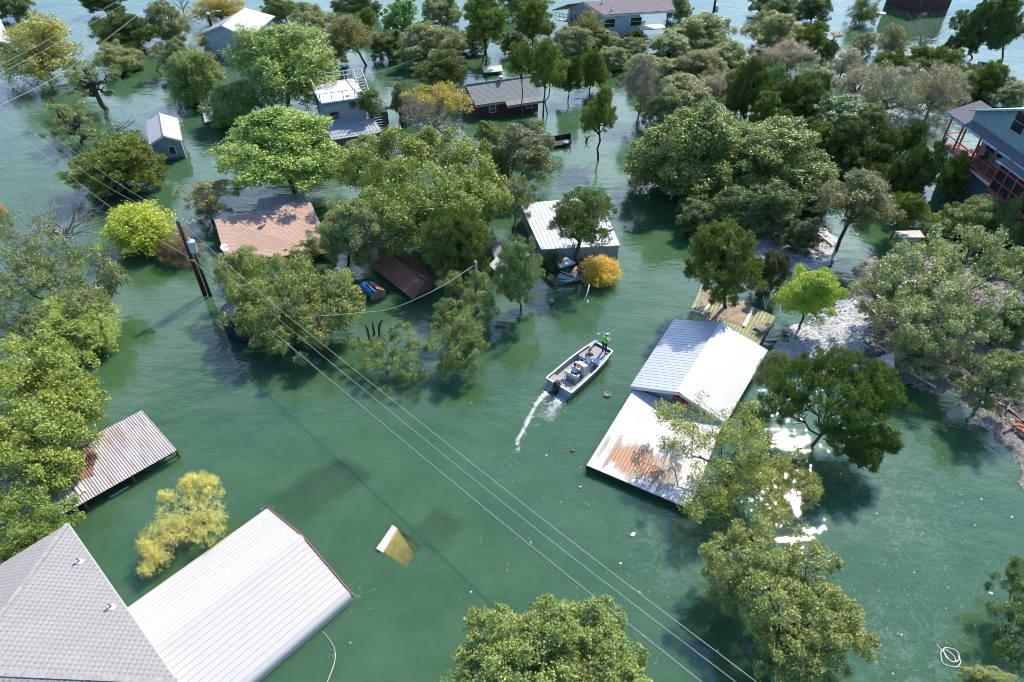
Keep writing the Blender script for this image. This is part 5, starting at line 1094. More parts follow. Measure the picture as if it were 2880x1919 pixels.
g0 = P(1698, 993, .60); person('person in a lime green shirt and white cap standing at the bow, back turned', g0, BA-.25, STAND, M_SKIN, M_LIME, M_CHAR, M_SHOE, M_HAIR, M_CAP)
BEND = dict(STAND); BEND.update(pelvis=(-.18, 0, .60), chest=(.06, 0, .88), neck=(.18, 0, 1.03), head=(.27, 0, 1.13), shl=(.12, .19, .97), shr=(.12, -.19, .97), ell=(.27, .25, .74), elr=(.27, -.25, .74), wrl=(.46, .16, .72), wrr=(.46, -.14, .72), face=(.8, 0, -.4), knl=(.22, .13, .50), knr=(.20, -.13, .48))
g1 = P(1655, 1036, .2); person('person in a white shirt and blue jeans leaning forward beside the boat console', g1, BA+.35, BEND, M_SKIN, M_WSH, M_JEAN, mat('white_shoe', (.6, .6, .6), .6), M_HAIR, M_STRAW, long_sleeve=True)
SIT = dict(pelvis=(0, 0, .10), chest=(.10, 0, .45), neck=(.15, 0, .62), head=(.22, 0, .76), shl=(.10, .19, .56), shr=(.10, -.19, .56), ell=(.26, .26, .36), elr=(.26, -.26, .34), wrl=(.46, .12, .40), wrr=(.46, -.10, .38),
           knl=(.42, .15, .12), knr=(.42, -.15, .12), anl=(.44, .15, -.30), anr=(.46, -.14, -.30), tol=(.60, .17, -.35), tor=(.62, -.16, -.35), face=(.9, 0, -.3))
q = bt(xb+.12, bat(1664, 1006, .52)[1], .57); person('person in brown clothes with dark hair sitting bent over on the bow deck edge', q, BA+math.pi+.5, SIT, M_SKIN2, M_CAMO, mat('olive_trousers', (.09, .075, .04), .8, var=.4, scale=8), M_SHOE, M_HAIR)
SIT2 = dict(SIT); SIT2.update(chest=(.03, 0, .47), neck=(.05, 0, .65), head=(.08, 0, .80), shl=(.03, .19, .58), shr=(.03, -.19, .58), ell=(.20, .27, .38), elr=(.20, -.27, .38), wrl=(.46, .15, .36), wrr=(.46, -.15, .36), face=(1, 0, 0), anl=(.50, .15, -.42), anr=(.50, -.15, -.42), tol=(.65, .16, -.52), tor=(.65, -.16, -.52))
person('person in a pale blue shirt sitting at the boat wheel, seen from behind', loc2(0, -.06, .80), BA, SIT2, M_SKIN, mat('pale_blue_shirt', (.50, .58, .72), .7, var=.1), M_CHAR, M_SHOE, M_HAIR, None, long_sleeve=True)

# ------------------------------------------------------------ wake
def flecks(name, pts, sizes, zs, m, rng, n6=6, jit=.35):
    mb = MB()
    for (x, y), s_, z in zip(pts, sizes, zs):
        k = n6; a0 = rng.uniform(0, 6.28); mb.face([(x+s_*rng.uniform(1-jit, 1+jit)*math.cos(a0+6.283*i/k), y+s_*rng.uniform(1-jit, 1+jit)*.8*math.sin(a0+6.283*i/k), z) for i in range(k)])
    return mb.build(name, m)
rng = np.random.default_rng(77); M_FOAM = mat('foam_white', (.80, .82, .82), .7, var=.1)
pts, sz = [], []
def trail(path, n, w0, w1, s0, s1):
    q = [P(*p) for p in path]
    for _ in range(n):
        t = rng.uniform(0, 1)**1.25; k = min(int(t*(len(q)-1)), len(q)-2); f = t*(len(q)-1)-k; p = q[k].lerp(q[k+1], f); w_ = w0+(w1-w0)*t
        if rng.uniform() < .25+.75*abs(math.sin(t*11+len(path))): pts.append((p.x+rng.normal(0, w_), p.y+rng.normal(0, w_))); sz.append(rng.uniform(.3, 1)**2*(s0+(s1-s0)*t))
trail([(1545, 1092), (1510, 1135), (1487, 1180), (1475, 1205), (1455, 1240), (1458, 1268)], 900, .10, .07, .075, .035); trail([(1590, 1110), (1568, 1130), (1550, 1160), (1545, 1180)], 800, .22, .22, .075, .03); trail([(1545, 1095), (1530, 1140), (1510, 1180), (1490, 1200)], 170, .2, .3, .05, .03); trail([(1475, 1210), (1452, 1250), (1440, 1330), (1445, 1400)], 200, .15, .5, .03, .02)
tag(flecks('wake_foam', pts, sz, rng.uniform(.035, .06, len(pts)), M_FOAM, rng), 'white foam trail churned up behind the boat', 'foam', kind='stuff')
# floating leaf litter, seeds and bits of foam over the whole surface
pts, sz = [], []
for _ in range(2300):
    r = rng.uniform(); 
    px, py = (rng.uniform(2150, 2860), rng.uniform(1180, 1900)) if r < .5 else ((rng.uniform(1300, 2250), rng.uniform(1000, 1900)) if r < .85 else (rng.uniform(200, 2800), rng.uniform(700, 1900)))
    c_ = P(px, py); pts.append((c_.x, c_.y)); sz.append(rng.uniform(.008, .024)*(1+2*(rng.uniform() < .03)))
for (px, py) in ((577, 832), (921, 1010), (1343, 880), (2273, 1256), (1624, 750), (1683, 452), (1790, 342), (1527, 332), (500, 410), (1650, 1312), (1938, 1432), (1800, 1370), (750, 1430), (990, 1680), (700, 940), (1120, 1540), (2240, 930), (2072, 1000), (1090, 1090), (1300, 1040), (300, 1400), (420, 1330)):
    q = P(px, py)
    for _ in range(45): a_ = rng.uniform(0, 6.28); r_ = abs(rng.normal(0, .45))+.1; pts.append((q.x+r_*math.cos(a_)*1.6, q.y+r_*math.sin(a_))); sz.append(rng.uniform(.01, .028))
tag(flecks('floating_litter', pts, sz, rng.uniform(.03, .05, len(pts)), mat('pale_litter', (.68, .66, .58), .6, var=.5, scale=.7), rng, 5), 'tiny pale leaves and foam specks floating on the water', 'litter', kind='stuff')
pts, sz = [], []
for _ in range(260): c_ = P(rng.uniform(1250, 2800), rng.uniform(900, 1850)); pts.append((c_.x, c_.y)); sz.append(rng.uniform(.018, .045))
tag(flecks('floating_leaves', pts, sz, rng.uniform(.03, .05, len(pts)), mat('tan_leaves', (.45, .28, .12), .7, var=.5, scale=.8), rng, 5), 'scattered brown and yellow leaves floating on the water', 'leaves', kind='stuff')

# ------------------------------------------------------------ utility poles and cables
M_POLE = mat('creosote_pole', (.075, .042, .032), .85, var=.5, scale=4, stretch=(1, 1, .2)); M_POLEG = mat('grey_pole', (.20, .18, .17), .85, var=.4, scale=4, stretch=(1, 1, .2)); M_ALU = mat('cable_alu', (.50, .50, .48), .5, .2, .1); M_CABD = mat('dark_cable', (.10, .15, .15), .5, .2, .2); M_CERA = mat('porcelain', (.62, .66, .70), .3)
def pole(base, h, r, label, m=M_POLE, top=None):
    b = P(*base); root = thing('utility_pole', b, label, 'utility pole'); mb = MB(); t_ = Vector((b.x, b.y, h)) if top is None else top
    mb.tube([(b.x, b.y, -.8), b.lerp(t_, .5), t_], [r*1.15, r, r*.85], 12); mb.build('shaft', m, root); return root, b, t_
u1, b1, t1 = pole((577, 830), zfor(P(577, 830), 0, 622), .16, 'tall dark utility pole with a grey transformer, standing in the water')
mb = MB(); zt = zfor(b1, 0, 690); zb = zfor(b1, 0, 668); mb.lathe((b1.x+.42, b1.y-.05, zt-.55), [(.05, -.03), (.27, 0), (.28, .05), (.28, .85), (.30, .87), (.30, .92), (.20, .98), (.05, 1.0)], 20); tf_ = mb.build('transformer', mat('transformer_grey', (.55, .62, .70), .35, var=.08), u1)
mb = MB(); mb.lathe((b1.x+.35, b1.y, zt+.42), [(.05, 0), (.09, .05), (.05, .09), (.09, .14), (.05, .18), (.03, .25)], 10); mb.build('bushing', M_CERA, tf_); mb = MB(); mb.beam((b1.x+.1, b1.y, zt-.3), (b1.x+.3, b1.y-.05, zt-.3), .1, .08); mb.beam((b1.x+.1, b1.y, zt+.1), (b1.x+.3, b1.y-.05, zt+.1), .1, .08); mb.build('mounting_bracket', M_DARK, tf_)
mb = MB(); mb.beam((b1.x, b1.y, t1.z-.55), (b1.x+.95, b1.y+.35, t1.z-.35), .07, .07); mb.tube([(b1.x+.55, b1.y+.2, t1.z-.42), (b1.x+.75, b1.y+.28, t1.z+.15)], .02, 5); mb.build('crossarm', M_GREYT, u1)
for dx, dy, dz in ((0, 0, 0), (.95, .35, -.33), (.55, .2, -.42)): mb = MB(); mb.lathe((b1.x+dx, b1.y+dy, t1.z+dz), [(.06, -.02), (.07, .05), (.04, .09), (.085, .13), (.04, .17), (.07, .21), (.03, .27)], 10); mb.build('insulator', M_CERA, u1)
mb = MB(); za = zfor(b1, 0, 728); mb.tube([(b1.x-.25, b1.y-.1, za), (b1.x-.1, b1.y-.18, za+.1), (b1.x+.15, b1.y-.15, za-.1), (b1.x+.35, b1.y-.1, za-.35)], .03, 6); mb.beam((b1.x-.25, b1.y-.17, za+.05), (b1.x+.25, b1.y-.17, za-.08), .08, .08); mb.build('cable_clamp', M_GREYT, u1)
u2, b2, t2 = pole((592, 833), zfor(P(592, 833), 0, 712), .12, 'shorter brown pole leaning close beside the transformer pole'); mb = MB(); mb.lathe(t2, [(.13, -.05), (.14, .03), (.05, .07)], 10); mb.build('pole_cap', M_GREYT, u2)
u3, b3, t3 = pole((921, 1008), zfor(P(921, 1008), 0, 888), .13, 'short reddish-brown pole in the open water holding a braided cable', mat('red_brown_pole', (.13, .055, .035), .8, var=.4, scale=4)); mb = MB(); mb.tube([t3+Vector((.05+.09*math.cos(a), 0, .1+.09*math.sin(a))) for a in np.linspace(-1, 4, 9)], .018, 5); mb.build('hook', M_GREYT, u3)
u4, b4, t4 = pole((1343, 878), zfor(P(1343, 878), 0, 735), .14, 'grey pole beside the tall channel oak in the middle of the scene', M_POLEG); mb = MB(); mb.box(t4+Vector((.05, -.1, -.25)), (.12, .12, .4)); mb.build('pole_bracket', M_GREYT, u4)
pole((183, 362), zfor(P(183, 362), 0, 274), .14, 'thin dark leaning pole by the gnarled oaks at the left')
u5, b5, t5 = pole((2002, 58), 9.0, .16, 'far utility pole cut by the top edge, in the bright water'); mb = MB(); mb.lathe((b5.x+.45, b5.y, zfor(b5, 0, 25)-.5), [(.05, 0), (.28, .03), (.28, .9), (.1, 1)], 14); mb.build('transformer', M_CERA, u5)
u6, b6, t6 = pole((600, 95), zfor(P(600, 95), 0, 40), .2, 'stubby brown lamp pole at the left end of the white gable roof'); mb = MB(); mb.tube([t6-Vector((0, 0, .3)), t6+Vector((.6, 0, .3)), t6+Vector((1.3, 0, .4))], .07, 6); mb.ball(t6+Vector((1.6, 0, .4)), (.5, .2, .14), 12, 6); mb.build('lamp_head', mat('lamp_green', (.30, .48, .44), .5), u6)
mb = MB(); mb.lathe(t6, [(.3, -.1), (.32, .1), (.2, .2)], 10); mb.build('pole_cap', M_PALEW, u6)
def cat(pts, n=10):
    pts = [Vector(p) for p in pts]; P_ = [pts[0]*2-pts[1]]+pts+[pts[-1]*2-pts[-2]]; out = []
    for i in range(1, len(P_)-2):
        p0, p1, p2, p3 = P_[i-1:i+3]
        for k in range(n): t = k/n; out.append(.5*((2*p1)+(p2-p0)*t+(2*p0-5*p1+4*p2-p3)*t*t+(3*p1-p0-3*p2+p3)*t**3))
    return out+[pts[-1]]
def cable(pts, r, m, label, group='overhead cables'):
    mb = MB(); mb.tube(cat(pts), r, 6); return tag(mb.build('overhead_cable', m), label, 'cable', group)
zA, zB, zC_ = za-.1, zt-.4, t1.z-.3
cable([P(532, 725, zA), P(720, 893, zA-.45), P(797, 960, zA-.6), P(1372, 1440, zA-.6), P(1972, 1921, zA+.1), P(2300, 2185, zA+.6)], .024, M_CABD, 'thickest dark green cable crossing the water from the transformer pole to the bottom edge')
cable([P(532, 722, zA+.12), P(720, 890, zA-.33), P(797, 957, zA-.48), P(1372, 1436, zA-.48), P(1973, 1917, zA+.22), P(2300, 2180, zA+.7)], .008, M_ALU, 'pale support wire running along the thick dark green cable')
cable([P(534, 690, zB), P(720, 842, zB-.4), P(855, 958, zB-.6), P(1444, 1437, zB-.5), P(2073, 1921, zB+.2), P(2400, 2172, zB+.6)], .009, M_ALU, 'middle pale wire crossing the water to the bottom edge')
cable([P(520, 636, zC_), P(720, 814, zC_-.4), P(897, 960, zC_-.6), P(1501, 1440, zC_-.5), P(2131, 1921, zC_+.2), P(2470, 2180, zC_+.6)], .009, M_ALU, 'right-hand pale wire crossing the water to the bottom edge')
cable([P(530, 723, zA), P(400, 645, zA-.2), P(251, 538, zA-.3), P(130, 440, zA-.2), P(0, 340, zA+.2), P(-200, 190, zA+.8)], .014, M_ALU, 'lowest pale cable from the transformer pole to the left edge')
cable([P(500, 634, t1.z-.2), P(400, 580, zC_-.1), P(232, 480, zC_-.2), P(0, 300, zC_+.2), P(-200, 145, zC_+.6)], .009, M_ALU, 'thin wire from the transformer pole top to the left edge, the lower of two')
cable([P(495, 622, t1.z+.1), P(416, 568, t1.z-.2), P(281, 480, t1.z-.3), P(0, 272, t1.z), P(-200, 120, t1.z+.4)], .009, M_ALU, 'thin wire from the transformer pole top to the left edge, the upper of two')
cable([P(-60, 215, 8), P(0, 184, 7.8), P(160, 99, 7.6), P(337, 0, 7.8), P(480, -80, 8)], .012, M_ALU, 'upper of two thin cables crossing the top left corner')
cable([P(-60, 240, 8), P(0, 208, 7.8), P(180, 111, 7.6), P(370, 0, 7.8), P(520, -85, 8)], .012, M_ALU, 'second thin cable crossing the top left corner')
cable([P(-60, 328, 7.5), P(0, 297, 7.4), P(161, 214, 7), P(300, 110, 7), P(432, 6, 7.2), P(520, -70, 7.4)], .016, M_ALU, 'thick pale cable crossing the top left corner below the thin ones')
cable([t3-Vector((0, 0, .05)), P(1010, 880, t3.z-.4), P(1105, 867, t3.z-.3), P(1228, 813, t3.z+.2), P(1332, 748, t4.z-.4)], .016, M_ALU, 'braided pale cable from the short reddish pole to the grey pole')
cable([t3-Vector((0, 0, .3)), P(820, 862, t3.z+.1), P(700, 810, t3.z+1)], .014, M_CABD, 'dark wire from the short reddish pole into the spreading oak')
cable([t3-Vector((0, 0, 1.2)), P(960, 935, 2.4), P(1000, 932, 2.3)], .009, M_ALU, 'thin low wire from the short reddish pole to the half-dead oak')
cable([P(1018, 219, 4.5), P(1127, 182, 4.2), P(1190, 158, 4.6)], .035, M_CABD, 'grey cable from the railed terrace roof into the trees')
cable([P(592, 762, 2.3), P(612, 745, 2.0), P(634, 728, 1.0)], .009, M_ALU, 'service wire from the pole to the tan roof corner')

# ------------------------------------------------------------ water tank
tb = P(698, 925); zt = zfor(tb, 0, 868); tr_ = 60/px_scale(Vector((tb.x, tb.y, zt)))[0]; tk = thing('water_tank', tb, 'big black cylindrical water tank with round lids, half under an oak', 'water tank'); mb = MB()
mb.lathe(tb, [(tr_, -.8), (tr_*1.01, zt*.3), (tr_, zt*.32), (tr_*1.01, zt*.62), (tr_, zt*.64), (tr_, zt-.06), (tr_*.96, zt), (tr_*.3, zt+.06), (.05, zt+.06)], 32); mb.build('shell', mat('black_plastic', (.022, .026, .036), .55, var=.3, spec=.35), tk)
mb = MB(); mb.lathe((tb.x, tb.y, zt+.035), [(tr_*.95, -.02), (tr_*.3, .05), (.02, .055)], 32); mb.build('top', mat('grey_top', (.27, .25, .26), .8, var=.2), tk)  # top and lids a lighter grey than the black shell
for dx, dy, r in ((-.35, .42, .30), (-.02, -.05, .30), (.5, .25, .2)): mb = MB(); mb.lathe((tb.x+dx*tr_, tb.y+dy*tr_, zt+.06), [(r*tr_, -.02), (r*tr_, .10), (r*tr_*.9, .13), (.02, .14)], 20); mb.build('lid', mat('grey_lid', (.29, .27, .28), .8, var=.15), tk)

# ------------------------------------------------------------ floating and stranded things
def ring(pts, r, m, name, label, c, grp=None): mb = MB(); mb.tube(pts, r, 6, False); return tag(mb.build(name, m), label, c, grp)
hp = [P(x, y, .04) for x, y in ((2634, 1812), (2648, 1828), (2660, 1822), (2690, 1830), (2698, 1852), (2685, 1862), (2662, 1850), (2655, 1826), (2680, 1842), (2688, 1860), (2672, 1858), (2652, 1832), (2646, 1838), (2650, 1862), (2665, 1872), (2690, 1876), (2702, 1862), (2694, 1845))]
ring(cat(hp, 6), .022, mat('white_hose', (.72, .66, .66), .5), 'hose', 'loops of pale hose floating at the lower right', 'hose')
hp = [P(2140+30*math.cos(a)*(1+.05*math.sin(2*a)), 1768+24*math.sin(a), 3.0) for a in np.linspace(0, 5.6, 22)]+[P(2160+26*math.cos(a), 1765+22*math.sin(a), 2.9) for a in np.linspace(1.2, 6.6, 20)]
ring(cat(hp, 2), .030, mat('yellow_hose', (.34, .27, .07), .5), 'hose', 'coil of dull yellow hose hanging in the big pale oak at lower right', 'hose')
mb = MB(); br = cat([P(x, y, .05) for x, y in ((906, 1776), (922, 1792), (938, 1818), (943, 1840), (940, 1866), (930, 1895), (918, 1925))], 5); mb.tube(br, np.linspace(.012, .035, len(br)), 6)
for q0, q1 in (((941, 1832), (929, 1825)), ((942, 1838), (922, 1848)), ((942, 1840), (934, 1855))): mb.tube([P(*q0, .05), P(*q1, .06)], [.01, .005], 4)
tag(mb.build('bent_branch', mat('bleached_branch', (.50, .45, .38), .8)), 'thin bleached bent branch floating right of the white metal carport', 'branch')
c_ = P(1708, 1111, .03); mb = MB(); mb.lathe(c_, [(.10, -.05), (.2, .02), (.24, .10), (.21, .10), (.16, .03), (.02, .0)], 20); tag(mb.build('bowl', mat('dark_bowl', (.26, .21, .19), .6)), 'round dark bowl floating between the boat and the metal roof', 'bowl')
bucket(P(1546, 856, -.1), .17, .4, M_CERA, None, 'bucket', 'white bucket floating on dark water below the silver roof', None, Matrix.Rotation(.35, 3, 'Y'))
c_ = P(1611, 1268, .05); mb = MB(); mb.ball(c_, (.12, .10, .09), 12, 8); mb.ball(c_+Vector((.05, .03, .07)), (.04, .04, .03), 8, 5); tag(mb.build('gourd', mat('brown_gourd', (.33, .17, .09), .7, var=.4, scale=9)), 'small brown round gourd floating left of the porch roof', 'gourd')
c_ = P(1632, 1370, .04); mb = MB(); mb.ball(c_, (.10, .08, .04), 10, 6); mb.box(c_+Vector((.03, 0, .04)), (.1, .07, .03), .5); tag(mb.build('litter_scrap', mat('pinkish_scrap', (.6, .46, .38), .7, var=.4, scale=9)), 'pinkish scrap of litter floating off the corner of the porch roof', 'litter')
pc = [P(x, y, .05) for x, y in ((1771, 1505), (1780, 1496), (1789, 1499), (1783, 1509))]; mb = MB(); mb.slab(*pc, .03); tag(mb.build('white_card', M_CAP), 'square white card floating below the porch roof', 'card')
pc = [P(x, y, .05) for x, y in ((2779, 1667), (2784, 1664), (2795, 1669), (2790, 1672))]; mb = MB(); mb.slab(*pc, .03); tag(mb.build('white_scrap', M_CAP), 'small white scrap floating near the right-edge tree', 'litter')
mb = MB(); mb.beam(P(311, 1399, .02), P(362, 1368, .02), .10, .06); tag(mb.build('floating_board', mat('green_white_board', (.40, .52, .42), .6)), 'pale board floating along the rusty shed edge', 'board')
mb = MB(); mb.tube([P(1658, 800, .9), P(1651, 826, .3), P(1638, 860, -.15)], .055, 8); tag(mb.build('white_pipe', mat('pipe_white', (.60, .60, .62), .5, var=.1)), 'slanted whitish pipe sticking out of the water by the orange shrub', 'pipe')
# rubbish raft by the silver roof
for pts, z, t_, m_, nm, lab, cat_ in ((((1565, 742), (1590, 722), (1618, 738), (1575, 752)), .75, .16, mat('pale_blue_panel', (.46, .52, .55), .6, var=.12, scale=2), 'panel_board', 'pale blue-grey panel tilted on the rubbish raft', 'panel'),
      (((1560, 790), (1578, 762), (1625, 778), (1605, 792)), .30, .12, mat('mint_panel', (.38, .52, .46), .6, var=.15), 'mint_board', 'mint green panel floating at the rubbish raft', 'panel'),
      (((1538, 782), (1546, 768), (1562, 776), (1556, 792)), .35, .3, mat('cardboard', (.33, .19, .09), .85, var=.3), 'cardboard_box', 'sodden brown box left of the mint green panel', 'box'),
      (((1600, 770), (1620, 748), (1660, 765), (1640, 790)), .22, .12, M_DIRT, 'driftwood_raft', 'brown mat of driftwood around the bare juniper trunk', 'driftwood')):
    mb = MB(); q = [P(*p, z+(.12 if i in (1, 2) else 0)) for i, p in enumerate(pts)]; mb.slab(q[3], q[2], q[1], q[0], t_); tag(mb.build(nm, m_), lab, cat_)
mb = MB(); q = [P(*p, z) for p, z in (((1557, 790), .25), ((1562, 779), .55), ((1606, 788), .3), ((1585, 800), .05), ((1556, 806), .05))]; mb.poly(q); mb.poly([p-Vector((0, 0, .05)) for p in q[::-1]]); tag(mb.build('crumpled_sheet', mat('dark_sheet', (.12, .13, .10), .6, var=.4)), 'dark bent sheet dipping into the water below the mint green panel', 'sheet')
for q0, q1, w_, lab in (((1625, 750), (1672, 775), .12, 'dark plank behind the bare juniper trunk'), ((1630, 742), (1660, 752), .2, 'short black log right of the bare juniper trunk'), ((1395, 762), (1425, 782), .08, 'pale lath pointing at the open oak'), ((1570, 764), (1612, 780), .05, 'thin dark pole lying along the mint green panel')):
    mb = MB(); mb.tube([P(*q0, .5), P(*q1, .42)], w_, 7); tag(mb.build('drift_plank', M_PALEW if 'pale' in lab else M_DARK), lab, 'plank')
c_ = P(1620, 784, .28); tb_ = MB()
tb_.tube([c_+Vector((.22*math.cos(a), .22*math.sin(a), 0)) for a in np.linspace(0, 6.283, 22)], .07, 8, False); tag(tb_.build('tyre', mat('pale_tyre', (.36, .33, .31), .7)), 'pale tyre at the tip of the mint green panel', 'tyre')
for k, (px, py, m_, lab) in enumerate(((1632, 768, M_RED, 'red plastic tub beside the pale tyre'), (1645, 772, M_WHITE, 'white plastic tub beside the orange shrub'))): bucket(P(px, py, .3), .2, .22, m_, None, 'tub', lab)
# black trailer with a white ring
q = [P(*p, .35) for p in ((1545, 397), (1606, 386), (1606, 403), (1553, 412))]; tr0 = thing('black_trailer', (q[0]+q[2])/2, 'sunken black flatbed trailer in the channel left of the lone juniper', 'trailer'); mb = MB(); mb.slab(q[3], q[2], q[1], q[0], .12); mb.build('bed', M_DARK, tr0); mb = MB()
for a, b in ((q[0], q[1]), (q[1], q[2])): mb.beam(a+Vector((0, 0, .25)), b+Vector((0, 0, .25)), .08, .5)
mb.build('side_board', mat('black_board', (.03, .045, .05), .5), tr0)
c_ = P(1592, 400, .52); mb = MB(); mb.tube([c_+Vector((.2*math.cos(a), .2*math.sin(a), 0)) for a in np.linspace(0, 6.283, 20)], .075, 8, False); tag(mb.build('white_ring', M_WHITE), 'white ring lying on the black trailer', 'ring')
mb = MB(); mb.beam(P(1601, 400, .6), P(1604, 394, .85), .1, .06); tag(mb.build('white_bottle', M_WHITE), 'small white stick at the end of the black trailer', 'stick')
# three cut stubs
for pts in (((1038, 952), (1035, 935), (1033, 925), (1026, 912)), ((1049, 948), (1053, 938), (1050, 925), (1048, 904)), ((1067, 945), (1066, 930), (1067, 914), (1076, 898))):
    n_ = len(pts); b = P(*pts[0]); mb = MB(); mb.tube([Vector((b.x, b.y, -.6))]+[Vector((P(p[0], p[1], z_).x, b.y, z_)) for p, z_ in [(p, max(.05, zfor(b, 0, p[1]))) for p in pts]], [.10, .1, .095, .085, .06], 8)
    tag(mb.build('tree_stub', mat('stub_bark', (.10, .085, .075), .9, var=.9, scale=2.2, col2=(.04, .035, .03))), {1038: 'leftmost and palest of three sawn tree stubs rising from the water', 1049: 'middle one of three sawn tree stubs rising from the water', 1067: 'right-hand sawn tree stub, tallest of three rising from the water'}[pts[0][0]], 'stub', 'sawn tree stubs')
# far bits
mb = MB(); a, b = P(0, 52, 1.2), P(34, 124, 1.2); mb.slab(a, b, b+Vector((-3, 1, .3)), a+Vector((-3, 1, .3)), .25); tag(mb.build('white_dock_roof', M_WHITE), 'bright white roof edge at the upper left edge of the photo', 'roof')
bl_ = thing('sunken_boat', P(2800, 190, 0), 'blue-white half-sunken boat under the dark junipers at the top right', 'boat'); q = [P(2752, 172, .6), P(2838, 185, .6), P(2832, 205, .3), P(2758, 195, .3)]; mb = MB(); mb.hexa([p-Vector((0, 0, .8)) for p in q[::-1]][::-1], q); mb.build('hull', mat('pale_blue_hull', (.40, .52, .62), .5, var=.2), bl_)
mb = MB(); qi = [p.lerp((q[0]+q[2])/2, .2)+Vector((0, 0, .012)) for p in q]; mb.quad(*qi[::-1]) if (qi[1]-qi[0]).cross(qi[3]-qi[0]).z < 0 else mb.quad(*qi); mb.build('interior', M_RUST, bl_)
mb = MB(); mb.tube([P(2853-2853+2593+(-3), 47, .1), P(2601, 40, .35)], [.35, .35], 12); tag(mb.build('orange_drum', mat('orange_drum', (.55, .20, .10), .6, var=.4)), 'orange-tipped drum floating below the maroon house', 'drum')
q = [P(*p, .15) for p in ((2462, 32), (2490, 34), (2492, 40), (2464, 38))]; mb = MB(); mb.slab(q[3], q[2], q[1], q[0], .12); tag(mb.build('white_float', M_WHITE), 'white slab floating left of the maroon house', 'float')
patch('driftwood_clump', ((2335, 92), (2368, 92), (2372, 102), (2345, 104)), .05, M_DIRT, 'clump of driftwood in the bright inlet below the maroon house', 'driftwood', .25, 6)
q = [P(*p, .55) for p in ((2518, 650), (2588, 648), (2602, 668), (2530, 668))]; fd = thing('floating_dock', (q[0]+q[2])/2, 'small pale floating dock below the blue-grey house', 'dock'); mb = MB()
for i in range(8): mb.slab(q[3].lerp(q[2], i/8+.004), q[3].lerp(q[2], (i+1)/8-.004), q[0].lerp(q[1], (i+1)/8-.004), q[0].lerp(q[1], i/8+.004), .06)
mb.build('decking', M_PALEW, fd); mb = MB(); mb.box((q[0]+q[2])/2-Vector((0, 0, .3)), (1.9, .8, .4), .05); mb.build('pontoon', M_GREYT, fd)
q = [P(*p, .5) for p in ((2592, 650), (2660, 645), (2668, 655), (2600, 660))]; mb = MB(); mb.slab(q[3], q[2], q[1], q[0], .1); tag(mb.build('gangway', M_DARK), 'dark gangway joining the small floating dock to the house', 'gangway')
q = [P(*p, .5) for p in ((1355, 188), (1410, 182), (1414, 200), (1362, 204))]; pd = thing('small_pier', (q[0]+q[2])/2, 'broken pale pier behind the dark red house', 'pier'); mb = MB(); mb.slab(q[3], q[2], q[1], q[0], .1); mb.build('decking', M_PALEW, pd); mb = MB(); rail(mb, q[0], q[1], 3); mb.build('pier_railing', M_GREYT, pd)
q = [P(*p, .3) for p in ((570, 315), (598, 310), (600, 340), (575, 345))]; pd = thing('small_pier', (q[0]+q[2])/2, 'little grey jetty right of the small grey shed', 'pier'); mb = MB(); mb.slab(q[3], q[2], q[1], q[0], .1); mb.build('decking', M_GREYT, pd); mb = MB(); mb.box((q[0]+q[1])/2+Vector((0, 0, .2)), (1.0, .5, .4)); mb.build('bench', M_WHITE, pd)
mb = MB(); mb.tube([P(1074, 304, .1), P(1110, 298, .12)], .12, 7); tag(mb.build('floating_log', M_PALEW), 'pale log floating between the railed house and the yellow-topped tree', 'log')

# ------------------------------------------------------------ littered bank on the right
def bank(name, outline, label, seed, n=90, amp=.10, base=.03, m_=None):
    rng = np.random.default_rng(seed); pts = [P(*q) for q in outline]; xs = [p.x for p in pts]; ys = [p.y for p in pts]; x0, x1, y0, y1 = min(xs)-1, max(xs)+1, min(ys)-1, max(ys)+1
    gx, gy = np.meshgrid(np.linspace(x0, x1, n), np.linspace(y0, y1, n)); X, Y = gx.ravel(), gy.ravel(); ins = np.zeros(len(X), bool); dist = np.full(len(X), 1e9)
    for i in range(len(pts)):
        a, b = pts[i], pts[(i+1) % len(pts)]; c1 = ((a.y > Y) != (b.y > Y)) & (X < (b.x-a.x)*(Y-a.y)/(b.y-a.y+1e-12)+a.x); ins ^= c1
        dx, dy = b.x-a.x, b.y-a.y; t = np.clip(((X-a.x)*dx+(Y-a.y)*dy)/(dx*dx+dy*dy+1e-9), 0, 1); dist = np.minimum(dist, np.hypot(X-a.x-t*dx, Y-a.y-t*dy))
    sd = np.where(ins, dist, -dist); nz = rng.normal(size=len(X)); Z = np.clip(sd+.35*np.sin(X*2.1+Y*1.3)+.25*np.sin(Y*3.7-X*1.1)+.1*nz, -.6, .5)*.10+base+amp*.35*nz*(sd > 0)
    me = bpy.data.meshes.new(name); f = [(r*n+c, r*n+c+1, (r+1)*n+c+1, (r+1)*n+c) for r in range(n-1) for c in range(n-1)]; keep = sd > -.7
    f = [q for q in f if keep[list(q)].all()]; me.from_pydata(list(zip(X.tolist(), Y.tolist(), Z.tolist())), [], f); o = bpy.data.objects.new(name, me); COL.objects.link(o); me.materials.append(m_ or M_BANK)
    return tag(o, label, 'debris', kind='stuff')
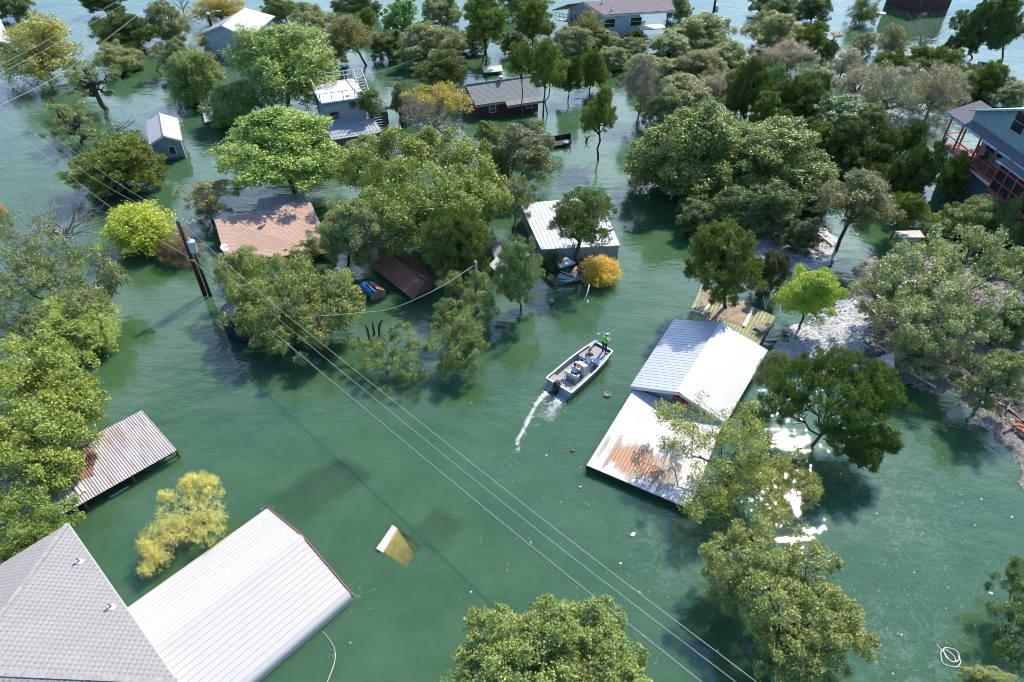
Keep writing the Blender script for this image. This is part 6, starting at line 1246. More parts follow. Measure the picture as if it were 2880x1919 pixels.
def bank_mat(name, stops, chip):
    m, t, b = new_mat(name); v_ = coords(t, 'Object'); n1 = noise(t, v_, 9, 4, .7); n2 = noise(t, v_, .7, 4, .6); vo = nd(t, 'ShaderNodeTexVoronoi'); vo.inputs['Scale'].default_value = 14; t.links.new(v_, vo.inputs['Vector'])
    f = math_n(t, 'ADD', math_n(t, 'MULTIPLY', n1, .6), math_n(t, 'MULTIPLY', n2, .4)); c = ramp(t, f, stops)
    hs = nd(t, 'ShaderNodeSeparateColor'); t.links.new(vo.outputs['Color'], hs.inputs[0]); c = mix_c(t, ramp(t, hs.outputs[0], [(.62, 0), (.7, chip)]), c, (.20, .165, .14)); t.links.new(c, b.inputs['Base Color']); b.inputs['Roughness'].default_value = .65; bump(t, b, n1, .08); return m
M_BANK = bank_mat('driftwood_chips', [(.40, (.045, .038, .032)), (.50, (.17, .15, .13)), (.62, (.50, .48, .46))], .7)
M_PALEB = bank_mat('sparkling_flotsam', [(.36, (.16, .15, .14)), (.46, (.46, .46, .46)), (.58, (.66, .67, .68))], .3)  # white of foam and silt, with sun sparkle put into the colour
bank('driftwood_debris', ((2420, 1010), (2445, 950), (2440, 880), (2400, 830), (2420, 740), (2560, 720), (2800, 760), (2960, 800), (3000, 1420), (2900, 1370), (2860, 1290), (2800, 1215), (2740, 1150), (2680, 1100), (2600, 1085), (2500, 1090), (2440, 1060)), 'dark mat of driftwood, branches and litter along the right bank', 4, 130)
bank('driftwood_debris', ((2185, 985), (2235, 930), (2310, 880), (2390, 840), (2450, 870), (2455, 960), (2430, 1035), (2300, 1040)), 'bright flotsam mat, sun sparkle in its colour, right of the lime green tree', 8, 90, m_=M_PALEB)
bank('driftwood_debris', ((2000, 640), (2140, 610), (2300, 640), (2350, 680), (2330, 740), (2230, 760), (2080, 720)), 'pale driftwood mat under the dark trees left of the small dock', 5, 60, m_=M_PALEB)
rng = np.random.default_rng(9)
LOGS = [((2540, 1010), (2660, 1040), .16, M_BARK, 'thick brown log lying along the littered bank under the oak'), ((2560, 1048), (2632, 1090), .06, M_WHITE, 'long white board pointing down the littered bank'), ((2668, 1058), (2722, 1094), .07, M_DARK, 'dark pole beside a stone on the open part of the littered bank'),
        ((2746, 1122), (2790, 1150), .09, M_WHITE, 'white broken board nearest the water on the littered bank'), ((2810, 1132), (2850, 1160), .06, M_PALEW, 'pale lath near the round blue lid on the littered bank'), ((2800, 1120), (2880, 1190), .05, M_DARK, 'thin dark pole running to the right edge of the littered bank'),
        ((2512, 950), (2560, 990), .08, M_DARK, 'dark pole right of the tilted white sheet'), ((2420, 855), (2460, 895), .06, M_DARK, 'first dark pole at the left end of the littered bank'), ((2430, 850), (2472, 890), .06, M_WOOD, 'grey pole beside the dark one at the left end of the bank'),
        ((2455, 755), (2510, 840), .07, M_WOOD, 'long grey pole among the oak branches on the bank'), ((2800, 930), (2880, 985), .32, M_BARKG, 'massive grey fallen trunk at the right edge under the leaning oak'), ((2300, 655), (2345, 690), .1, M_PALEW, 'pale beam by the leaning black trunk'), ((2480, 1000), (2540, 1030), .05, M_PALEW, 'pale stick below the tilted white sheet')]
for a, b, r, m_, lab in LOGS: mb = MB(); p, q = P(*a, .18), P(*b, .16); mb.tube([p, p.lerp(q, .5)+Vector((0, 0, .03)), q], [r, r*.95, r*.85], 8) if m_ in (M_BARK, M_BARKG, M_DARK) else mb.beam(p, q, r*2, .06); tag(mb.build('stranded_log' if m_ in (M_BARK, M_BARKG) else 'stranded_board', m_), lab, 'log' if m_ in (M_BARK, M_BARKG) else 'board')
q = [P(*p, z) for p, z in (((2458, 1010), .3), ((2515, 990), 1.1), ((2516, 1035), .9), ((2475, 1048), .2))]; mb = MB(); mb.slab(q[3], q[2], q[1], q[0], .06); tag(mb.build('tilted_sheet', M_SILV), 'white metal sheet tilted on the bank behind the leaning juniper', 'sheet')
q = [P(*p, .4) for p in ((2440, 790), (2560, 775), (2600, 810), (2470, 840))]; mb = MB(); mb.slab(q[3], q[2], q[1], q[0], .1); tag(mb.build('drift_platform', M_PALEW), 'pale wooden platform seen through the oak branches', 'platform')
for (px, py, r, m_, nm, lab) in ((2815, 1092, .24, M_RED, 'red_buoy', 'round red buoy on the littered bank'), (2836, 1127, .24, mat('pale_blue_lid', (.42, .52, .6), .4), 'round_lid', 'round pale blue lid on the littered bank'), (2860, 1130, .28, mat('slate_stone', (.08, .11, .13), .7), 'dark_tub', 'dark rounded tub right of the pale blue lid'), (2682, 1058, .16, mat('slate_stone', (.08, .11, .13), .7), 'stone', 'dark stone on the open part of the littered bank'), (2765, 1040, .2, mat('slate_stone', (.08, .11, .13), .7), 'stone', 'dark stone right of the thick brown log'), (2800, 1010, .22, M_WHITE, 'white_jug', 'white jug under the leaning oak at the right edge')):
    c_ = P(px, py, .2); mb = MB(); mb.ball(c_, (r, r*.9, r*.6), 14, 8); mb.lathe(c_+Vector((0, 0, r*.55)), [(r*.35, 0), (r*.3, .05), (.01, .06)], 10); tag(mb.build(nm, m_), lab, nm.split('_')[-1])
q = [P(*p, .35) for p in ((2850, 1185), (2880, 1195), (2890, 1225), (2856, 1210))]; mb = MB()
for i in range(9): c_ = q[0].lerp(q[2], rng.uniform(.05, .95))+Vector((*rng.normal(0, .12, 2), 0)); mb.ball(c_, (.16, .14, .1), 9, 6)
tag(mb.build('orange_netting', mat('orange_net', (.50, .13, .07), .7, var=.6, scale=14)), 'crumpled orange-red netting at the right edge of the bank', 'netting')
# twigs and sticks of the debris mat as one heap
mb = MB()
for _ in range(1500):
    px, py = (rng.uniform(2430, 2880), rng.uniform(780, 1250)) if rng.uniform() < .8 else (rng.uniform(2050, 2330), rng.uniform(640, 740))
    if py > 1040+max(0, px-2640)*.75: continue
    c_ = P(px, py, rng.uniform(.08, .2)); a = rng.uniform(0, 3.14); L_ = rng.uniform(.15, .7); d = Vector((math.cos(a)*L_/2, math.sin(a)*L_/2, rng.uniform(-.05, .05))); mb.tube([c_-d, c_+d], rng.uniform(.012, .04), 4, False, False)
for _ in range(170):
    px, py = rng.uniform(2440, 2880), rng.uniform(800, 1230)
    if py > 1050+max(0, px-2640)*.75: continue
    c_ = P(px, py, rng.uniform(.12, .3)); a = rng.normal(-.6, .6); L_ = rng.uniform(.9, 2.8); d_ = Vector((math.cos(a)*L_/2, math.sin(a)*L_/2, rng.uniform(-.06, .06))); r_ = rng.uniform(.02, .06); k_ = d_.cross(Vector((0, 0, 1)))*rng.uniform(-.2, .2)
    mb.tube([c_-d_, c_+k_, c_+d_], [r_, r_*.85, r_*.5], 5, False)
    for q_ in (.2, .6): mb.tube([c_+d_*q_, c_+d_*(q_+.25)+Vector((rng.normal(0, .2), rng.normal(0, .2), rng.uniform(.05, .3)))], [r_*.5, r_*.2], 4, False)
tag(mb.build('drift_sticks', mat('drift_stick', (.20, .165, .14), .9, var=.7, scale=1.5)), 'loose sticks and twigs strewn over the littered bank', 'driftwood', kind='stuff')

def T(*a, **k): return tree(*a, **k)
# --- top left
T('oak', OAKD, 40, 22, 110, 78, 'dark green tree cut off by the top left corner of the photo')
T('juniper', JUND, 290, 8, 160, 56, 'dark tree at the top edge over the blue-white water, left of the yellowish tree')
T('open', (.19, .19, .06), 105, 155, 250, 190, 'wide yellow-green tree sunk to its crown at the left edge under the overhead cables', mult=1.3)
T('juniper', JUND, 352, 92, 190, 118, 'dark juniper standing behind a grey oak in open water at upper left')
T('oak', OAKG, 330, 165, 140, 85, 'grey oak low in the water against the front of a dark juniper', twigs=2)
T('oak', (.13, .155, .085), 467, 68, 125, 112, 'pale feathery oak right of the dark juniper at upper left')
T('oak', OAKG, 487, 172, 122, 108, 'grey-green oak in the water left of the big bright green pecan')
T('open', (.24, .19, .03), 615, 24, 170, 88, 'yellow-gold tree at the top edge left of the white gable roof')
dead_tree((515, 36), 515, 18, 40, 44, 'small bare dark tree between two oaks near the top edge', 31, bark=M_BARK, n=5, r0=.1)
T('sparse', OAK, 250, 222, 235, 95, 'gnarled dark-limbed oak leaning over open water with a thin flat crown', base=(297, 311), amp=.14, tr=1.6, mult=.6, twigs=3, twig_r=.015)
T('sparse', OAK, 205, 345, 190, 125, 'gnarled open oak with black limbs behind a round juniper at the left', base=(238, 402), amp=.15, tr=1.6, mult=.55, twigs=4, twig_r=.015)
dead_tree((330, 398), 345, 350, 80, 85, 'small pinkish dead tree left of the grey shed', 33, bark=M_BARKG, n=6, r0=.08, rad=.012)
T('juniper', JUN, 333, 468, 285, 170, 'broad round juniper in front of the small grey shed', mult=1.35)
T('pecan', PEC, 552, 225, 150, 150, 'bright green drooping tree leaning out left of the big pecan')
T('open', OLV, 585, 118, 110, 60, 'olive tree below the white gable roof near the top', mult=1.2)
T('pecan', PEC, 800, 192, 300, 215, 'largest bright green pecan with visible forked trunk, left of the railed flat roof', base=(812, 322), mult=1.4, tr=1.1, thin=lambda p, r: r.uniform(0, 1, p.shape[:2]) > .25)
T('pecan', (.10, .165, .045), 665, 305, 170, 120, 'mid green tree in the shade under the largest pecan', mult=1.2)  # darker green puts the big pecan's shade into the leaf colour
T('elm', (.135, .185, .046), 785, 420, 350, 205, 'big bright green tree below the railed house, its trunk over the shingle roof', base=(832, 545), mult=1.6, tm=1.2, tr=1.1)
# --- top middle
T('oak', OAK, 800, 28, 135, 62, 'grey-green oak right of the white gable roof near the top')
T('oak', OAKG, 885, 60, 140, 90, 'soft grey oak above the largest pecan, near the top')
T('oak', OAKD, 1000, 18, 150, 56, 'dark oak at the top edge left of the glossy bright tree')
T('juniper', JUN, 1030, 62, 80, 66, 'small green juniper touching the left of the glossy bright tree')
T('open', (.12, .12, .035), 978, 100, 160, 105, 'olive dark-trunked tree behind the railed flat roof', base=(1035, 184), mult=1.3)
T('oak', JUND, 1090, 130, 115, 86, 'dark shaded tree under the glossy bright tree')  # dark leaf colour stands in for the shadow under the glossy tree
T('china', (.13, .21, .075), 1127, 54, 138, 118, 'glossy bright green tree with pale leaf tufts at top centre')
T('oak', OAKG, 1240, 38, 125, 96, 'pale grey oak at the top between the glossy tree and tall junipers')
T('oak', OAKG, 1222, 132, 235, 112, 'wide grey-green oak behind the juniper by the yellow-topped tree', mult=1.3)
T('juniper', (.095, .115, .032), 1238, 198, 180, 98, 'juniper with a flat crown just left of the dark red house', base=(1256, 255))
T('juniper', JUN, 1363, 62, 155, 130, 'tall two-trunked juniper at top centre standing in bright water', base=(1367, 184), bases=[(1367, 184), (1352, 178)])
T('oak', OAKG, 1470, 6, 175, 46, 'grey oak at the top edge left of the long pale house')
T('juniper', JUN, 1500, 56, 140, 108, 'bushy juniper with many stems left of the long pale house', base=(1498, 121), bases=[(1498, 121), (1522, 116)])
T('open', OLV, 1651, 84, 105, 98, 'yellow-olive tree at the left end of the long pale house')
T('oak', OAKG, 1612, 122, 135, 98, 'silvery oak in front of the left end of the long pale house')
T('oak', (.17, .175, .10), 1768, 62, 92, 54, 'small pale oak against the wall of the long pale house')
T('oak', OAK, 1912, 26, 80, 66, 'grey-green oak at the right end of the long pale house')
T('oak', OAKD, 1440, 120, 90, 70, 'dull oak behind the tall junipers near the dark red house')
T('juniper', JUN, 1463, 170, 95, 92, 'slim-trunked juniper in front of the right end of the dark red house', base=(1474, 333), tr=.9)
T('juniper', JUN, 1541, 185, 140, 135, 'tall two-trunked juniper right of the dark red house', base=(1527, 331), bases=[(1527, 331), (1541, 325)], tr=.9)
T('juniper', (.07, .10, .022), 1604, 216, 88, 98, 'leaning juniper with a curved trunk, second to the right of the dark red house', base=(1596, 283))
T('juniper', JUN, 1670, 198, 105, 116, 'juniper at the left of the grey dead tree above the channel', base=(1655, 258))
T('juniper', JUN, 1684, 318, 110, 138, 'lone juniper on a straight bare trunk in the open channel', base=(1683, 450), tr=1.4)
dead_tree((1650, 400), 1652, 385, 14, 30, 'black snag beside the lone straight-trunked juniper', 35, bark=M_BARK, n=2, r0=.14, tips=1)
T('twig', (.12, .12, .085), 1807, 236, 135, 142, 'grey leafless-looking tree with a tangled twiggy crown over the channel', base=(1792, 341), twigs=13, twig_r=.018, bark=M_BARKG)
T('oak', OAKG, 1765, 140, 125, 60, 'light oak under the long pale house', gap=.3)
T('juniper', JUND, 1786, 106, 72, 46, 'small dark juniper in the pale oaks under the long house')
T('oak', (.16, .175, .085), 1972, 98, 185, 112, 'pale round oak beside the white shallows at the upper right of centre', mult=1.2)
T('oak', OAKG, 1885, 132, 160, 92, 'grey oak between the long house and the woodland')
T('oak', (.15, .16, .085), 1955, 192, 195, 98, 'soft pale oak in the woodland right of the tangled bare tree')
T('oak', OAKG, 1930, 272, 195, 122, 'grey oak just above the big willowy oak', mult=1.2, twigs=2)
T('oak', (.14, .165, .055), 1928, 440, 340, 265, 'big willowy oak hanging over the channel at centre right', mult=1.6, tm=1.2)
T('oak', (.135, .165, .055), 2172, 465, 345, 235, 'big fresh green oak right of the willowy oak', mult=1.6, tm=1.2)
T('oak', OAKD, 2120, 598, 310, 140, 'dark shaded oak under the big fresh green oak', mult=1.4)  # shade below the fresh green oak painted in as darker leaves
T('juniper', JUND, 2098, 268, 140, 178, 'dark upright juniper in the middle of the woodland')
T('oak', (.16, .175, .085), 2165, 92, 165, 114, 'pale oak on the right side of the white shallows near the top')
T('oak', OAKD, 2140, 14, 76, 56, 'dark oak at the top edge right of the far utility pole')
# --- top right
T('oak', OAK, 2205, 26, 120, 76, 'grey-green oak at the top edge, left of its darker-stemmed neighbour')
T('oak', OAKD, 2290, 28, 110, 82, 'oak with dark leaning stems at the top edge')
T('open', (.12, .13, .03), 2428, 32, 92, 78, 'yellow-green tree left of the maroon house at the top right', mult=1.3)
T('juniper', JUN, 2282, 106, 116, 84, 'juniper at the waterside above the grey twiggy thicket')
T('twig', TWG, 2222, 160, 150, 100, 'grey-brown twiggy tree left of a small dark juniper in the woodland', twigs=6, twig_r=.022)
T('juniper', JUND, 2330, 152, 62, 66, 'narrow dark juniper between grey twiggy trees near the inlet')
T('twig', TWG, 2375, 178, 120, 96, 'grey-brown twiggy tree right of the narrow dark juniper', twigs=6, twig_r=.022)
T('sparse', OAKG, 2430, 124, 86, 70, 'thin pale oak at the edge of the inlet under the maroon house', twigs=2)
T('open', (.11, .115, .055), 2512, 118, 95, 82, 'loose grey-green tree left of the dead feathery tree at the inlet', twigs=2)
dead_tree((2592, 148), 2592, 104, 88, 104, 'feathery grey dead tree in front of the maroon house', 37, n=14, tips=8, rad=.014, r0=.09)
T('juniper', JUND, 2728, 92, 130, 148, 'tall dark juniper left of its twin at the top right', base=(2742, 165))
T('juniper', JUND, 2828, 78, 150, 150, 'tall dark juniper at the top right edge', base=(2820, 175))
T('oak', JUND, 2840, 4, 120, 40, 'dark crown in the far top right corner')
T('juniper', JUN, 2497, 180, 135, 66, 'low juniper below the loose grey-green tree by the inlet')
T('juniper', JUN, 2590, 172, 126, 72, 'low juniper under the dead feathery tree')
T('juniper', JUN, 2662, 180, 118, 84, 'low juniper left of the tall dark pair at the top right')
T('juniper', JUN, 2772, 225, 150, 108, 'juniper behind the roof of the balcony house')
T('twig', (.17, .155, .12), 2500, 270, 200, 175, 'wide grey half-bare tree in the woodland left of the balcony house', twigs=6, twig_r=.02, bark=M_BARKG, mult=1.4)
T('twig', (.175, .165, .12), 2632, 262, 190, 155, 'grey half-bare tree touching the roof corner of the balcony house', twigs=6, twig_r=.02, bark=M_BARKG, mult=1.4)
T('juniper', (.06, .09, .022), 2246, 288, 190, 145, 'dark broad juniper above the big fresh green oak')
T('china', (.15, .21, .13), 2359, 322, 180, 112, 'tree with shining whitish leaf tufts in the woodland')
T('china', (.12, .19, .09), 2176, 226, 76, 96, 'small glossy bright tree above the dark broad juniper')
T('oak', OAKG, 2834, 270, 112, 80, 'grey-green oak at the right edge behind the balcony house roof')
T('juniper', (.06, .085, .025), 2392, 425, 205, 150, 'dark juniper right of the big fresh green oak')
T('juniper', (.05, .085, .02), 2580, 500, 150, 185, 'deep green juniper in front of the balcony house', base=(2612, 575))
T('open', (.075, .085, .03), 2414, 565, 215, 152, 'dark tree with a leaning black trunk over the debris-strewn water', base=(2350, 706), mult=1.5, tr=1.3)
T('juniper', JUN, 2556, 590, 135, 105, 'juniper left of the small floating dock at the right', base=(2500, 672))
T('oak', OAK, 2728, 622, 180, 146, 'blue-green oak in front of the balcony house base')
T('oak', OAK, 2842, 612, 150, 172, 'blue-green oak at the right edge below the balcony house')
T('oak', OAKG, 2680, 790, 440, 330, 'spreading grey-green oak covering the right bank', z=4.2, tm=1.15,
  lobes=[(2520, 775, 165, 100), (2600, 735, 180, 90, .6), (2740, 715, 190, 95, .8), (2840, 760, 140, 110), (2630, 845, 200, 120, .2), (2745, 865, 190, 130), (2555, 905, 150, 100, -.6), (2690, 930, 180, 110, -.5), (2470, 830, 110, 90, -.8)])
T('oak', OAK, 2848, 915, 120, 140, 'oak leaning in at the right edge over the littered bank')
T('elm', (.195, .25, .028), 2277, 826, 170, 165, 'lime green young tree on a straight trunk by the silvery shallows', base=(2246, 926), tm=1.2)
T('juniper', (.095, .115, .028), 2042, 735, 245, 225, 'broad yellow-green juniper behind the metal gable roof', base=(2045, 886), mult=1.5, tr=1.2)
T('oak', (.05, .065, .035), 2170, 775, 110, 150, 'dark shaded tree between the broad juniper and the lime green tree')  # near-black leaves: the shadow here is put into the colour
# --- more of the woodland on the right
for k, (st_, c_, x, y, w, h, lab) in enumerate((
  ('oak', OAKG, 1830, 190, 150, 90, 'grey oak behind the tangled bare tree over the channel'), ('oak', OAKG, 1860, 300, 130, 110, 'pale oak between the tangled bare tree and the willowy oak'),
  ('oak', (.16, .175, .085), 2050, 175, 160, 100, 'pale oak in the woodland just below the white shallows'), ('twig', TWG, 2010, 255, 150, 110, 'brownish half-bare tree left of the dark upright juniper'),
  ('oak', OAK, 2030, 345, 150, 100, 'oak in the gap between the willowy oak and the dark upright juniper'), ('juniper', JUN, 2165, 330, 130, 120, 'juniper crowding the left side of the fresh green oak'),
  ('twig', TWG, 2150, 180, 120, 90, 'grey twiggy tree above the small glossy bright tree'), ('oak', OAKG, 2300, 230, 120, 90, 'grey oak between the dark broad juniper and the grey half-bare trees'),
  ('twig', TWG, 2420, 240, 150, 120, 'grey twiggy tree left of the wide grey half-bare tree'), ('oak', OAK, 2440, 340, 120, 100, 'oak right of the shining whitish-tufted tree'),
  ('juniper', JUND, 2480, 420, 120, 120, 'dark juniper under the wide grey half-bare tree'), ('juniper', JUN, 2300, 400, 110, 110, 'juniper behind the fresh green oak, under the whitish-tufted tree'),
  ('oak', OAKD, 2300, 540, 150, 130, 'shaded oak at the right flank of the fresh green oak'), ('juniper', JUND, 2500, 510, 130, 140, 'dark juniper between the leaning black trunk and the deep green juniper'),
  ('oak', OAKG, 2700, 235, 110, 80, 'grey oak above the roof corner of the balcony house'), ('juniper', JUND, 2560, 395, 100, 100, 'dark juniper beside the balcony corner'),
  ('oak', OAKG, 1720, 165, 100, 70, 'grey oak right of the channel-side juniper, under the long house'), ('oak', OAKD, 1960, 610, 150, 110, 'dark bush-like oak under the willowy oak at the channel edge'),
  ('oak', OAKG, 1700, 110, 100, 66, 'silver-green oak below the middle of the long pale house'), ('oak', OAKD, 2250, 660, 130, 110, 'dark oak over the pale driftwood mat'),
  ('oak', OAK, 2060, 590, 170, 120, 'shaded oak between the willowy oak and the broad yellow-green juniper'), ('juniper', JUN, 2690, 500, 100, 130, 'juniper against the dark lower wall of the balcony house'),
  ('oak', OAKG, 930, 140, 110, 80, 'grey oak left of the olive dark-trunked tree'), ('oak', OAKG, 1330, 110, 110, 80, 'grey oak left of the tall two-trunked juniper at top centre'),
  ('oak', OAK, 1380, 380, 90, 80, 'thin oak between the yellow-topped tree and the huge yellow-green tree'))):
    T(st_, c_, x, y, w, h, lab, twigs=5 if st_ == 'twig' else 0, twig_r=.02)
T('sparse', OAKG, 2610, 985, 230, 150, 'tangled half-bare oak low over the littered bank', z=2.2, twigs=4, twig_r=.014, mult=1.4)
T('sparse', OAK, 2800, 1060, 210, 190, 'thin dark-limbed oak over the stones and lids of the bank', z=3.0, twigs=4, twig_r=.014, mult=1.4)
# --- right side near
T('juniper', (.065, .100, .020), 2350, 1130, 380, 330, 'big leaning juniper with forked trunk right of the metal roofs', base=(2276, 1254), tm=1.5, mult=1.5, tr=1.3,
  lobes=[(2235, 1085, 150, 130, -.2, 1), (2330, 1050, 140, 120, .7, 1), (2420, 1060, 150, 120, .6, 1), (2370, 1130, 170, 130, .5, 1), (2470, 1115, 130, 120, 0, 1), (2440, 1180, 150, 110, -.5, 1), (2385, 1240, 110, 90, -1.6, 1), (2480, 1240, 80, 70, -1.6, 1), (2200, 1140, 100, 110, -.8, 1), (2430, 1285, 70, 50, -2, 1)])
T('feather', (.14, .17, .10), 2172, 1050, 85, 120, 'pale wispy sapling against the left of the leaning juniper', base=(2170, 1120))
T('open', (.135, .155, .040), 2080, 1300, 420, 380, 'thin-leaved tree spreading over the rust-stained white roof', z=3.0, thin=lambda p, r: r.uniform(0, 1, p.shape[:2]) > .12, amp=.1, tm=1.3,
  lobes=[(1905, 1165, 120, 80, .2), (2005, 1190, 170, 120, .4), (2110, 1195, 130, 110, .4), (1910, 1245, 110, 80, -.2), (2060, 1270, 160, 130), (2150, 1290, 160, 130, -.2), (2020, 1360, 150, 110, -.6), (2130, 1385, 170, 120, -.8), (2230, 1350, 110, 120, -.8), (1985, 1420, 110, 80, -1.2), (2080, 1450, 150, 80, -1.4), (2205, 1450, 120, 90, -1.4)], mult=.9)
T('oak', (.135, .16, .062), 2200, 1690, 450, 400, 'big pale oak half sunk at the lower right, a hose hung on it', z=2.6, tm=1.3, mult=1.3,
  lobes=[(2080, 1590, 170, 150, 0), (2180, 1560, 190, 150, .5), (2270, 1610, 140, 140, 0), (2150, 1660, 200, 150, .4), (2330, 1740, 190, 150, 0), (2230, 1760, 200, 150, .2), (2370, 1800, 130, 110, -.6), (2280, 1850, 150, 110, -.8), (2050, 1640, 120, 100, -.6), (2190, 1850, 120, 100, -1)])
T('oak', (.135, .16, .058), 1520, 1880, 540, 420, 'dense round oak cut off by the bottom edge of the photo', z=3.6, tm=1.5, mult=1.45,
  lobes=[(1420, 1800, 190, 170), (1560, 1790, 190, 150, .4), (1650, 1790, 190, 160, .3), (1340, 1890, 170, 140, -.4), (1500, 1880, 220, 190, .3), (1640, 1880, 220, 190, .2), (1730, 1880, 140, 160, -.4), (1420, 1960, 220, 180, 0), (1600, 1980, 240, 180, 0), (1740, 1970, 150, 170, -.4)])
T('oak', (.06, .10, .030), 2862, 1730, 110, 350, 'dark green tree at the right edge, low in the photo', z=2.2, tm=1.2,
  lobes=[(2870, 1610, 80, 90), (2865, 1680, 110, 110), (2850, 1740, 100, 110, -.3), (2872, 1800, 110, 130), (2870, 1860, 110, 110, -.4)])
T('oak', (.14, .165, .070), 2800, 1925, 190, 95, 'pale crown in the lower right corner', z=2.6)
# --- left side
T('oak', (.105, .135, .060), 130, 780, 350, 330, 'large many-lobed grey-green oak at the left edge', z=3.0, tm=1.0, amp=.12, thin=lambda p, r: r.uniform(0, 1, p.shape[:2]) > .22,
  lobes=[(40, 660, 150, 120, .6), (100, 720, 160, 130, .4), (205, 760, 140, 110, 0), (40, 780, 170, 150), (150, 830, 180, 130), (240, 860, 120, 110, -.3), (312, 792, 80, 110, -.6), (60, 890, 180, 130, -.5), (265, 870, 80, 70, -1), (110, 930, 140, 90, -1)])
dead_tree((178, 690), 183, 640, 205, 150, 'bleached dead tree with forking bare limbs at the left', 39, n=13, tips=7, rad=.016, r0=.17)
T('open', (.35, .16, .02), 2, 590, 30, 40, 'scrap of orange foliage at the left edge', trunk=False)
T('feather', (.20, .25, .085), 195, 930, 280, 160, 'bright feathery tree at the left above the broad leafy one', tm=1.4, mult=1.4)
T('wispy', (.22, .25, .02), 400, 652, 180, 128, 'lime yellow shrub standing in water left of the utility pole', mult=2.4, tm=1.8, gap=0)
T('twig', (.13, .095, .045), 505, 700, 180, 70, 'rusty brown bush beside the lime yellow shrub', twigs=3, gap=-.1, twig_r=.012, cat='shrub', mult=1.4)
T('sparse', (.15, .15, .075), 588, 565, 175, 125, 'thin see-through tree behind the tan shingle roof', twigs=3, twig_r=.012, base=(600, 622))
T('elm', (.14, .165, .040), 110, 1180, 290, 430, 'broad yellow-green leafy tree at the left over the rusty roof', z=3.0, tm=1.35, mult=1.2, amp=.1,
  lobes=[(80, 1030, 190, 130, .4), (170, 1060, 150, 120, .2), (60, 1110, 170, 150, .4), (190, 1130, 150, 130), (120, 1180, 180, 150, .2), (215, 1170, 110, 110, -.4), (60, 1240, 170, 150), (170, 1250, 150, 130, -.4), (60, 1340, 170, 150, -.8), (150, 1320, 120, 110, -1)])
T('elm', (.105, .145, .035), 80, 1490, 250, 180, 'leafy tree between the rusty roof and the grey shingle roof', z=2.0, tm=1.4,
  lobes=[(50, 1440, 140, 110), (140, 1460, 130, 100), (40, 1520, 150, 130), (130, 1520, 120, 90, -.4), (20, 1570, 120, 100, -.5)])
T('wispy', (.40, .36, .13), 500, 1470, 250, 270, 'golden autumn shrub sunk in water beside the white metal roof', z=1.0, tm=1.3, size=1.0, mult=1.0, twigs=2, twig_r=.008,
  lobes=[(540, 1352, 18, 44, .9), (578, 1350, 16, 44, .9), (600, 1362, 16, 40, .8), (470, 1400, 18, 44, .8), (523, 1372, 20, 40, .8), (560, 1385, 50, 50, .6), (600, 1410, 44, 50, .3), (530, 1410, 60, 50, .4), (575, 1440, 70, 60, .2), (605, 1470, 36, 50, 0), (495, 1450, 60, 50, .3), (545, 1475, 70, 60, 0), (580, 1505, 60, 50, -.2), (470, 1485, 60, 50, .1), (510, 1500, 60, 50, -.1), (440, 1520, 60, 50, 0), (480, 1540, 60, 40, -.2), (425, 1555, 50, 40, -.2), (415, 1535, 30, 40, .1), (440, 1588, 40, 44, -.4), (420, 1605, 26, 30, -.5)])
# --- centre
T('oak', (.135, .155, .058), 830, 835, 390, 270, 'spreading oak over the black water tank, right of the utility pole', z=2.7, tm=1.25, mult=1.2,
  lobes=[(680, 770, 110, 110, .2), (760, 770, 150, 110, .4), (850, 790, 170, 120, .4), (945, 830, 140, 120), (800, 860, 190, 130, .2), (900, 880, 160, 110, -.2), (730, 890, 150, 120, -.3), (830, 930, 170, 110, -.8), (960, 880, 100, 100, -.5), (700, 830, 120, 100), (740, 950, 100, 60, -1.2)])
T('feather', (.17, .20, .115), 690, 735, 90, 70, 'silvery tuft of foliage at the tan roof corner', gap=1.0, trunk=False, name='feathery_tree')
T('oak', OAKG, 988, 650, 195, 195, 'grey oak with a dark trunk at the right end of the tan roof', base=(975, 752), twigs=2, mult=1.2, tr=1.2)
T('sparse', OAK, 868, 705, 130, 56, 'small gnarled oak reaching across the tan roof', base=(930, 735), amp=.14)
T('elm', ELM, 1183, 540, 430, 295, 'huge yellow-green leafy tree in the centre of the neighbourhood', z=4.2, tm=1.4, mult=1.3,
  lobes=[(1030, 480, 140, 110), (1130, 445, 160, 100, .6), (1240, 440, 170, 100, .6), (1330, 480, 140, 120, .2), (1080, 540, 170, 130, .3), (1190, 530, 190, 140, .8), (1310, 560, 160, 130), (1130, 610, 170, 120, -.4), (1250, 620, 170, 120, -.3), (1360, 580, 90, 90, -.6), (1180, 670, 130, 80, -1.4)])
T('oak', OAKG, 1030, 420, 135, 84, 'dull grey-green oak in front of the lean-to roof of the railed house')
T('twig', (.14, .115, .08), 1216, 325, 218, 172, 'dome-shaped brown twiggy tree with a bright yellow top', base=(1228, 402), twigs=9, twig_r=.016, mult=1.6, bark=M_BARKG,
  rot=0, yellow=lambda p: (p[..., 2]*.8+p[..., 1]*.35+p[..., 0]*.3 > .30).astype(np.float32), thin=lambda p, r: (p[..., 2]*.8+p[..., 1]*.35+p[..., 0]*.3 > .30) | (r.uniform(0, 1, p.shape[:2]) > .68))
T('oak', (.10, .115, .055), 1135, 292, 85, 110, 'dull tree tucked against the left of the yellow-topped tree')
T('juniper', (.075, .100, .022), 1290, 690, 200, 215, 'shaggy juniper right of the brown gable roof', base=(1296, 788), mult=1.1, twigs=2, twig_r=.012, thin=lambda p, r: r.uniform(0, 1, p.shape[:2]) > .25)
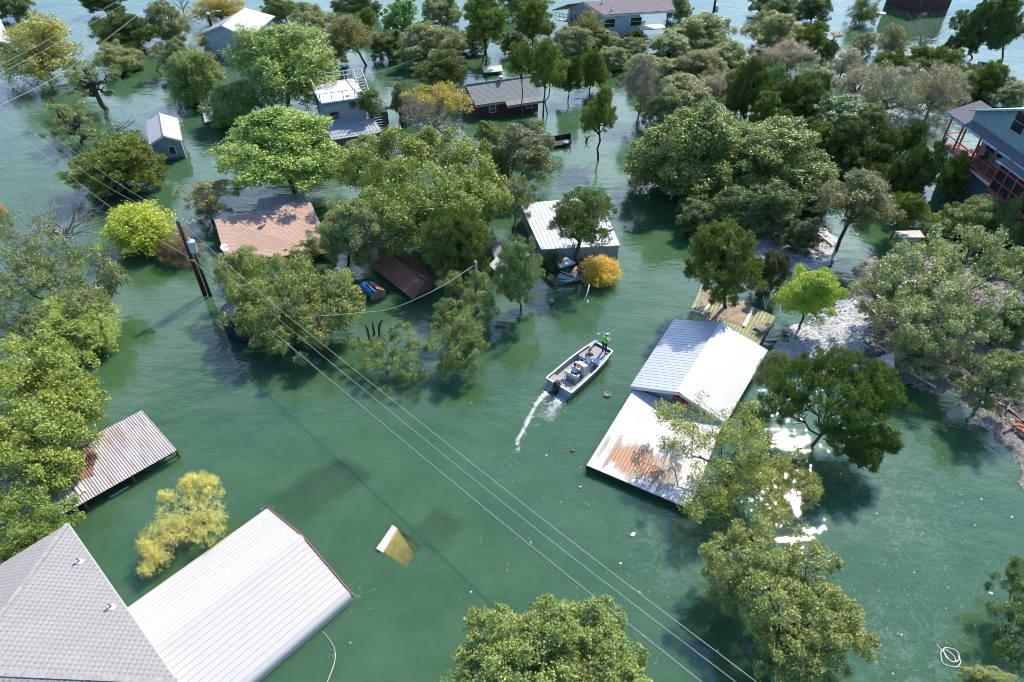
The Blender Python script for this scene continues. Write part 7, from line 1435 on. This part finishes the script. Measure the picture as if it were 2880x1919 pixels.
T('oak', (.10, .135, .045), 1290, 915, 170, 250, 'tall oak in the channel with grey dead twigs on its left side', z=2.2, twigs=1, twig_r=.012,
  lobes=[(1330, 820, 110, 100, .4), (1270, 800, 70, 70, .2), (1345, 870, 80, 90), (1265, 880, 80, 60, 0), (1290, 940, 120, 100, 0), (1260, 985, 130, 90, -.3), (1320, 975, 90, 90, -.4), (1290, 1015, 90, 50, -.8)])
T('sparse', (.13, .14, .08), 1478, 430, 200, 165, 'scraggly grey oak between the yellow-topped tree and the black trailer', base=(1462, 520), twigs=4, twig_r=.014, amp=.13, mult=1.5)
T('oak', OAKD, 1400, 480, 90, 150, 'dark oak at the right flank of the huge yellow-green tree')
T('sparse', (.12, .14, .07), 1452, 560, 110, 130, 'slim scraggly tree at the left corner of the silver roof', base=(1444, 655), twigs=2, mult=1.3)
T('sparse', OAK, 1458, 770, 145, 200, 'open oak in front of the collapsed corrugated sheds', base=(1466, 872), mult=2.0, twigs=2, twig_r=.012)
T('oak', (.05, .085, .035), 1552, 735, 55, 60, 'dark bush beside the pale floating panel', cat='shrub', gap=.1)
T('juniper', (.075, .105, .022), 1635, 622, 215, 165, 'juniper with a thick bare trunk in front of the silver roof', base=(1624, 750), mult=.9, tr=1.5, thin=lambda p, r: r.uniform(0, 1, p.shape[:2]) > .25)
T('wispy', (.36, .25, .024), 1692, 768, 105, 74, 'orange-yellow shrub at the floating rubbish by the silver roof', gap=0, mult=2.0, tm=1.5)
T('sparse', (.12, .155, .045), 1090, 1012, 225, 160, 'half-dead oak with grey lichen twigs in the open water at centre', z=1.3, twigs=5, twig_r=.009, amp=.14, mult=1.3,
  lobes=[(1000, 970, 60, 50, .3), (1040, 1000, 70, 50, .2), (1070, 965, 60, 40, .3), (1130, 935, 50, 50, .6), (1140, 975, 80, 60, .3), (1060, 1020, 90, 50, 0), (1110, 1040, 110, 70, -.2), (1155, 1040, 80, 70, -.2), (1170, 980, 50, 40, .2)])
for o in bpy.data.objects:
    if '_o' in o.keys(): del o['_o']
